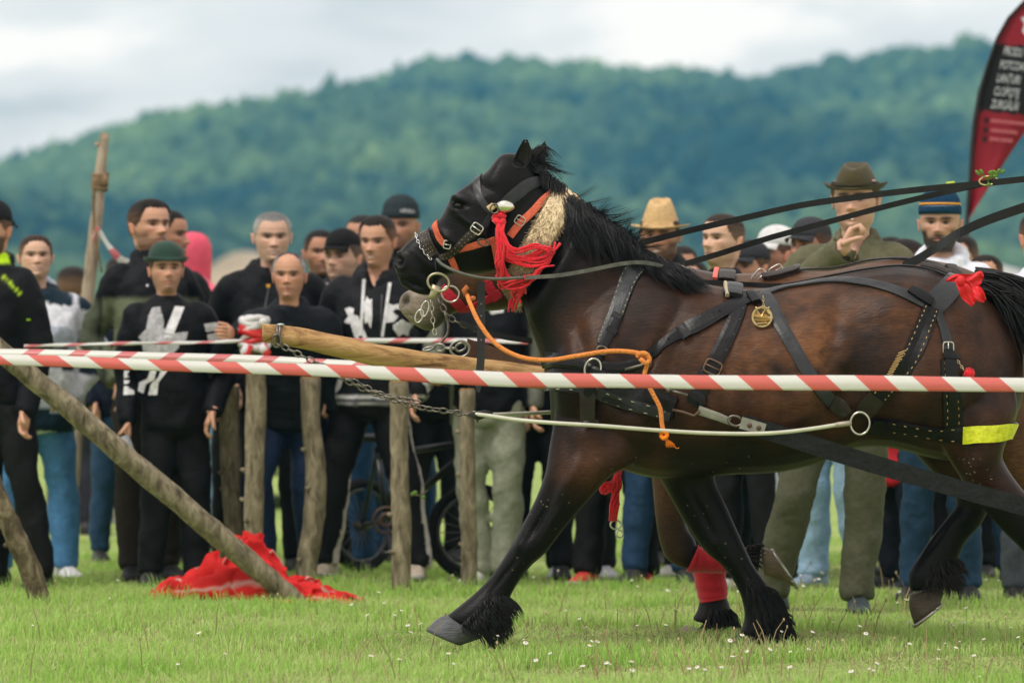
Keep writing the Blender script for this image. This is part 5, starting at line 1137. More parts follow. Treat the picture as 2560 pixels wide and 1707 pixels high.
# traces: steel-eyed leather running back to the cart
o, _ = strap('trace_eye', [(1748, 1022), (1790, 1036), (1828, 1050)], [22, 20, 18], A, mat('trace_grey', (.24, .24, .20), .6, .3, var=.3), off=.02, thick=.008)
ring_at('trace_link', 1838, 1052, 18, 12, YH - .36, .005, steel_dark, A, 15)
mb = MB(); Yt = YH - .37
def flat_band(pts, wpx, Y0, Y1, th=.008):
    m_ = len(pts); rs = []
    for i, (x, y) in enumerate(pts):
        Yi = Y0 + (Y1 - Y0) * i / (m_ - 1); x0, y0 = pts[max(0, i - 1)]; x1, y1 = pts[min(m_ - 1, i + 1)]; l = math.hypot(x1 - x0, y1 - y0); nx_, ny_ = -(y1 - y0) / l, (x1 - x0) / l; w = (wpx[i] if hasattr(wpx, '__len__') else wpx) / 2
        a, b = S(x + nx_ * w, y + ny_ * w, Yi), S(x - nx_ * w, y - ny_ * w, Yi); rs.append([a, b, b + Vector((0, th, 0)), a + Vector((0, th, 0))])
    return rs
mb.rings(flat_band(spline([(1852, 1058), (1950, 1086), (2080, 1128), (2240, 1176), (2400, 1222), (2570, 1268)], 5), 46, YH - .375, YH - .33, .012)); mb.build('trace', mat('trace_black', (.009, .0095, .0105), .5, .25, var=.5, vscale=25, bump=.4, bscale=50), A, smooth=False)
mb = MB(); mb.rings(flat_band([(1852, 1056), (1880, 1064), (1912, 1074)], 30, YH - .386, YH - .386, .010)); o = mb.build('trace_plate', mat('trace_grey'), A, smooth=False)
for x, y in ((1874, 1063), (1897, 1069)):
    mb = MB(); mb.ball(S(x, y, YH - .388), (.009, .005, .009), 10, 6); mb.build('rivet', MATS['iron_rust'], o)
# brass medallion with a cut-out figure
def medallion(cx, cy, r, Y0):
    bm = bmesh.new(); n = 40; k = Y0 / FPX
    mb = MB(); out = [(cx + r * math.cos(t), cy + r * math.sin(t)) for t in np.linspace(0, 2 * math.pi, n + 1)[:-1]]; inn = [(cx + r * .80 * math.cos(t), cy + r * .80 * math.sin(t)) for t in np.linspace(0, 2 * math.pi, n + 1)[:-1]]
    vs = [S(*p, Y0) for p in out] + [S(*p, Y0) for p in inn]; vs += [v + Vector((0, .004, 0)) for v in vs]; fs = []
    for i in range(n):
        j = (i + 1) % n; fs += [(i, j, n + j, n + i), (2 * n + i, 3 * n + i, 3 * n + j, 2 * n + j), (i, 2 * n + i, 2 * n + j, j), (n + i, n + j, 3 * n + j, 3 * n + i)]
    mb.add(vs, fs)
    def bar(x0, y0, x1, y1, w):
        a, b = S(cx + x0 * r, cy + y0 * r, Y0 + .001), S(cx + x1 * r, cy + y1 * r, Y0 + .001); mb.tube([a, b], [w * r * k, w * r * k], 4)
    bar(-.8, -.1, .8, .15, .16); bar(-.55, -.65, -.1, .1, .13); bar(-.1, .1, .35, -.75, .13); bar(.35, -.75, .7, -.3, .12); bar(-.7, .3, .75, .35, .13); bar(-.45, .7, .5, .62, .16); bar(.2, -.2, .75, .1, .12); bar(-.75, -.3, -.3, -.05, .11)
    return mb.build('medallion', brass, A, smooth=False)
ym = surf(1905, 790, HB, .012).y - .035
medallion(1905, 792, 26, ym); chain('x', [S(1908, 740, ym), S(1909, 766, ym)], .012, .0014, brass, A)
mb = MB(); 
for i, p in enumerate(spline([(1893, 768), (1897, 760), (1906, 764), (1915, 762), (1920, 768)], 3)): pass
mb.tube([S(x, y, ym) for x, y in ((1888, 768), (1896, 772), (1908, 765), (1918, 772), (1924, 767))], .0035, 6); mb.build('medallion_crown', brass, A)
# red ribbon at the croup
mb = MB()
def cloth_strip(pts, th=.0025):
    """pts: (px, py, half width px, angle, Y)"""
    rs = []
    for x, y, w, a, Yi in spline(pts, 6):
        c, s_ = math.cos(R(a)), math.sin(R(a)); r = []
        for q in np.linspace(-1, 1, 7): r.append(S(x + c * w * q, y + s_ * w * q, Yi + .005 * math.cos(q * 4 + x * .11)))
        rs.append(r + [p + Vector((0, th, 0)) for p in r[::-1]])
    mb.rings(rs)
yr = YH - .30
cloth_strip([(2364, 702, 2, 60, yr), (2384, 696, 9, 75, yr - .01), (2404, 698, 13, 85, yr - .018), (2428, 700, 15, 95, yr - .012), (2448, 694, 17, 100, yr), (2456, 700, 12, 110, yr + .004)])
cloth_strip([(2396, 700, 8, 20, yr - .012), (2408, 718, 14, -30, yr - .028), (2420, 738, 17, -25, yr - .02), (2436, 758, 11, -55, yr - .022)])
cloth_strip([(2412, 700, 6, 0, yr - .018), (2430, 718, 15, -45, yr - .008), (2448, 738, 16, -50, yr - .026), (2462, 752, 6, -50, yr - .012)])
mb.ball(S(2402, 702, yr - .02), (.018, .016, .020), 9, 6)
me_ = mb.mesh('bow', False); o = link('red_bow', me_, mat('red_satin', (.66, .012, .018), .45, .4, var=.12), at=S(2420, 720, yr), label='red cloth bow tied on the croup strap of the bay horse', cat='bow')
# red pompom hanging on a small chain
ypm = surf(2420, 930, HB, .02).y
pp = thing('pompom_pendant', S(2410, 930, ypm), 'small red yarn pompom hanging on a pale chain beside the rump buckle', 'pompom')
chain('x', [S(2385, 882, ypm), S(2396, 905, ypm), S(2410, 926, ypm)], .014, .0017, mat('chain_pale', (.70, .62, .40), .35, .5, metal=.9), pp)
mb = MB(); rr = random.Random(4)
mb.ball(S(2422, 934, ypm), (.019, .016, .016), 12, 8)
for i in range(60):
    a, b = rr.uniform(0, 6.28), rr.uniform(-1, 1); c = S(2422, 934, ypm); d = Vector((math.cos(a) * math.sqrt(1 - b * b), math.sin(a) * math.sqrt(1 - b * b), b)); mb.tube([c + d * .012, c + d * .023], .002, 4)
mb.build('pompom', red_yarn, pp)

# ---- bridle of the near horse
bridle = thing('bridle', S(1180, 600, YH), 'black leather bridle with studded noseband and orange halter on the near horse head', 'bridle'); Bd = bridle
strap('brow_strap', [(1198, 437), (1192, 462), (1198, 490), (1212, 514), (1226, 528)], [16, 20, 18, 17, 16], Bd, leather_grey, thick=.004)
strap('crown_strap', [(1352, 452), (1320, 462), (1290, 486), (1262, 508), (1240, 528)], [24, 30, 32, 28, 18], Bd, leather_grey, thick=.005)
strap('strap_clasp', [(1220, 524), (1234, 514)], 16, Bd, brass, off=.008, thick=.004, n=4)
strap('cheek_strap', [(1228, 535), (1214, 560), (1196, 580), (1176, 596)], [16, 16, 16, 16], Bd, leather, thick=.004)
o, rg = strap('cheek_strap', [(1196, 572), (1180, 586), (1160, 603), (1140, 622), (1120, 638), (1100, 646)], [18, 22, 20, 20, 20, 16], Bd, leather_brown, off=.006, thick=.005); studs(rg, o, 3, (-.5, .5), .0016, brass)
o, rg = strap('noseband', [(1058, 574), (1062, 600), (1072, 622), (1084, 640)], [22, 26, 24, 20], Bd, leather_brown, off=.004, thick=.006); studs(rg, o, 3, (-.6, 0, .6), .0016, brass)
strap('noseband_pad', [(1068, 568), (1076, 598), (1088, 622), (1096, 636)], 9, Bd, leather_brown, off=.004, thick=.007)
strap('halter_noseband', [(1086, 552), (1092, 576), (1102, 596), (1112, 610)], [16, 18, 18, 16], Bd, webbing, off=.003, thick=.004)
strap('halter_cheek', [(1140, 624), (1176, 616), (1212, 606), (1236, 600)], 17, Bd, webbing, off=.003, thick=.004)
strap('halter_chin', [(1122, 630), (1132, 656), (1142, 678)], [17, 16, 15], Bd, webbing, off=.003, thick=.004)
strap('halter_throat', [(1234, 606), (1240, 640), (1246, 668)], [15, 15, 14], Bd, webbing, off=.004, thick=.004)
o, rg = strap('halter_crown', [(1384, 480), (1356, 502), (1330, 532), (1300, 560), (1276, 592)], [16, 18, 19, 20, 19], Bd, webbing, off=.006, thick=.005)
buckle(1300, 552, 24, 22, 35, YH, Bd, steel, r=.0025, lift=.014); buckle(1192, 572, 28, 24, 35, YH, Bd, steel, r=.0025, lift=.014); buckle(1118, 612, 18, 20, 10, YH, Bd, steel, r=.0025, lift=.012)
ring_at('cheek_ring', 1236, 522, 10, 12, YH - .13, .003, steel_dark, Bd); ring_at('cheek_ring', 1208, 606, 14, 8, YH - .12, .003, steel_dark, Bd, 20)
chain('x', [surf(1039, 582, HB, .006), surf(1044, 602, HB, .006), surf(1054, 622, HB, .006), surf(1066, 638, HB, .006), surf(1078, 652, HB, .008)], .017, .0019, mat('chain_bright', (.62, .62, .62), .25, .5, metal=1.), Bd)
mb = MB(); mb.tube([surf(1088, 648, HB, .008), surf(1090, 664, HB, .012), S(1092, 684, YH - .09)], .004, 6); mb.build('bit_strap', leather, Bd)
ring_at('bit_ring', 1096, 706, 27, 22, YH - .09, .0050, mat('bit_brass', (.42, .38, .26), .4, .5, metal=.9), Bd, 15)
mb = MB(); mb.rings([station_ring((x - w, y - w * .35), (x + w, y + w * .35), w * YH / FPX * .6, YH - .085, 12) for x, y, w in ((1092, 714, 13), (1088, 728, 11), (1082, 740, 9), (1074, 748, 5))]); mb.build('bit_shank', MATS['bit_brass'], Bd)
chain('x', [S(1078, 750, YH - .09), S(1080, 780, YH - .09), S(1083, 808, YH - .09), S(1088, 838, YH - .09)], .026, .0020, mat('chain_pale2', (.45, .43, .36), .35, .5, metal=.9), Bd)
ring_at('curb_ring', 1062, 772, 9, 20, YH - .10, .0026, steel, Bd, 15); ring_at('curb_ring', 1048, 790, 9, 17, YH - .10, .0026, steel, Bd, 20)
# silver bell and the red tassel below it
yb = surf(1262, 516, HB, .02).y
bell = MB(); rs = []
for t in np.linspace(0, 1, 13):
    x = 1239 + 47 * t; hgt = 17.5 * math.sin(math.pi * (.07 + .86 * t)) ** .75; rs.append(station_ring((x - 2, 516 - 3 * t + 2 - hgt), (x + 2, 516 - 3 * t + 2 + hgt), hgt * YH / FPX, yb - .012, 16))
bell.rings(rs); bell.build('bridle_bell', mat('silver', (.72, .70, .62), .22, .5, metal=1., var=.15), at=S(1262, 530, yb), label='egg shaped silver bell on the near horse cheek', cat='bell')
T = thing('yarn_tassel', S(1250, 560, yb), 'long red yarn tassel hanging from the near horse bridle', 'tassel'); rr = random.Random(3)
mb = MB(); mb.tube([S(1235, 548, yb - .008), S(1240, 538, yb - .016), S(1252, 537, yb - .016), S(1262, 545, yb - .012)], .012, 8); mb.tube([S(1236, 546, yb - .012), S(1248, 560, yb - .018), S(1260, 550, yb - .012)], .014, 8); mb.build('tassel_knot', red_yarn, T)
ends = [((1246, 600), (1262, 640), (1330, 655), (1386, 622)), ((1246, 600), (1276, 636), (1340, 648), (1402, 612)), ((1250, 600), (1290, 630), (1330, 618), (1364, 622)), ((1240, 600), (1262, 630), (1300, 646), (1372, 648)), ((1244, 610), (1270, 660), (1300, 690), (1312, 712)), ((1240, 610), (1264, 640), (1268, 680), (1254, 708)), ((1236, 610), (1240, 640), (1248, 656), (1244, 664)),
        ((1240, 620), (1276, 690), (1330, 684), (1380, 668)), ((1240, 620), (1270, 690), (1320, 690), (1384, 672)), ((1252, 600), (1288, 640), (1330, 640), (1368, 618)), ((1248, 600), (1300, 660), (1350, 650), (1380, 640)), ((1238, 600), (1246, 630), (1256, 650), (1266, 668))]
for i in range(40):
    e_ = ends[i % len(ends)]; j = lambda s_: rr.uniform(-s_, s_)
    pts = spline([(1248 + j(9), 548 + j(4)), (e_[0][0] + j(12), e_[0][1] - 20 + j(6)), (e_[1][0] + j(10), e_[1][1] + j(8)), (e_[2][0] + j(10), e_[2][1] + j(9)), (e_[3][0] + j(14), e_[3][1] + j(12))], 4); m_ = len(pts)
    q3 = [surf(x, y, HB, .020 + .026 * math.sin(2.6 * k_ / m_) + .010 * (i % 3)) for k_, (x, y) in enumerate(pts)]
    for _ in range(2): q3 = [q3[0]] + [Vector((q3[a].x * .5 + (q3[a - 1].x + q3[a + 1].x) * .25, q3[a].y * .4 + (q3[a - 1].y + q3[a + 1].y) * .3, q3[a].z * .5 + (q3[a - 1].z + q3[a + 1].z) * .25)) for a in range(1, m_ - 1)] + [q3[-1]]
    mb = MB(); mb.tube(q3, [.0043 + .0008 * math.sin(k_ * 1.9) for k_ in range(m_)], 6); mb.build('yarn_strand', red_yarn, T)
for i in range(12):
    x0, y0 = rr.uniform(1290, 1312), rr.uniform(690, 710); x1, y1 = rr.uniform(1268, 1322), rr.uniform(745, 785)
    mb = MB(); mb.tube([surf(x0 + (x1 - x0) * t + 6 * math.sin(t * 4 + i), y0 + (y1 - y0) * t, HB, .03) + Vector((0, -.02, 0)) for t in (0, .25, .5, .75, 1)], [.005, .005, .005, .0046, .0035], 6); mb.build('yarn_strand', red_yarn, T)
# fur collar strip
F = thing('fur_collar', S(1350, 640, YH), 'tan fur strip wrapped round the near horse neck', 'fur')
FP = [(1424, 484), (1402, 512), (1372, 560), (1340, 618), (1312, 664), (1288, 704), (1274, 738), (1276, 772)]; FW = [66, 68, 62, 58, 52, 44, 32, 14]
o, rg = strap('fur_base', FP, FW, F, mat('fur_skin', (.74, .58, .38), .9, .1, var=.3, vscale=40), off=.006, thick=.022, n=8)
H = Hair(); rr = random.Random(8); fs_ = spline([(*p, w) for p, w in zip(FP, FW)], 10)
for i in range(4200):
    a = rr.random() * (len(fs_) - 1.01); k_ = int(a); x, y, w = (np.array(fs_[k_]) * (1 - a + k_) + np.array(fs_[k_ + 1]) * (a - k_)); x2, y2, _w = fs_[k_ + 1]; x1, y1, _w = fs_[k_]; l = math.hypot(x2 - x1, y2 - y1); tx, ty = (x2 - x1) / l, (y2 - y1) / l
    q = rr.uniform(-1, 1); q = math.copysign(abs(q) ** .8, q); px, py = x - ty * w / 2 * q, y + tx * w / 2 * q
    h, nn = cast(px, py, [HB]); b = h + nn * .024 * (1 - .45 * q * q); L_ = rr.uniform(.012, .026)
    d = Vector((tx * .8 + -ty * q * .9, 0, -(ty * .8 + tx * q * .9))) ; d = (d.normalized() * .8 + nn * .5 + Vector((rr.uniform(-.4, .4), 0, rr.uniform(-.4, .4)))).normalized()
    sh = rr.uniform(.65, 1.25) * (1 if rr.random() > .12 else .55); band_ = .8 + .25 * math.sin(x * .06 + y * .04)
    H.strand([b, b + d * L_ * .5, b + d * L_ + Vector((0, 0, -.003))], rr.uniform(.0012, .0021), tuple(min(.95, q_ * sh * band_) for q_ in (.95, .74, .48)))
H.build('fur', F, mat('fur_hair', rough=.7, spec=.2, attr=True, transl=.45))

# ---- reins and rope
def lead(name, pts, r, m, label, cat, n=6, flat=None, sides=8, **kw):
    """pts: (px, py, Y)"""
    f = spline(pts, n); mb = MB()
    if flat: mb.rings([[S(x, y - flat / 2, Y_), S(x, y + flat / 2, Y_), S(x, y + flat / 2, Y_ + .005), S(x, y - flat / 2, Y_ + .005)] for x, y, Y_ in f])
    else: mb.tube([S(*p) for p in f], r, sides)
    return mb.build(name, m, at=S(*pts[0]), label=label, cat=cat, smooth=not flat, **kw)
rein_m = mat('rein_leather', (.010, .0098, .0095), .42, .25, var=.35, vscale=20, bump=.1)
RG = 'leather reins running back to the driver'
lead('rein', [(1585, 612, 21.2), (1640, 598, 21.15), (1730, 575, 21.1), (1870, 543, 21.0), (2000, 514, 20.9), (2150, 492, 20.8), (2300, 474, 20.7), (2450, 460, 20.6), (2580, 446, 20.5)], 0, rein_m, 'upper leather rein crossing in front of the straw hat', 'rein', flat=16, group=RG)
lead('rein', [(1712, 660, 21.3), (1800, 634, 21.2), (1920, 596, 21.1), (2060, 558, 21.0), (2200, 520, 20.9), (2340, 486, 20.8), (2430, 466, 20.64), (2472, 456, 20.6)], 0, rein_m, 'lower leather rein passing below the olive hat man chin', 'rein', flat=15, group=RG)
lead('rein', [(2256, 668, 21.1), (2300, 645, 21.0), (2342, 618, 20.9), (2400, 582, 20.7), (2470, 550, 20.6), (2580, 512, 20.5)], 0, rein_m, 'thick dark rein rising from the croup in front of the white jacket', 'rein', flat=25, group=RG)
lead('cheek_rein', [(1092, 648, YH - .10), (1110, 664, YH - .13), (1150, 682, YH - .16), (1200, 694, YH - .17), (1250, 697, YH - .18), (1310, 694, YH - .19)], .006, mat('rein_pale', (.10, .10, .088), .45, .35, var=.4, vscale=40), 'twisted grey lead running from the bit under the fur collar', 'rein')
lead('neck_rein', [(1312, 694, YH - .20), (1400, 688, YH - .21), (1480, 674, YH - .21), (1550, 660, YH - .20), (1600, 656, YH - .17), (1650, 664, YH - .12), (1710, 690, YH - .06)], 0, mat('rein_pale'), 'pale flat rein lying along the near horse neck', 'rein', flat=10)
ob_ = lead('rope', [(1168, 738, YH - .15), (1178, 765, YH - .2), (1200, 810, YH - .24), (1240, 860, YH - .27), (1300, 892, YH - .30), (1370, 900, YH - .34), (1440, 890, YH - .36), (1520, 878, YH - .37), (1580, 880, YH - .375), (1612, 890, YH - .38), (1618, 908, YH - .39), (1612, 940, YH - .39), (1630, 980, YH - .39), (1650, 1020, YH - .385), (1655, 1060, YH - .38), (1660, 1084, YH - .38)],
     .0085, mat('orange_rope', (.78, .27, .07), .8, .2, var=.15, vscale=150, bump=.9, bscale=140, stretch=(1, 1, 1)), 'orange rope looping from the bit across the near horse shoulder', 'rope', sides=10)
mb = MB(); yk = YH - .39
mb.tube([S(*p) for p in spline([(1594, 892, yk), (1600, 884, yk - .01), (1614, 884, yk - .014), (1624, 898, yk - .01), (1614, 908, yk - .016), (1600, 896, yk - .012)], 4)], .009, 8); mb.build('knot', MATS['orange_rope'], ob_)
mb = MB(); mb.tube([S(*p) for p in spline([(1652, 1084, yk), (1658, 1078, yk - .01), (1668, 1086, yk - .01), (1660, 1096, yk - .012), (1652, 1088, yk)], 4)], .008, 8)
for i in range(16): mb.tube([S(1662, 1094, yk), S(1666 + i * .9, 1106, yk), S(1664 + i * 1.5, 1112 + (i % 3) * 3, yk)], .002, 4)
mb.tube([S(*p) for p in spline([(1672, 1104, yk), (1684, 1110, yk), (1690, 1120, yk), (1698, 1119, yk)], 4)], .0014, 4); mb.build('frayed_end', mat('rope_fray', (.85, .22, .02), .8, .2), ob_)
mb = MB(); mb.tube([S(1166, 738, YH - .15), S(1160, 726, YH - .15), S(1170, 716, YH - .15)], .010, 8); mb.ball(S(1182, 746, YH - .16), (.012, .01, .01), 8, 6); mb.build('knot', mat('rope_dirty', (.45, .14, .05), .85, .2, var=.3), ob_)
# buckle with green sprig on the upper rein
bt = thing('rein_buckle', S(2462, 458, 20.6), 'pale oval buckle with a green sprig joining the reins', 'buckle')
ring_at('frame', 2470, 452, 22, 11, 20.58, .0035, brass, bt, -8)
mb = MB(); rr = random.Random(2)
for i in range(9):
    x, y = 2470 + rr.uniform(-28, 40), 452 + rr.choice([-18, -22, 14]) + rr.uniform(-6, 6); c = S(x, y, 20.57); mb.ball(c, (rr.uniform(.009, .014), .003, .006), 8, 5, rot=Matrix.Rotation(rr.uniform(-1, 1), 3, 'Y'))
    mb.tube([S(2470, 452, 20.58), c], .0015, 4)
mb.build('sprig', mat('sprig_leaf', (.13, .26, .04), .5, .3, transl=.2), bt)
mb = MB(); mb.rings(flat_band([(2366, 465), (2388, 462)], 20, 20.68, 20.67, .006)); mb.build('rein_tape', mat('tape_lime', (.42, .52, .06), .6, .3, var=.3), at=S(2376, 464, 20.68), label='lime tape wound round the upper rein', cat='tape')
mb = MB(); mb.rings(flat_band([(1570, 612), (1592, 606)], 16, 21.18, 21.17, .006)); mb.build('rein_tape', mat('tape_yellow'), at=S(1580, 610, 21.18), label='yellow tape wound round the upper rein beside the mane', cat='tape')

# ---- far horse harness
fh = thing('breast_harness', S(1800, 900, YF), 'dark leather harness with buckles on the back of the brown horse', 'harness')
strap('red_halter', [(1104, 720), (1130, 744), (1158, 772), (1172, 786)], [26, 26, 26, 20], fh, webbing_red, bvs=[FB], Yc=YF); strap('halter_cheek', [(1150, 776), (1190, 762), (1230, 742), (1250, 730)], 20, fh, webbing_red, bvs=[FB], Yc=YF); strap('halter_throat', [(1214, 700), (1228, 726), (1244, 748)], 24, fh, webbing_red, bvs=[FB], Yc=YF)
strap('neck_strap', [(1816, 676), (1818, 690), (1816, 705)], [40, 42, 40], fh, leather_brown, bvs=[FB], Yc=YF, off=.006, thick=.012); strap('strap_binding', [(1792, 677), (1788, 690), (1786, 705)], 12, fh, mat('coral_cord', (.70, .17, .14), .7, .2), bvs=[FB], Yc=YF, off=.012, thick=.010)
strap('back_strap', [(1905, 694), (1960, 686), (2020, 676), (2100, 664), (2180, 654), (2256, 650), (2320, 658), (2360, 672)], [20, 22, 14, 13, 13, 14, 16, 16], fh, leather_brown, bvs=[FB], Yc=YF, off=.006, thick=.006)
strap('back_strap', [(1905, 700), (1945, 694), (1985, 682), (1996, 672)], [22, 26, 24, 8], fh, leather_brown, bvs=[FB], Yc=YF, off=.018, thick=.006); buckle(1900, 694, 40, 32, -50, YF, fh, steel, [FB], .03, .003); buckle(1940, 676, 34, 22, -30, YF, fh, steel, [FB], .01, .0025)
strap('croup_strap', [(2375, 668), (2392, 690), (2402, 712)], [30, 34, 34], fh, leather_brown, bvs=[FB], Yc=YF, off=.006, thick=.010); strap('hip_strap', [(2300, 668), (2340, 676), (2376, 690)], 20, fh, leather_brown, bvs=[FB], Yc=YF, off=.012, thick=.008)
lead('strap', [(1720, 704, YH - .05), (1800, 708, YH + .10), (1880, 712, YH + .2), (1960, 714, YH + .2), (2060, 696, YH + .25)], 0, rein_m, 'black strap bridging the gap between both horse backs', 'strap', flat=13)
# far horse chains, curb and leather
ring_at('bit_ring', 1126, 735, 22, 20, YF - .12, .0035, steel, fh, 10)
chain('x', [S(1098, 748, YF - .13), S(1112, 778, YF - .14), S(1130, 800, YF - .14), S(1160, 812, YF - .14), S(1200, 826, YF - .13)], .036, .0030, steel_dark, fh)
mb = MB(); mb.tube([S(*p) for p in spline([(1112, 782, YF - .15), (1120, 810, YF - .15), (1118, 836, YF - .15), (1096, 862, YF - .15)], 5)], .005, 8); mb.build('rein_hook', steel_dark, fh)
lead('strap', [(1150, 806, YF - .15), (1200, 826, YF - .18), (1260, 842, YF - .2), (1330, 852, YF - .2)], 0, rein_m, 'black strap leading from the brown horse bit towards its chest', 'strap', flat=14)
# strap hanging from the near head to the pole
mb = MB(); mb.rings(flat_band([(1203, 704), (1203, 800), (1202, 900), (1196, 960), (1196, 980)], [19, 20, 20, 19, 6], YH - .03, YH - .03, .006)); o = mb.build('pole_strap', mat('strap_dark', (.020, .021, .024), .5, .4, var=.3), at=S(1203, 704, YH), smooth=False, label='black hanging strap with punched holes in front of the chests', cat='strap')
mb = MB()
for y in (760, 790, 820, 850): mb.ball(S(1203, y, YH - .032), (.004, .002, .004), 6, 4)
mb.build('punched_hole', mat('hole_pale', (.16, .16, .17), .6, .3), o, kind='stuff')

# ---- draught pole, chains, wire cable
pole = thing('draught_pole', S(1500, 900, YH + .35), 'peeled yellow wooden draught pole reaching forward between the horses', 'pole'); rr = random.Random(6)
f = spline([(656, 832, 20.9, 22), (700, 838, 20.95, 25), (800, 856, 21.0, 27), (950, 888, 21.05, 29), (1100, 913, 21.1, 29), (1250, 932, 21.15, 29), (1400, 950, 21.2, 29), (1800, 1010, 21.2, 30), (2300, 1090, 21.2, 31)], 8)
mb = MB(); mb.rings([[S(x, y, Y_) + Vector((0, math.cos(a), math.sin(a))) * (w * Y_ / FPX * (1 + .05 * math.sin(a * 3 + x * .013) + .03 * math.sin(x * .05 + a))) for a in np.linspace(0, 2 * math.pi, 21)[:-1]] for x, y, Y_, w in f])
def wood_mat(name, c1, c2, c3, sc=(3, 30, 30), rough=.75):
    m = bpy.data.materials.new(name); m.use_nodes = True; t = m.node_tree; Pn = t.nodes['Principled BSDF']; g = t.nodes.new('ShaderNodeTexCoord'); mp_ = t.nodes.new('ShaderNodeMapping'); mp_.inputs['Scale'].default_value = sc
    n = t.nodes.new('ShaderNodeTexNoise'); n.inputs['Scale'].default_value = 1.; n.inputs['Detail'].default_value = 8; n.inputs['Roughness'].default_value = .65; n.inputs['Distortion'].default_value = .6
    r = t.nodes.new('ShaderNodeValToRGB'); e = r.color_ramp.elements; e[0].position = .32; e[0].color = (*c1, 1); e[1].position = .68; e[1].color = (*c3, 1); q = e.new(.5); q.color = (*c2, 1)
    t.links.new(g.outputs['Object'], mp_.inputs[0]); t.links.new(mp_.outputs[0], n.inputs['Vector']); t.links.new(n.outputs['Fac'], r.inputs[0]); t.links.new(r.outputs[0], Pn.inputs['Base Color'])
    b = t.nodes.new('ShaderNodeBump'); b.inputs['Strength'].default_value = .8; b.inputs['Distance'].default_value = .016; t.links.new(n.outputs['Fac'], b.inputs['Height']); t.links.new(b.outputs[0], Pn.inputs['Normal'])
    Pn.inputs['Roughness'].default_value = rough; Pn.inputs['Specular IOR Level'].default_value = .25; MATS[name] = m; return m
mb.build('shaft', wood_mat('peeled_wood', (.16, .075, .032), (.46, .27, .11), (.58, .38, .17)), pole)
mb = MB(); ps = [S(694, 838, 20.945) + Vector((.012 * math.sin(a), math.cos(a), math.sin(a))) * (25.5 * 20.95 / FPX) for a in np.linspace(0, 2 * math.pi, 25)[:-1]]; mb.tube(ps, .006, 6, closed=True); ps = [p + Vector((.009, 0, 0)) for p in ps]; mb.tube(ps, .006, 6, closed=True); mb.build('wire_binding', steel_dark, pole)
mb = MB(); mb.ball(S(702, 812, 20.93), (.014, .014, .006), 12, 6); mb.build('bolt_head', mat('zinc', (.45, .50, .46), .4, .5, metal=.8), pole)
lead('leather_flap', [(1168, 868, 21.35), (1220, 884, 21.35), (1300, 915, 21.3), (1380, 940, 21.25)], 0, mat('flap_brown', (.075, .032, .016), .5, .4, var=.3, bump=.2), 'brown leather flap above the draught pole', 'strap', flat=44)
ch = chain('chain', [S(x, y, Y_) for x, y, Y_ in spline([(694, 858, 20.9), (712, 868, 20.88), (760, 892, 20.86), (810, 916, 20.85), (860, 940, 20.83), (930, 976, 20.81), (1000, 1005, 20.79), (1060, 1020, 20.78), (1120, 1028, 20.77), (1190, 1040, 20.76)], 6)], .036, .0036, steel_dark, label='rusty iron chain slung from the pole tip to the cable', cat='chain')
chain('x', [S(x, y, Y_) for x, y, Y_ in spline([(850, 942, 20.86), (900, 968, 20.85), (960, 990, 20.83), (1010, 998, 20.82), (1050, 1006, 20.8)], 6)], .036, .0036, steel_dark, ch)
ring_at('ring', 692, 852, 11, 16, 20.89, .004, steel_dark, ch)
ch2 = chain('chain', [S(x, y, Y_) for x, y, Y_ in spline([(1060, 874, 21.3), (1100, 868, 21.28), (1150, 872, 21.25), (1165, 858, 21.25)], 6)], .05, .0048, mat('chain_grey', (.30, .29, .27), .4, .5, metal=.9), label='heavy grey chain and rings lying on the pole under the brown horse chin', cat='chain')
ring_at('ring', 1150, 872, 24, 20, 21.22, .005, MATS['chain_grey'], ch2)
cm = mat('cable_sheath', (.52, .52, .42), .35, .5, var=.12)
lead('cable', [(1182, 1034, 20.6), (1230, 1040, 20.5), (1300, 1050, 20.42), (1400, 1058, 20.38), (1500, 1064, 20.36), (1640, 1075, 20.35), (1760, 1082, 20.35), (1880, 1084, 20.34), (1960, 1080, 20.34), (2040, 1070, 20.35), (2090, 1062, 20.36), (2128, 1058, 20.37)], .0075, cm, 'pale sheathed steel cable along the near horse side', 'cable', group='pale cables from the chain')
lead('cable', [(1182, 1032, 20.62), (1230, 1036, 20.66), (1300, 1034, 20.8), (1390, 1030, 20.95), (1500, 1030, 21.05)], .0075, cm, 'pale sheathed steel cable going behind the near horse chest', 'cable', group='pale cables from the chain')
mb = MB(); mb.tube([S(2090, 1062, 20.352), S(2128, 1057, 20.362)], .0095, 8); mb.build('cable_end', mat('cable_clamp', (.40, .36, .30), .5, .4, metal=.4), at=S(2090, 1062, 20.36), label='crimped sleeve at the cable end near the steel ring', cat='clamp')
mb = MB(); mb.tube([S(1180, 1036, 20.6), S(1196, 1040, 20.58), S(1212, 1036, 20.56)], [.012, .016, .012], 8); mb.tube([S(1190, 1036, 20.62), S(1212, 1032, 20.6), S(1232, 1035, 20.6)], [.012, .011, .009], 8); mb.tube([S(1192, 1040, 20.59), S(1194, 1056, 20.59)], [.006, .002], 6); mb.build('cable_wrap', mat('black_tape', (.014, .014, .015), .5, .3, bump=.3), at=S(1196, 1038, 20.6), label='black tape binding where both cables meet the chain', cat='tape')
o, rg = strap('cable_loop', [(1470, 974), (1474, 1010), (1477, 1050), (1478, 1070)], [40, 38, 38, 38], A, leather_brown, off=.03, thick=.014)
strap('cable_loop_top', [(1464, 966), (1486, 968), (1492, 976)], [34, 38, 30], A, leather, off=.046, thick=.006, n=3)
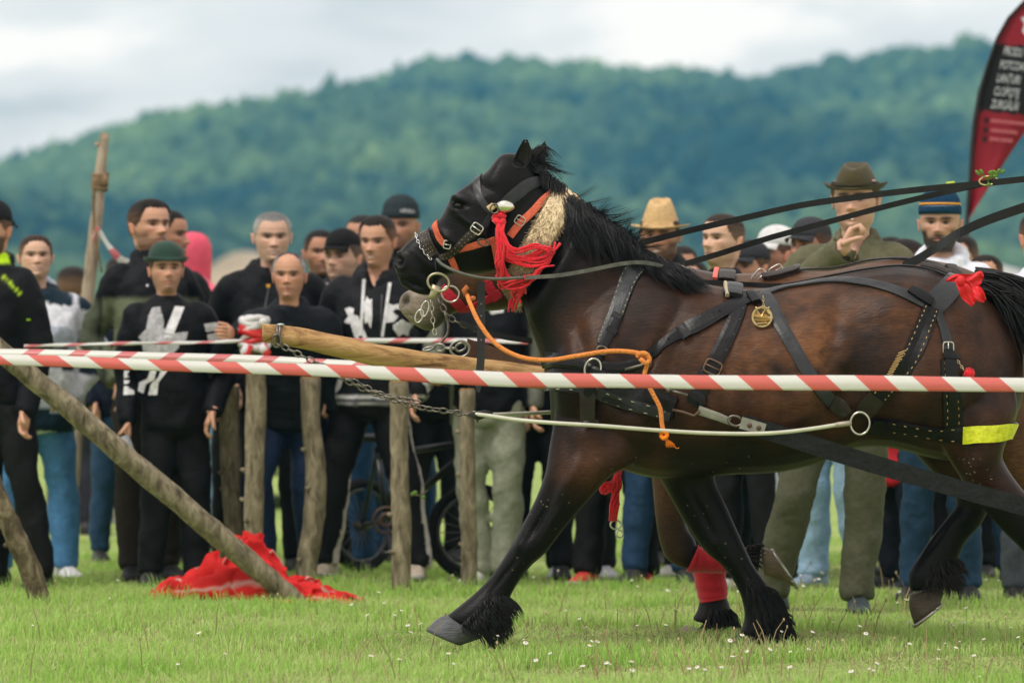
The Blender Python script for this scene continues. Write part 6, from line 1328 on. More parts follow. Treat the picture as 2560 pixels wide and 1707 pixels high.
# red yarn and rings hanging under the belly
rp_ = thing('yarn_pendant', S(1540, 1300, YF - .3), 'red yarn bundle with steel rings hanging below the horse chest', 'tassel'); yy = 21.1; mb = MB(); rr = random.Random(1)
for i in range(26): mb.tube([S(1548 + rr.uniform(-6, 6), 1172, yy), S(1540 + rr.uniform(-14, 14), 1215 + rr.uniform(-8, 8), yy + rr.uniform(-.015, .015)), S(1536 + rr.uniform(-10, 12), 1260, yy + rr.uniform(-.012, .012)), S(1532 + rr.uniform(-8, 10), 1302, yy)], .0045, 5)
for i in range(16): a = rr.uniform(0, 6.3); mb.tube([S(1535, 1205, yy - .01), S(1518 + 14 * math.cos(a), 1218 + 12 * math.sin(a), yy - .02), S(1508 + 8 * math.cos(a), 1226 + 9 * math.sin(a), yy - .015)], .0048, 5)
mb.build('yarn', red_yarn, rp_); ring_at('ring', 1539, 1311, 13, 11, yy, .0035, steel, rp_); ring_at('ring', 1549, 1334, 8, 9, yy, .0032, steel, rp_)
# ------------------------------------------------------------------ stakes, tape, banner and other things
# ---- decals: print lying on a garment or a flag
def decal(poly, o, m, parent, name='print', Y0=26.5, sub=.02, off=.004):
    bv = world_bvh(o); bm = bmesh.new(); vs = [bm.verts.new((x, y, 0)) for x, y in poly]; f = bm.faces.new(vs); bmesh.ops.triangulate(bm, faces=[f])
    k = Y0 / FPX
    for _ in range(3):
        es = [e for e in bm.edges if e.calc_length() * k > sub]
        if not es: break
        bmesh.ops.subdivide_edges(bm, edges=es, cuts=1, use_grid_fill=False); bmesh.ops.triangulate(bm, faces=bm.faces[:])
    kill = []
    for v in bm.verts:
        d = (S(v.co.x, v.co.y, Y0) - CAM).normalized(); h = bv.ray_cast(CAM, d, 80)
        if h[0] is None: kill.append(v)
        else: v.co = h[0] - d * off
    bmesh.ops.delete(bm, geom=kill, context='VERTS')
    me_ = bpy.data.meshes.new(name); bm.to_mesh(me_); bm.free()
    if not len(me_.polygons): return None
    shade(me_); return link(name, me_, m, parent)
bark = wood_mat('stake_bark', (.055, .042, .026), (.20, .168, .112), (.36, .31, .215), (26, 26, 9), .92)
bark_dark = wood_mat('bark_brown', (.04, .03, .018), (.13, .10, .062), (.30, .25, .17), (22, 22, 12), .9)
bare = mat('bare_wood', (.52, .31, .12), .8, .2, var=.25, vscale=25)
def log(name, pts, label, m, cat='stake', group=None, n=6, knots=3, seed=1, cut=True):
    """a rough round pole; pts = (px, py, Y, radius px)"""
    rr = random.Random(seed); f = spline(pts, n); E = thing(name, S(*pts[-1][:3]), label, cat, group); P3 = [S(x, y, Y_) for x, y, Y_, r in f]; m_ = len(f); rs = []
    for i, (x, y, Y_, r) in enumerate(f):
        d = (P3[min(i + 1, m_ - 1)] - P3[max(0, i - 1)]).normalized(); u = Vector((0, 1, 0)); u = (u - d * u.dot(d)).normalized(); w = d.cross(u); k = Y_ / FPX * r
        rs.append([P3[i] + (u * math.cos(a) + w * math.sin(a)) * k * (1 + .11 * noise.noise(Vector((math.cos(a) * 1.5 + seed, math.sin(a) * 1.5, i * .55))) + .08 * noise.noise(Vector((math.cos(a) * 4, math.sin(a) * 4 + seed, i * 1.7)))) for a in np.linspace(0, 2 * math.pi, 19)[:-1]])
    mb = MB(); mb.rings(rs); mb.build('shaft', m, E)
    if cut:
        c = P3[0]; d = (P3[0] - P3[1]).normalized(); mb = MB(); mb.rings([[p + d * .002 + (c - p) * .06 for p in rs[0]], [p + d * .006 + (c - p) * .12 for p in rs[0]]]); mb.build('cut_end', bare, E)
    for i in range(knots):
        j = rr.randrange(2, m_ - 3); a = rr.uniform(-2.4, -.7); p = rs[j][int((a % 6.283) / 6.283 * 18) % 18]; o = (p - P3[j]).normalized()
        mb = MB(); mb.tube([p - o * .01, p + o * .012, p + o * .02 + Vector((0, 0, .006))], [.016, .011, .006], 7); mb.build('knot', m, E)
    return E, rs, P3
SG = 'rough stakes of the tape fence'
log('stake', [(572, 966, 26.9, 27), (574, 1080, 26.9, 26), (580, 1200, 26.9, 28), (588, 1330, 26.9, 25), (590, 1462, 26.9, 26)], 'shortest bark covered stake, standing left of the tape wrapped one', bark, group=SG, seed=2)
log('stake', [(640, 872, 26.35, 25), (640, 1000, 26.35, 26), (636, 1150, 26.35, 24), (634, 1300, 26.35, 24), (634, 1470, 26.35, 24)], 'tall stake with red and white tape wrapped round its top', bark, group=SG, seed=5, knots=4)
E, rs, p3 = log('stake', [(776, 945, 26.5, 25), (778, 1060, 26.5, 23), (790, 1180, 26.5, 27), (784, 1300, 26.5, 27), (768, 1400, 26.5, 27), (766, 1466, 26.5, 27)], 'crooked stake with bark stripped to yellow wood on its left side', bark, group=SG, seed=8)
def scar(E, spots, Y_, rpx):
    sh_ = E.children[0]; r4 = random.Random(int(spots[0][0]))
    for x, y, w, h in spots: decal([(x + w * 1.3 * math.cos(a) * r4.uniform(.5, 1.25), y + h * 1.25 * math.sin(a) * r4.uniform(.7, 1.2)) for a in np.linspace(0, 2 * math.pi, 15)[:-1]], sh_, bare, sh_, 'bare_patch', Y_, .02, .003)
scar(E, [(768, 1140, 4, 10), (774, 1210, 7, 22), (768, 1255, 8, 10), (762, 1300, 14, 24), (758, 1350, 10, 34), (756, 1395, 5, 14), (772, 1080, 3, 6)], 26.5, 26)
E, rs, p3 = log('stake', [(998, 955, 26.0, 24), (998, 1080, 26.0, 22), (1000, 1200, 26.0, 23), (1004, 1330, 26.0, 24), (1002, 1482, 26.0, 24)], 'straight grey stake with a budding twig on its right side', bark, group=SG, seed=11)
mb = MB(); mb.tube([S(*p) for p in spline([(1020, 1242, 26.0), (1036, 1236, 25.98), (1052, 1238, 25.97), (1068, 1226, 25.96)], 4)], .004, 6); mb.tube([S(1050, 1238, 25.97), S(1062, 1242, 25.96)], .003, 5); o = mb.build('twig', bark_dark, E)
mb = MB(); [mb.ball(S(x, y, 25.96), (.012, .006, .008), 7, 5) for x, y in ((1032, 1234), (1038, 1230), (1058, 1242))]; mb.build('leaf', mat('sprig_leaf'), o)
E, rs, p3 = log('stake', [(1168, 975, 26.3, 20), (1168, 1100, 26.3, 19), (1170, 1230, 26.3, 20), (1174, 1360, 26.3, 21), (1172, 1472, 26.3, 20)], 'thin stake with yellow bare patches gripped by the grey trousered man', bark, group=SG, seed=14)
scar(E, [(1166, 1000, 7, 26), (1166, 1060, 4, 14), (1168, 1310, 4, 20), (1174, 1370, 5, 26), (1172, 1412, 4, 18)], 26.3, 20)
log('leaning_pole', [(-170, 728, 24.4, 27), (0, 876, 24.45, 26), (150, 1000, 24.5, 27), (330, 1154, 24.55, 28), (480, 1282, 24.6, 28), (620, 1402, 24.68, 28), (720, 1488, 24.75, 27), (752, 1516, 24.76, 26)], 'long bark covered pole slanting down onto the red cloth', bark, 'pole', seed=21, knots=6)
log('leaning_pole', [(-50, 1130, 24.0, 24), (-10, 1230, 24.0, 25), (30, 1320, 24.02, 26), (70, 1410, 24.05, 27), (100, 1500, 24.08, 28), (108, 1528, 24.08, 28)], 'short curved dark pole at the bottom left corner', bark_dark, 'pole', seed=25)
E, rs, p3 = log('tall_pole', [(262, 336, 29.0, 11), (252, 420, 29.0, 14), (244, 520, 29.0, 15), (230, 640, 29.0, 16), (214, 800, 29.0, 17), (195, 1000, 29.0, 18), (165, 1412, 29.0, 19)], 'tall peeled pole with rope knot rising behind the crowd at left', wood_mat('pale_pole', (.20, .15, .11), (.36, .29, .22), (.46, .38, .29), (20, 20, 5), .9), 'pole', seed=31, knots=1)
mb = MB()
for i in range(5): mb.tube([S(251 - i * .5, 436 + i * 9, 29.0) + Vector((math.cos(a), math.sin(a), .15 * math.sin(a + i))) * .036 for a in np.linspace(0, 2 * math.pi, 15)[:-1]], .010, 6, closed=True)
mb.ball(S(262, 452, 28.96), (.02, .02, .03), 8, 6); mb.tube([S(*p) for p in spline([(236, 445, 28.97), (232, 520, 28.97), (240, 600, 28.97), (254, 680, 28.97)], 5)], .006, 6); mb.build('rope_binding', mat('old_rope', (.22, .15, .09), .9, .1, var=.3, bump=.5), E)

def tape_mat(name, period, slant, red=(.76, .17, .15)):
    m = bpy.data.materials.new(name); m.use_nodes = True; t = m.node_tree; Pn = t.nodes['Principled BSDF']; g = t.nodes.new('ShaderNodeTexCoord'); sp = t.nodes.new('ShaderNodeSeparateXYZ'); t.links.new(g.outputs['UV'], sp.inputs[0])
    a = t.nodes.new('ShaderNodeMath'); a.operation = 'MULTIPLY_ADD'; a.inputs[1].default_value = slant; t.links.new(sp.outputs['Y'], a.inputs[0]); t.links.new(sp.outputs['X'], a.inputs[2])
    b = t.nodes.new('ShaderNodeMath'); b.operation = 'DIVIDE'; b.inputs[1].default_value = period; t.links.new(a.outputs[0], b.inputs[0])
    c = t.nodes.new('ShaderNodeMath'); c.operation = 'FRACT'; t.links.new(b.outputs[0], c.inputs[0]); d = t.nodes.new('ShaderNodeMath'); d.operation = 'LESS_THAN'; d.inputs[1].default_value = .5 if 'far' not in name else .34; t.links.new(c.outputs[0], d.inputs[0])
    mx_ = t.nodes.new('ShaderNodeMix'); mx_.data_type = 'RGBA'; mx_.inputs[6].default_value = (.84, .84, .82, 1); mx_.inputs[7].default_value = (*red, 1); t.links.new(d.outputs[0], mx_.inputs[0]); t.links.new(mx_.outputs[2], Pn.inputs['Base Color'])
    Pn.inputs['Roughness'].default_value = .28; Pn.inputs['Specular IOR Level'].default_value = .45
    tr = t.nodes.new('ShaderNodeBsdfTranslucent'); t.links.new(mx_.outputs[2], tr.inputs[0]); ms = t.nodes.new('ShaderNodeMixShader'); ms.inputs[0].default_value = .42; t.links.new(Pn.outputs[0], ms.inputs[1]); t.links.new(tr.outputs[0], ms.inputs[2]); t.links.new(ms.outputs[0], t.nodes['Material Output'].inputs[0]); MATS[name] = m; return m
def tape(name, pts, label, m, group='red and white barrier tapes', fold=.22, n=10, twist=None):
    """plastic barrier tape: pts = (px, py, Y, width px); its cross-section bows a little"""
    f = spline(pts, n); vs, fs, uv = [], [], []; K = 7; run = 0; prev = None
    for i, (x, y, Y_, w) in enumerate(f):
        c = S(x, y, Y_); run += (c - prev).length if prev else 0; prev = c; k = Y_ / FPX
        for j in range(K):
            q = j / (K - 1) * 2 - 1; tw = 0 if twist is None else twist(i / len(f)); h = w * k / 2
            wob = .004 * math.sin(run * 2.3) + .002 * math.sin(run * 7.1); vs.append(c + Vector((0, fold * (.060 * max(0, -q) ** 1.2 - .012 * (1 - q * q)) + h * q * math.sin(tw), -h * q * math.cos(tw) * (1 + .05 * math.sin(run * 5)) + wob * .5))); uv.append((run, q * .5))
    for i in range(len(f) - 1):
        for j in range(K - 1): fs.append((i * K + j, (i + 1) * K + j, (i + 1) * K + j + 1, i * K + j + 1))
    me_ = bpy.data.meshes.new(name); me_.from_pydata(vs, [], fs); ul = me_.uv_layers.new(name='UVMap')
    for l in me_.loops: ul.data[l.index].uv = uv[l.vertex_index]
    shade(me_); o = link(name, me_, m, at=vs[0], label=label, cat='tape', group=group)
    so = o.modifiers.new('thickness', 'SOLIDIFY'); so.thickness = .0006
    return o
tm_ = tape_mat('barrier_tape', .195, -.055, (.80, .22, .19)); tm2 = tape_mat('barrier_tape_far', .20, .05, (.74, .24, .25))
tape('barrier_tape', [(-60, 895, 18.6, 25), (0, 899, 18.6, 26), (320, 911, 18.62, 27), (640, 922, 18.65, 30), (1000, 934, 18.7, 33), (1300, 948, 18.75, 36), (1650, 952, 18.78, 36), (2000, 957, 18.8, 36), (2300, 960, 18.85, 37), (2620, 964, 18.9, 37)], 'nearest barrier tape stretched right across the picture before the horse', tm_)
tape('barrier_tape', [(-60, 882, 23.6, 22), (0, 884, 23.6, 22), (300, 890, 23.5, 22), (640, 900, 23.4, 22), (900, 912, 23.3, 22), (1250, 922, 23.2, 24), (1700, 930, 23.1, 24)], 'second barrier tape seen just above the nearest one', tm2)
tape('barrier_tape', [(60, 866, 25.9, 9), (160, 863, 25.9, 8), (330, 859, 25.95, 9), (480, 857, 26.0, 9), (612, 853, 26.1, 10)], 'thin twisted tape in front of the green hat man', tm2, twist=lambda t: .9 * math.sin(t * 14))
tape('barrier_tape', [(664, 850, 26.1, 12), (800, 852, 26.0, 12), (1000, 852, 26.0, 12), (1180, 852, 26.0, 12), (1320, 856, 26.0, 12)], 'thin tape running behind the draught pole from the wrapped stake', tm2, twist=lambda t: .5 * math.sin(t * 6))
tape('barrier_tape', [(232, 600, 28.9, 24), (244, 575, 28.88, 22), (256, 592, 28.9, 20), (276, 624, 28.95, 26), (300, 648, 29.0, 26), (330, 662, 29.1, 22)], 'crumpled tape tied round the tall pole at left', tm2, twist=lambda t: .8 * math.sin(t * 9))
# tape wound round the stake top
wr = thing('tape_wrap', S(640, 900, 26.35), 'bunched red and white tape wound round the tall stake top', 'tape'); rr = random.Random(12)
red_pl, white_pl = mat('plastic_red', (.66, .03, .03), .3, .45, transl=.2), mat('plastic_white', (.74, .73, .74), .3, .45, transl=.2)
for i in range(9):
    y0 = 800 + i * 9 + rr.uniform(-3, 3); rad = .052 + .012 * rr.random(); ph = rr.uniform(0, 6); mb = MB()
    mb.tube([S(636, y0, 26.35) + Vector((math.cos(a) * rad, math.sin(a) * rad, .012 * math.sin(a * 2 + ph))) for a in np.linspace(0, 2 * math.pi, 21)[:-1]], .013 + .008 * rr.random(), 7, closed=True); mb.build('tape_turn', red_pl if i in (3, 4, 6) else white_pl, wr)
for x, y, m in ((610, 900, white_pl), (616, 912, red_pl), (668, 905, red_pl), (660, 890, white_pl), (660, 795, white_pl)):
    mb = MB(); mb.tube([S(636 + (x - 636) * .6, 862 if y > 840 else 815, 26.27), S(x, (y + 860) / 2 if y > 840 else 800, 26.26), S(x + rr.uniform(-5, 5), y, 26.27)], [.02, .022, .008], 6, flat=.25); mb.build('tape_end', m, wr)

# ---- red cloth heap
def red_cloth():
    nx_, ny_ = 120, 60; vs, cs = [], []; Yc = 24.95; s = scale_at(Yc); cx = (640 - 1280) / s
    for j in range(ny_):
        for i in range(nx_):
            u, v = i / (nx_ - 1) * 2 - 1, j / (ny_ - 1) * 2 - 1
            x = cx + u * .455 + .03 * noise.noise(Vector((v * 3, 1, 2))); y = Yc + v * .26 * (1 - .35 * u * u) + .03 * noise.noise(Vector((u * 3, 5, 2)))
            px = x * s + 1280
            prof = interp(px, [395, 430, 480, 500, 530, 570, 600, 640, 665, 700, 740, 790, 830, 895], [.02, .07, .08, .12, .20, .24, .27, .26, .22, .14, .10, .09, .06, .02])
            f1 = abs(noise.noise(Vector((u * 4.2 + 3, v * 2.6, .3)))); f2 = noise.noise(Vector((u * 9, v * 6, 4.1)))
            hgt = prof * (max(0, 1 - v * v) ** .6) * (1.12 - .9 * f1) + .028 * f2 * min(1, prof * 12) + .012
            x += .05 * noise.noise(Vector((u * 5, v * 5, hgt * 9))); y += .05 * noise.noise(Vector((u * 5 + 9, v * 5, hgt * 9)))
            vs.append((x, y, max(.004, hgt) + gz(x, y))); e = min(1 - abs(v), (1 - abs(u)) * 2); tr = 1 if (.05 < e < .10 or abs(v - .25 * math.sin(u * 7) + .2) < .035) else 0
            cs.append((.56, .30, .27) if tr else (.60, .018, .016))
    fs = [(j * nx_ + i, j * nx_ + i + 1, (j + 1) * nx_ + i + 1, (j + 1) * nx_ + i) for j in range(ny_ - 1) for i in range(nx_ - 1)]
    me_ = bpy.data.meshes.new('red_cloth'); me_.from_pydata(vs, [], fs); shade(me_); setcol(me_, np.array(cs))
    o = link('red_cloth', me_, mat('red_felt', rough=.75, spec=.2, attr=True, var=.12, vscale=30, bump=.3, bscale=80, transl=.12), at=(cx, Yc, 0), label='crumpled red cloth with pale piping heaped on the grass', cat='cloth')
    so = o.modifiers.new('thickness', 'SOLIDIFY'); so.thickness = .004
red_cloth()

def zc(pts, ox, oy, k): return [(ox + x * k, oy + y * k) for x, y in pts]
print_w = mat('print_white', (.62, .62, .64), .8, .2, var=.25, vscale=40); print_g = mat('print_grey', (.36, .36, .38), .8, .2, var=.4, vscale=50)
J = P['greenhat']['jacket']; K1 = (0, 460, .3445)
for pl, m in (([(1105, 895), (1165, 890), (1150, 950), (1190, 985), (1185, 1060), (1060, 1055), (1075, 960)], print_g), ([(1270, 885), (1340, 890), (1250, 1115), (1195, 1115), (1200, 1060)], print_w), ([(1060, 1052), (1190, 1045), (1240, 1085), (1365, 1070), (1350, 1135), (1300, 1140), (1300, 1185), (1225, 1260), (1190, 1330), (1050, 1330), (1030, 1150), (1005, 1110)], print_g),
              ([(1090, 1350), (1135, 1350), (1120, 1420), (1060, 1450), (1040, 1520), (1000, 1500), (1010, 1440), (1070, 1410)], print_w), ([(1170, 1340), (1225, 1340), (1150, 1440), (1140, 1530), (1075, 1530), (1095, 1450), (1150, 1400)], print_w),
              ([(1480, 1015), (1595, 1000), (1610, 1055), (1495, 1075)], print_w), ([(1502, 1092), (1612, 1072), (1628, 1128), (1512, 1142)], print_w),
              ([(900, 1352), (940, 1352), (920, 1385), (940, 1400), (900, 1410)], print_w), ([(900, 1420), (945, 1425), (925, 1450), (900, 1450)], print_w), ([(900, 1465), (935, 1470), (905, 1500), (975, 1498), (975, 1525), (895, 1530)], print_w)):
    decal(zc(pl, *K1), J, m, J, Y0=26.6)
J = P['moustache']['jacket']; K2 = (500, 460, .3445)
for pl in ([(1050, 905), (1085, 892), (1118, 905), (1112, 945), (1150, 960), (1150, 1010), (1215, 1115), (1185, 1125), (1160, 1060), (1150, 1125), (1120, 1110), (1090, 1010), (1070, 1015), (1045, 1000), (1075, 960)],
           [(1180, 860), (1200, 850), (1208, 812), (1225, 838), (1250, 835), (1232, 885), (1250, 960), (1240, 1050), (1215, 1000), (1195, 1015), (1208, 920)],
           [(1365, 862), (1400, 880), (1440, 868), (1455, 912), (1425, 905), (1398, 925), (1395, 958), (1440, 962), (1408, 1000), (1330, 1008), (1350, 940)],
           [(1400, 1022), (1450, 1030), (1470, 980), (1498, 1002), (1562, 1008), (1522, 1058), (1512, 1104), (1472, 1088), (1440, 1112), (1446, 1066), (1402, 1052)],
           [(955, 1425), (1000, 1410), (1035, 1425), (1018, 1480), (955, 1555), (945, 1500)], [(1610, 1435), (1740, 1440), (1735, 1470), (1690, 1475), (1650, 1520), (1640, 1470)]):
    decal(zc(pl, *K2), J, print_w, J, Y0=26.9)
for a, b in (((1190, 690), (1165, 1100)), ((1378, 715), (1322, 1110))):
    (x0, y0), (x1, y1) = a, b; decal(zc([(x0 - 12, y0), (x0 + 12, y0), ((x0 + x1) / 2 + 10, (y0 + y1) / 2), (x1 + 10, y1), (x1 - 10, y1), ((x0 + x1) / 2 - 10, (y0 + y1) / 2)], *K2), J, print_w, J, 'piping', Y0=26.9, off=.008)
decal(zc([(1316, 800), (1324, 800), (1312, 1100), (1304, 1100)], *K2), J, mat('zip', (.05, .05, .055), .4, .5), J, 'zip', Y0=26.9)
J = P['grey']['jacket']; decal(zc([(493, 760), (501, 760), (465, 960), (452, 960)], *K2), J, mat('zip_grey', (.06, .065, .07), .4, .5), J, 'zip', Y0=27.7); decal(zc([(480, 728), (510, 728), (505, 752), (485, 752)], *K2), J, mat('logo_gold', (.55, .28, .03), .6, .3), J, 'logo', Y0=27.7)
J = P['khaki']['jacket']; K5 = (940, 320, .3443); decal(zc([(820, 1330), (860, 1310), (930, 1300), (925, 1340), (880, 1345), (840, 1355)], *K5), J, print_w, J, Y0=26.9)
J = P['lime']['jacket']; decal([(66, 797), (76, 797), (76, 801), (66, 801)], J, mat('lime_mark', (.35, .6, .03), .7, .2), J, 'logo', Y0=26.4)
J = P['olivepanel']['jacket']; decal(zc([(1060, 728), (1078, 728), (1075, 745), (1062, 745)], *K1), J, print_w, J, 'logo', Y0=27.)
def text_mesh(txt, bold=True):
    cu = bpy.data.curves.new('t', 'FONT'); cu.body = txt; cu.align_x = 'LEFT'; cu.resolution_u = 2; o = bpy.data.objects.new('t', cu); col.objects.link(o); dg = bpy.context.evaluated_depsgraph_get(); dg.update()
    me_ = bpy.data.meshes.new_from_object(o.evaluated_get(dg)); bpy.data.objects.remove(o); return me_
for ch_ in P['beanie']['E'].children:
    if ch_.name.startswith('beanie'):
        bv = world_bvh(ch_); me_ = text_mesh('adidas'); v = getco(me_); w = v[:, 0].max(); ok = True; nv = []
        for x, y, z in v:
            px, py = 1000 + x / w * 36, 530 - y * 15 + x / w * 3; h = bv.ray_cast(CAM, (S(px, py, 29.8) - CAM).normalized(), 80); nv.append(h[0] + Vector((0, -.006, 0)) if h[0] else S(px, py, 29.7))
        putco(me_, np.array([p[:] for p in nv])); link('lettering', me_, print_w, ch_)
# olive shirt: collar points, placket, button, cigarette; plastic cup
J = P['olive']['jacket']; E_ = P['olive']['E']; K8 = (1540, 360, .4337)
lap = mat('olive_collar', (.125, .122, .072), .8, .2, var=.15)
decal(zc([(1240, 500), (1290, 480), (1330, 520), (1300, 580), (1270, 560)], *K8), J, lap, J, 'collar_point', Y0=23.8, off=.012); decal(zc([(1500, 520), (1540, 540), (1570, 580), (1530, 560)], *K8), J, lap, J, 'collar_point', Y0=23.8, off=.012)
decal(zc([(1290, 555), (1325, 535), (1345, 610), (1310, 640)], *K8), J, lap, J, 'cuff', Y0=23.8, off=.010)
h_ = world_bvh(J).ray_cast(CAM, (S(2110, 642, 23.8) - CAM).normalized(), 60)
if h_[0]: mb = MB(); mb.ball(h_[0], (.008, .005, .008), 10, 6); mb.build('button', mat('button_dark', (.02, .02, .02), .4, .4), J)
mp_ = P['olive']['HP'](0, -.48, .17); mb = MB(); mb.tube([mp_, mp_ + Vector((.004, -.045, -.006))], .004, 8); mb.build('cigarette', mat('paper', (.75, .73, .68), .8, .2), at=mp_, label='short white cigarette at the olive hat man mouth', cat='cigarette')
el, wr_, _w = P['greenhat']['arms'][-1]; c = wr_ + Vector((-.004, -.055, -.105)); mb = MB(); ax = Vector((.25, -.1, -.95)).normalized()
u = ax.orthogonal().normalized(); w_ = ax.cross(u); mb.rings([[c + ax * t + (u * math.cos(a) + w_ * math.sin(a)) * r for a in np.linspace(0, 2 * math.pi, 21)[:-1]] for t, r in ((-.05, .030), (.06, .040), (.065, .043), (.066, .039), (.058, .037), (-.046, .027))], cap=True)
gm = mat('clear_plastic', (.75, .78, .80), .15, .5); gm.node_tree.nodes['Principled BSDF'].inputs['Transmission Weight'].default_value = .75; mb.build('plastic_cup', gm, at=c, label='clear plastic cup held upside down by the green hat man', cat='cup')

# ---- feather banner
BL = [(2419, 551), (2423, 490), (2427, 440), (2431, 370), (2437, 306), (2450, 232), (2471, 160), (2494, 96), (2522, 46), (2562, 4), (2610, -36), (2660, -62), (2700, -66)]
BR = [(2420, 552), (2452, 500), (2484, 450), (2520, 392), (2560, 334), (2596, 280), (2640, 214), (2676, 150), (2704, 90), (2722, 40), (2732, 0), (2726, -40), (2702, -65)]
bn = thing('feather_banner', S(2420, HORIZON + CAMZ * scale_at(31), 31.), 'tall red and black feather banner with white lettering at the right edge', 'banner'); YB = 31.
def bpt(u, v):
    t = v * (len(BL) - 1); i = min(int(t), len(BL) - 2); f = t - i; l = [BL[i][k] * (1 - f) + BL[i + 1][k] * f for k in (0, 1)]; r = [BR[i][k] * (1 - f) + BR[i + 1][k] * f for k in (0, 1)]
    x, y = l[0] * (1 - u) + r[0] * u, l[1] * (1 - u) + r[1] * u; return x, y, YB + .05 * math.sin(u * 5 + v * 4) * u
mb = MB(); nu, nv = 28, 120; cs = []; vs = []
for j in range(nv):
    for i in range(nu):
        x, y, Y_ = bpt(i / (nu - 1), j / (nv - 1)); vs.append(S(x, y, Y_)); edge = 6 * noise.noise(Vector((x * .06, 3, 1)))
        c = (.30, .020, .035) if y > 280 + edge + (x - 2480) * .12 or y < 112 + edge * 2 + (x - 2500) * .05 else (.016, .016, .020)
        if i < 3: c = (c[0] * .55, c[1] * .55, c[2] * .55)
        cs.append(c)
fs = [(j * nu + i, j * nu + i + 1, (j + 1) * nu + i + 1, (j + 1) * nu + i) for j in range(nv - 1) for i in range(nu - 1)]
me_ = bpy.data.meshes.new('flag'); me_.from_pydata(vs, [], fs); shade(me_); setcol(me_, np.array(cs)); flag = link('flag', me_, mat('flag_cloth', rough=.7, spec=.25, attr=True, transl=.25), bn); so = flag.modifiers.new('thickness', 'SOLIDIFY'); so.thickness = .002
mb = MB(); base_p = S(2405, HORIZON + CAMZ * scale_at(YB), YB); mb.tube([base_p, S(2414, 700, YB)] + [S(x - 1, y, YB) for x, y in BL], [.016, .015] + [.012] * 6 + [.008] * 7, 8); mb.build('flag_rod', mat('rod_black', (.015, .015, .017), .5, .4), bn)
mb = MB(); mb.box(base_p + Vector((0, 0, .02)), (.2, .2, .02)); mb.build('flag_base', mat('rod_black'), bn, smooth=False)
ltr = mat('letter_white', (.55, .58, .62), .8, .2)
for txt, x0, y0, sz, sk in (('PRODU', 2507, 138, 31, .28), ('POTCOAVE', 2498, 172, 31, .28), ('LANȚURI', 2490, 205, 31, .28), ('CLOPOTE', 2483, 238, 31, .28), ('ZURGĂLĂI', 2476, 270, 31, .28)):
    me_ = text_mesh(txt); v = getco(me_); nv_ = []
    for x, y, z in v: nv_.append(S(x0 + x * sz * .46 + y * sz * sk * .8, y0 - y * sz + x * sz * .05, YB - .06)[:])
    putco(me_, np.array(nv_)); link('lettering', me_, ltr, bn)
lp = mat('letter_pink', (.45, .12, .14), .8, .2)
for k_, (y0, wd) in enumerate(((302, 80), (326, 66), (348, 50))):
    rr = random.Random(k_); mb = MB(); x = 2478 - k_ * 1.5
    while x < 2478 + wd:
        w = rr.uniform(3, 8); mb.box(S(x + w / 2, y0 + (x - 2478) * .1, YB - .06), (w * YB / FPX / 2, .001, 4.5 * YB / FPX)); x += w + 2.2
    mb.build('small_print', lp, bn, smooth=False, kind='stuff'); mb = MB(); mb.box(S(2466 - k_ * 2, y0, YB - .06), (6 * YB / FPX, .001, 8 * YB / FPX)); mb.build('icon', mat('icon_dark', (.05, .012, .018), .8, .2), bn, smooth=False)
mb = MB(); mb.rings(flat_band([(2557, 44), (2566, 60), (2560, 78), (2572, 92)], 10, YB - .06, YB - .06, .001)); mb.build('lettering', ltr, bn, smooth=False)

# ---- bicycle behind the stakes
bk = thing('bicycle', S(1100, 1461, 27.3), 'small black bicycle standing behind the thin stakes', 'bicycle'); dk = mat('bike_black', (.012, .013, .015), .35, .45); rub = mat('tyre_rubber', (.012, .012, .013), .8, .2, bump=.3)
def wheel(px, py, Y_, r, rz):
    c = S(px, py, Y_); c.z = r + gz(c.x, c.y); ax = Vector((math.cos(R(rz)), math.sin(R(rz)), 0)); up_ = Vector((0, 0, 1)); mb = MB(); mb.tube([c + (ax * math.cos(a) + up_ * math.sin(a)) * (r - .024) for a in np.linspace(0, 2 * math.pi, 41)[:-1]], .024, 10, closed=True); w = mb.build('wheel', rub, bk)
    mb = MB(); mb.tube([c + (ax * math.cos(a) + up_ * math.sin(a)) * (r - .055) for a in np.linspace(0, 2 * math.pi, 37)[:-1]], .011, 8, closed=True); mb.build('rim', mat('rim_grey', (.10, .10, .11), .4, .5, metal=.6), w)
    mb = MB(); [mb.tube([c, c + (ax * math.cos(a) + up_ * math.sin(a)) * (r - .05)], .0018, 4) for a in np.linspace(0, 2 * math.pi, 21)[:-1]]; mb.tube([c - ax.cross(up_) * .05, c + ax.cross(up_) * .05], .02, 8); mb.build('spokes', steel_dark, w, kind='stuff'); return c
f_ = wheel(1188, 1345, 27.15, .235, 8); r_ = wheel(905, 1345, 28.3, .235, 45); bb = f_.lerp(r_, .55); bb.z = .27; bb += Vector((-.12, -.1, 0)); hd_ = f_ + Vector((-.09, .02, .42)); st_ = bb + Vector((-.05, .06, .35))
mb = MB(); mb.tube([bb, hd_ - Vector((0, 0, .08))], .019, 10); mb.tube([bb, st_], .016, 10); mb.tube([st_ - Vector((0, 0, .04)), hd_], .016, 10); mb.tube([bb, r_], .011, 8); mb.tube([st_ - Vector((0, 0, .03)), r_], .010, 8); mb.build('frame', dk, bk)
mb = MB(); mb.tube([hd_ + Vector((-.01, 0, .06)), f_ + Vector((0, -.05, .28)), f_ + Vector((0, -.05, 0))], .013, 8); mb.tube([hd_ + Vector((-.01, 0, .06)), f_ + Vector((0, .05, .28)), f_ + Vector((0, .05, 0))], .013, 8); mb.build('fork', dk, bk)
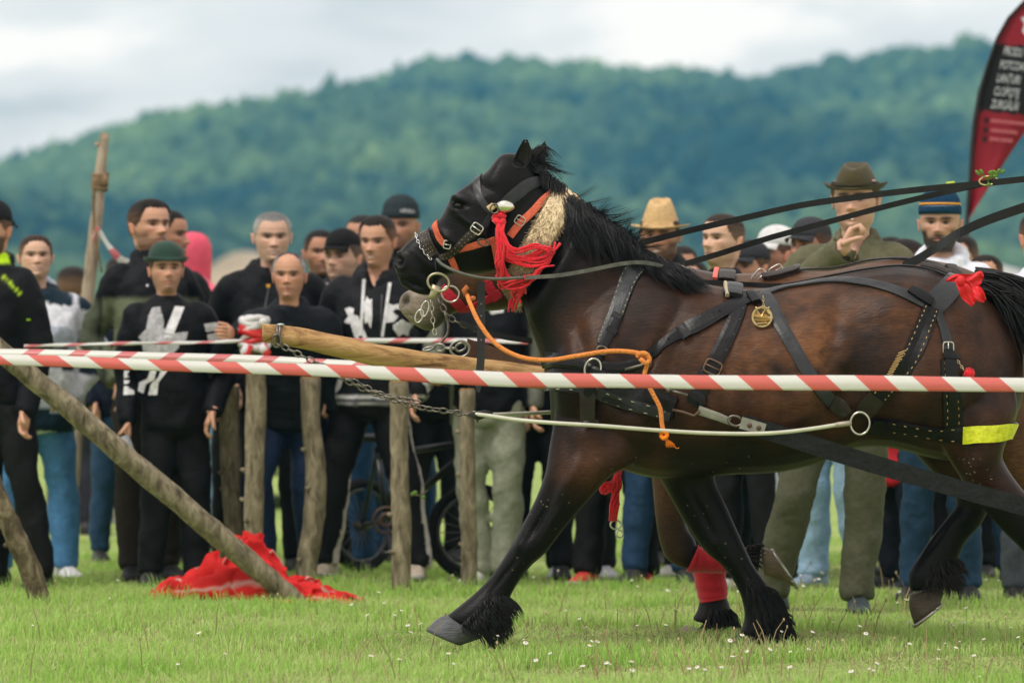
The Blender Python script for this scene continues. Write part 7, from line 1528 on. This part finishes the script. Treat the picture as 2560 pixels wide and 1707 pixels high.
mb = MB(); t0 = hd_ + Vector((-.02, 0, .08)); mb.tube([t0 + Vector((-.06, -.3, .22)), t0 + Vector((0, -.16, .2)), t0 + Vector((0, -.05, .02)), t0 + Vector((0, .05, .02)), t0 + Vector((0, .16, .2)), t0 + Vector((-.06, .3, .22))], .011, 8); mb.build('handlebar', mat('bar_chrome', (.35, .35, .36), .3, .5, metal=.8), bk)
mb = MB(); mb.rings([[st_ + Vector((x + .0, math.sin(a) * w, .05 + math.cos(a) * .022)) for a in np.linspace(0, 2 * math.pi, 11)[:-1]] for x, w in ((-.13, .05), (-.08, .07), (0, .045), (.08, .02), (.12, .012))]); mb.build('saddle', dk, bk)
mb = MB(); cx_ = bb + Vector((0, -.05, 0)); mb.tube([cx_ + Vector((math.cos(a) * .062, 0, math.sin(a) * .062)) for a in np.linspace(0, 2 * math.pi, 25)[:-1]], .008, 6, closed=True); mb.tube([cx_ + Vector((math.cos(a) * .03, 0, math.sin(a) * .03)) for a in np.linspace(0, 2 * math.pi, 17)[:-1]], .012, 6, closed=True); mb.build('chainring', MATS['iron_rust'], bk)
mb = MB(); mb.tube([cx_, cx_ + Vector((.02, -.02, -.15)), cx_ + Vector((.02, -.1, -.155))], .010, 8); mb.box(cx_ + Vector((.02, -.1, -.155)), (.045, .035, .010)); mb.build('pedal_arm', dk, bk)

# ---- things further off
def car(px, Y_, width, length, height, colr, label, rz=0., name='parked_car'):
    base = S(px, HORIZON + CAMZ * scale_at(Y_), Y_); base.z = 0; E = thing(name, base, label, 'car'); rm = Matrix.Rotation(R(rz), 3, 'Z'); T_ = lambda x, y, z: base + rm @ Vector((x, y, z)); w, l, h = width / 2, length, height
    paint = mat('paint_%d' % int(sum(colr) * 999), colr, .25, .5, coat=.6); mb = MB(); rs = []
    for y, zb, zt, ww in ((0, .32, .72, .86), (.08, .25, .86, .95), (.5, .22, .92, 1), (1.2, .22, .95, 1), (l - 1.0, .22, .95, 1), (l - .3, .24, .84, .98), (l, .32, .66, .88)):
        rs.append([T_(sx * w * ww * cx, y, zb + (zt * h / 1.45 - zb) * cz) for sx, cx, cz in ((1, .9, 0), (1, 1, .3), (1, .98, .75), (1, .85, 1), (-1, .85, 1), (-1, .98, .75), (-1, 1, .3), (-1, .9, 0))])
    mb.rings(rs); b = mb.build('body', paint, E)
    mb = MB(); rs = []
    for y, zt, ww in ((.12, .86, .88), (.5, 1.38, .74), (.9, 1.45, .74), (l - 2.1, 1.43, .74), (l - 1.3, .92, .88)):
        rs.append([T_(sx * w * ww * cx, y, (.84 + (zt - .84) * cz) * h / 1.45) for sx, cx, cz in ((1, 1.1, 0), (1, 1.02, .5), (1, .95, .95), (1, .8, 1), (-1, .8, 1), (-1, .95, .95), (-1, 1.02, .5), (-1, 1.1, 0))])
    mb.rings(rs); mb.build('cabin', paint, E); gl = mat('car_glass', (.02, .025, .03), .08, .6)
    mb = MB(); q = [T_(x * w, y, z * h / 1.45) for x, y, z in ((-.72, .17, .95), (.72, .17, .95), (.62, .43, 1.32), (-.62, .43, 1.32))]; o_ = rm @ Vector((0, -.03, .01)); mb.add([p + o_ for p in q] + [p + o_ * .3 for p in q], [(0, 1, 2, 3), (4, 7, 6, 5), (0, 4, 5, 1), (1, 5, 6, 2), (2, 6, 7, 3), (3, 7, 4, 0)]); mb.build('rear_window', gl, E, smooth=False)
    for sx in (-1, 1):
        mb = MB(); mb.rings([[T_(sx * (w * .95 + dx_), yc, .31) + rm @ Vector((0, math.cos(a) * r, math.sin(a) * r)) for a in np.linspace(0, 2 * math.pi, 21)[:-1]] for yc in (.8,) for dx_, r in ((-.2, .30), (-.02, .31), (.0, .27))]); mb.build('wheel', rub, E)
        mb = MB(); mb.rings([[T_(sx * (w * .95 + dx_), l - .9, .31) + rm @ Vector((0, math.cos(a) * r, math.sin(a) * r)) for a in np.linspace(0, 2 * math.pi, 21)[:-1]] for dx_, r in ((-.2, .30), (-.02, .31), (.0, .27))]); mb.build('wheel', rub, E)
        mb = MB(); mb.ball(T_(sx * w * .78, .03, .70), (.11, .05, .09), 12, 8); mb.build('tail_light', mat('lamp_red', (.45, .02, .02), .2, .5), E)
    mb = MB(); mb.box(T_(0, .0, .36), (w * .86, .06, .07), rm); mb.build('bumper', mat('bumper_grey', (.12, .12, .125), .6, .3), E)
car(640, 39., 1.70, 4.0, 1.22, (.62, .64, .66), 'pale car parked behind the crowd, seen between the stakes')
car(2640, 72., 1.9, 4.6, 2.2, (.45, .47, .48), 'pale grey van parked far behind at the right edge', 90, 'parked_van')
mb = MB(); mb.ball((0, 0, 0), (1, 1, 1), 24, 16); me_ = mb.mesh(); v = getco(me_); c = S(236, HORIZON + CAMZ * scale_at(36), 36.); v = v * np.array([.16, .2, .40]) * (1 + .12 * np.array([noise.noise(Vector(p * 2.3)) for p in v]))[:, None] + np.array([c.x, c.y, .06]); putco(me_, v); link('boulder', me_, mat('grey_stone', (.28, .28, .27), .9, .2, var=.3, vscale=12, bump=.4), at=(c.x, c.y, 0), label='grey rounded stone block standing behind the woman in jeans', cat='stone')
cr_ = thing('wooden_crate', S(216, HORIZON + CAMZ * scale_at(35), 35.), 'small brown wooden crate in front of the grey stone block', 'crate'); c = S(214, HORIZON + CAMZ * scale_at(35), 35.); wd = wood_mat('crate_wood', (.12, .07, .035), (.22, .14, .075), (.30, .20, .11), (8, 8, 40))
for i in range(4): mb = MB(); mb.box((c.x, c.y - .12, .05 + i * .085), (.13, .012, .035)); mb.build('plank', wd, cr_, smooth=False)
for sx in (-1, 1): mb = MB(); mb.box((c.x + sx * .115, c.y - .10, .18), (.018, .008, .18)); mb.build('batten', wd, cr_, smooth=False); mb = MB(); mb.box((c.x + sx * .12, c.y, .17), (.010, .09, .15)); mb.build('side_panel', wd, cr_, smooth=False)
mb = MB(); mb.box((c.x + .02, c.y, .02), (.10, .10, .012)); mb.build('bottom', wd, cr_, smooth=False)
# earth mound far behind
gx = np.linspace(-1, 1, 40); X, Y = np.meshgrid(gx, gx); Z = np.exp(-(X * 1.9) ** 2 - (Y * 1.6) ** 2) * 1.0 + .22 * np.exp(-((X - .5) * 3) ** 2 - (Y * 2) ** 2); c = S(600, 873, 300.)
me_ = bpy.data.meshes.new('earth_mound'); me_.from_pydata(np.stack([c.x + X * 9, 300 + Y * 14, Z * 6.6 - .5], -1).reshape(-1, 3).tolist(), [], [(j * 40 + i, j * 40 + i + 1, (j + 1) * 40 + i + 1, (j + 1) * 40 + i) for j in range(39) for i in range(39)]); shade(me_)
link('earth_mound', me_, mat('dry_earth', (.36, .30, .22), .95, .1, var=.25, vscale=.6), kind='structure')

# ---- daisies and dry stalks
mb = MB(); rr = random.Random(77)
for i in range(150):
    Y_ = 18.2 + rr.random() ** 1.3 * 8.5; px = rr.choice([rr.uniform(900, 2560), rr.gauss(1900, 380), rr.gauss(2200, 200), rr.uniform(0, 2560)])
    if px < 850 and rr.random() < .8: continue
    c = S(px, 873, Y_); z0 = gz(c.x, Y_); hgt = rr.uniform(.045, .095); p = Vector((c.x, Y_, z0 + hgt)); r_ = rr.uniform(.005, .0105); tl = Vector((rr.uniform(-.5, .5), rr.uniform(-.9, .0), 1)).normalized(); u = tl.orthogonal().normalized(); w = tl.cross(u)
    mb.tube([Vector((c.x, Y_, z0)), p], .0012, 3, False, (.16, .28, .05)); n_ = 9; mb.add([p + tl * .002] + [p + (u * math.cos(a) + w * math.sin(a)) * r_ * (1 if k % 2 else .8) for k, a in enumerate(np.linspace(0, 2 * math.pi, n_ * 2 + 1)[:-1])], [(0, k + 1, (k + 1) % (n_ * 2) + 1) for k in range(n_ * 2)], (.78, .77, .78))
    mb.ball(p + tl * .002, r_ * .32, 6, 4, (.72, .52, .06))
mb.build('daisies', mat('daisy', rough=.7, spec=.2, attr=True, transl=.2), colors=True, kind='stuff', label='small white daisies scattered over the grass', cat='flower')
mb = MB()
for i in range(170):
    Y_ = 18.0 + rr.random() ** 1.3 * 8; px = rr.choice([rr.uniform(0, 2560), rr.gauss(1900, 260)]); c = S(px, 873, Y_); z0 = gz(c.x, Y_); hh = rr.uniform(.05, .17); dx, dy = rr.uniform(-.5, .5) * hh, rr.uniform(-.3, .3) * hh; p0 = Vector((c.x, Y_, z0)); k = rr.uniform(.7, 1.3)
    mb.tube([p0, p0 + Vector((dx * .4, dy * .4, hh * .6)), p0 + Vector((dx, dy, hh))], [.0022, .0018, .0012], 4, False, (.36 * k, .27 * k, .15 * k))
    if rr.random() < .4: mb.ball(p0 + Vector((dx, dy, hh)), (.004, .004, .007), 6, 4, (.42 * k, .33 * k, .2 * k))
mb.build('dry_stalks', mat('dry_stalk', rough=.9, spec=.1, attr=True), colors=True, kind='stuff', label='dry brown stalks standing in the grass', cat='grass')
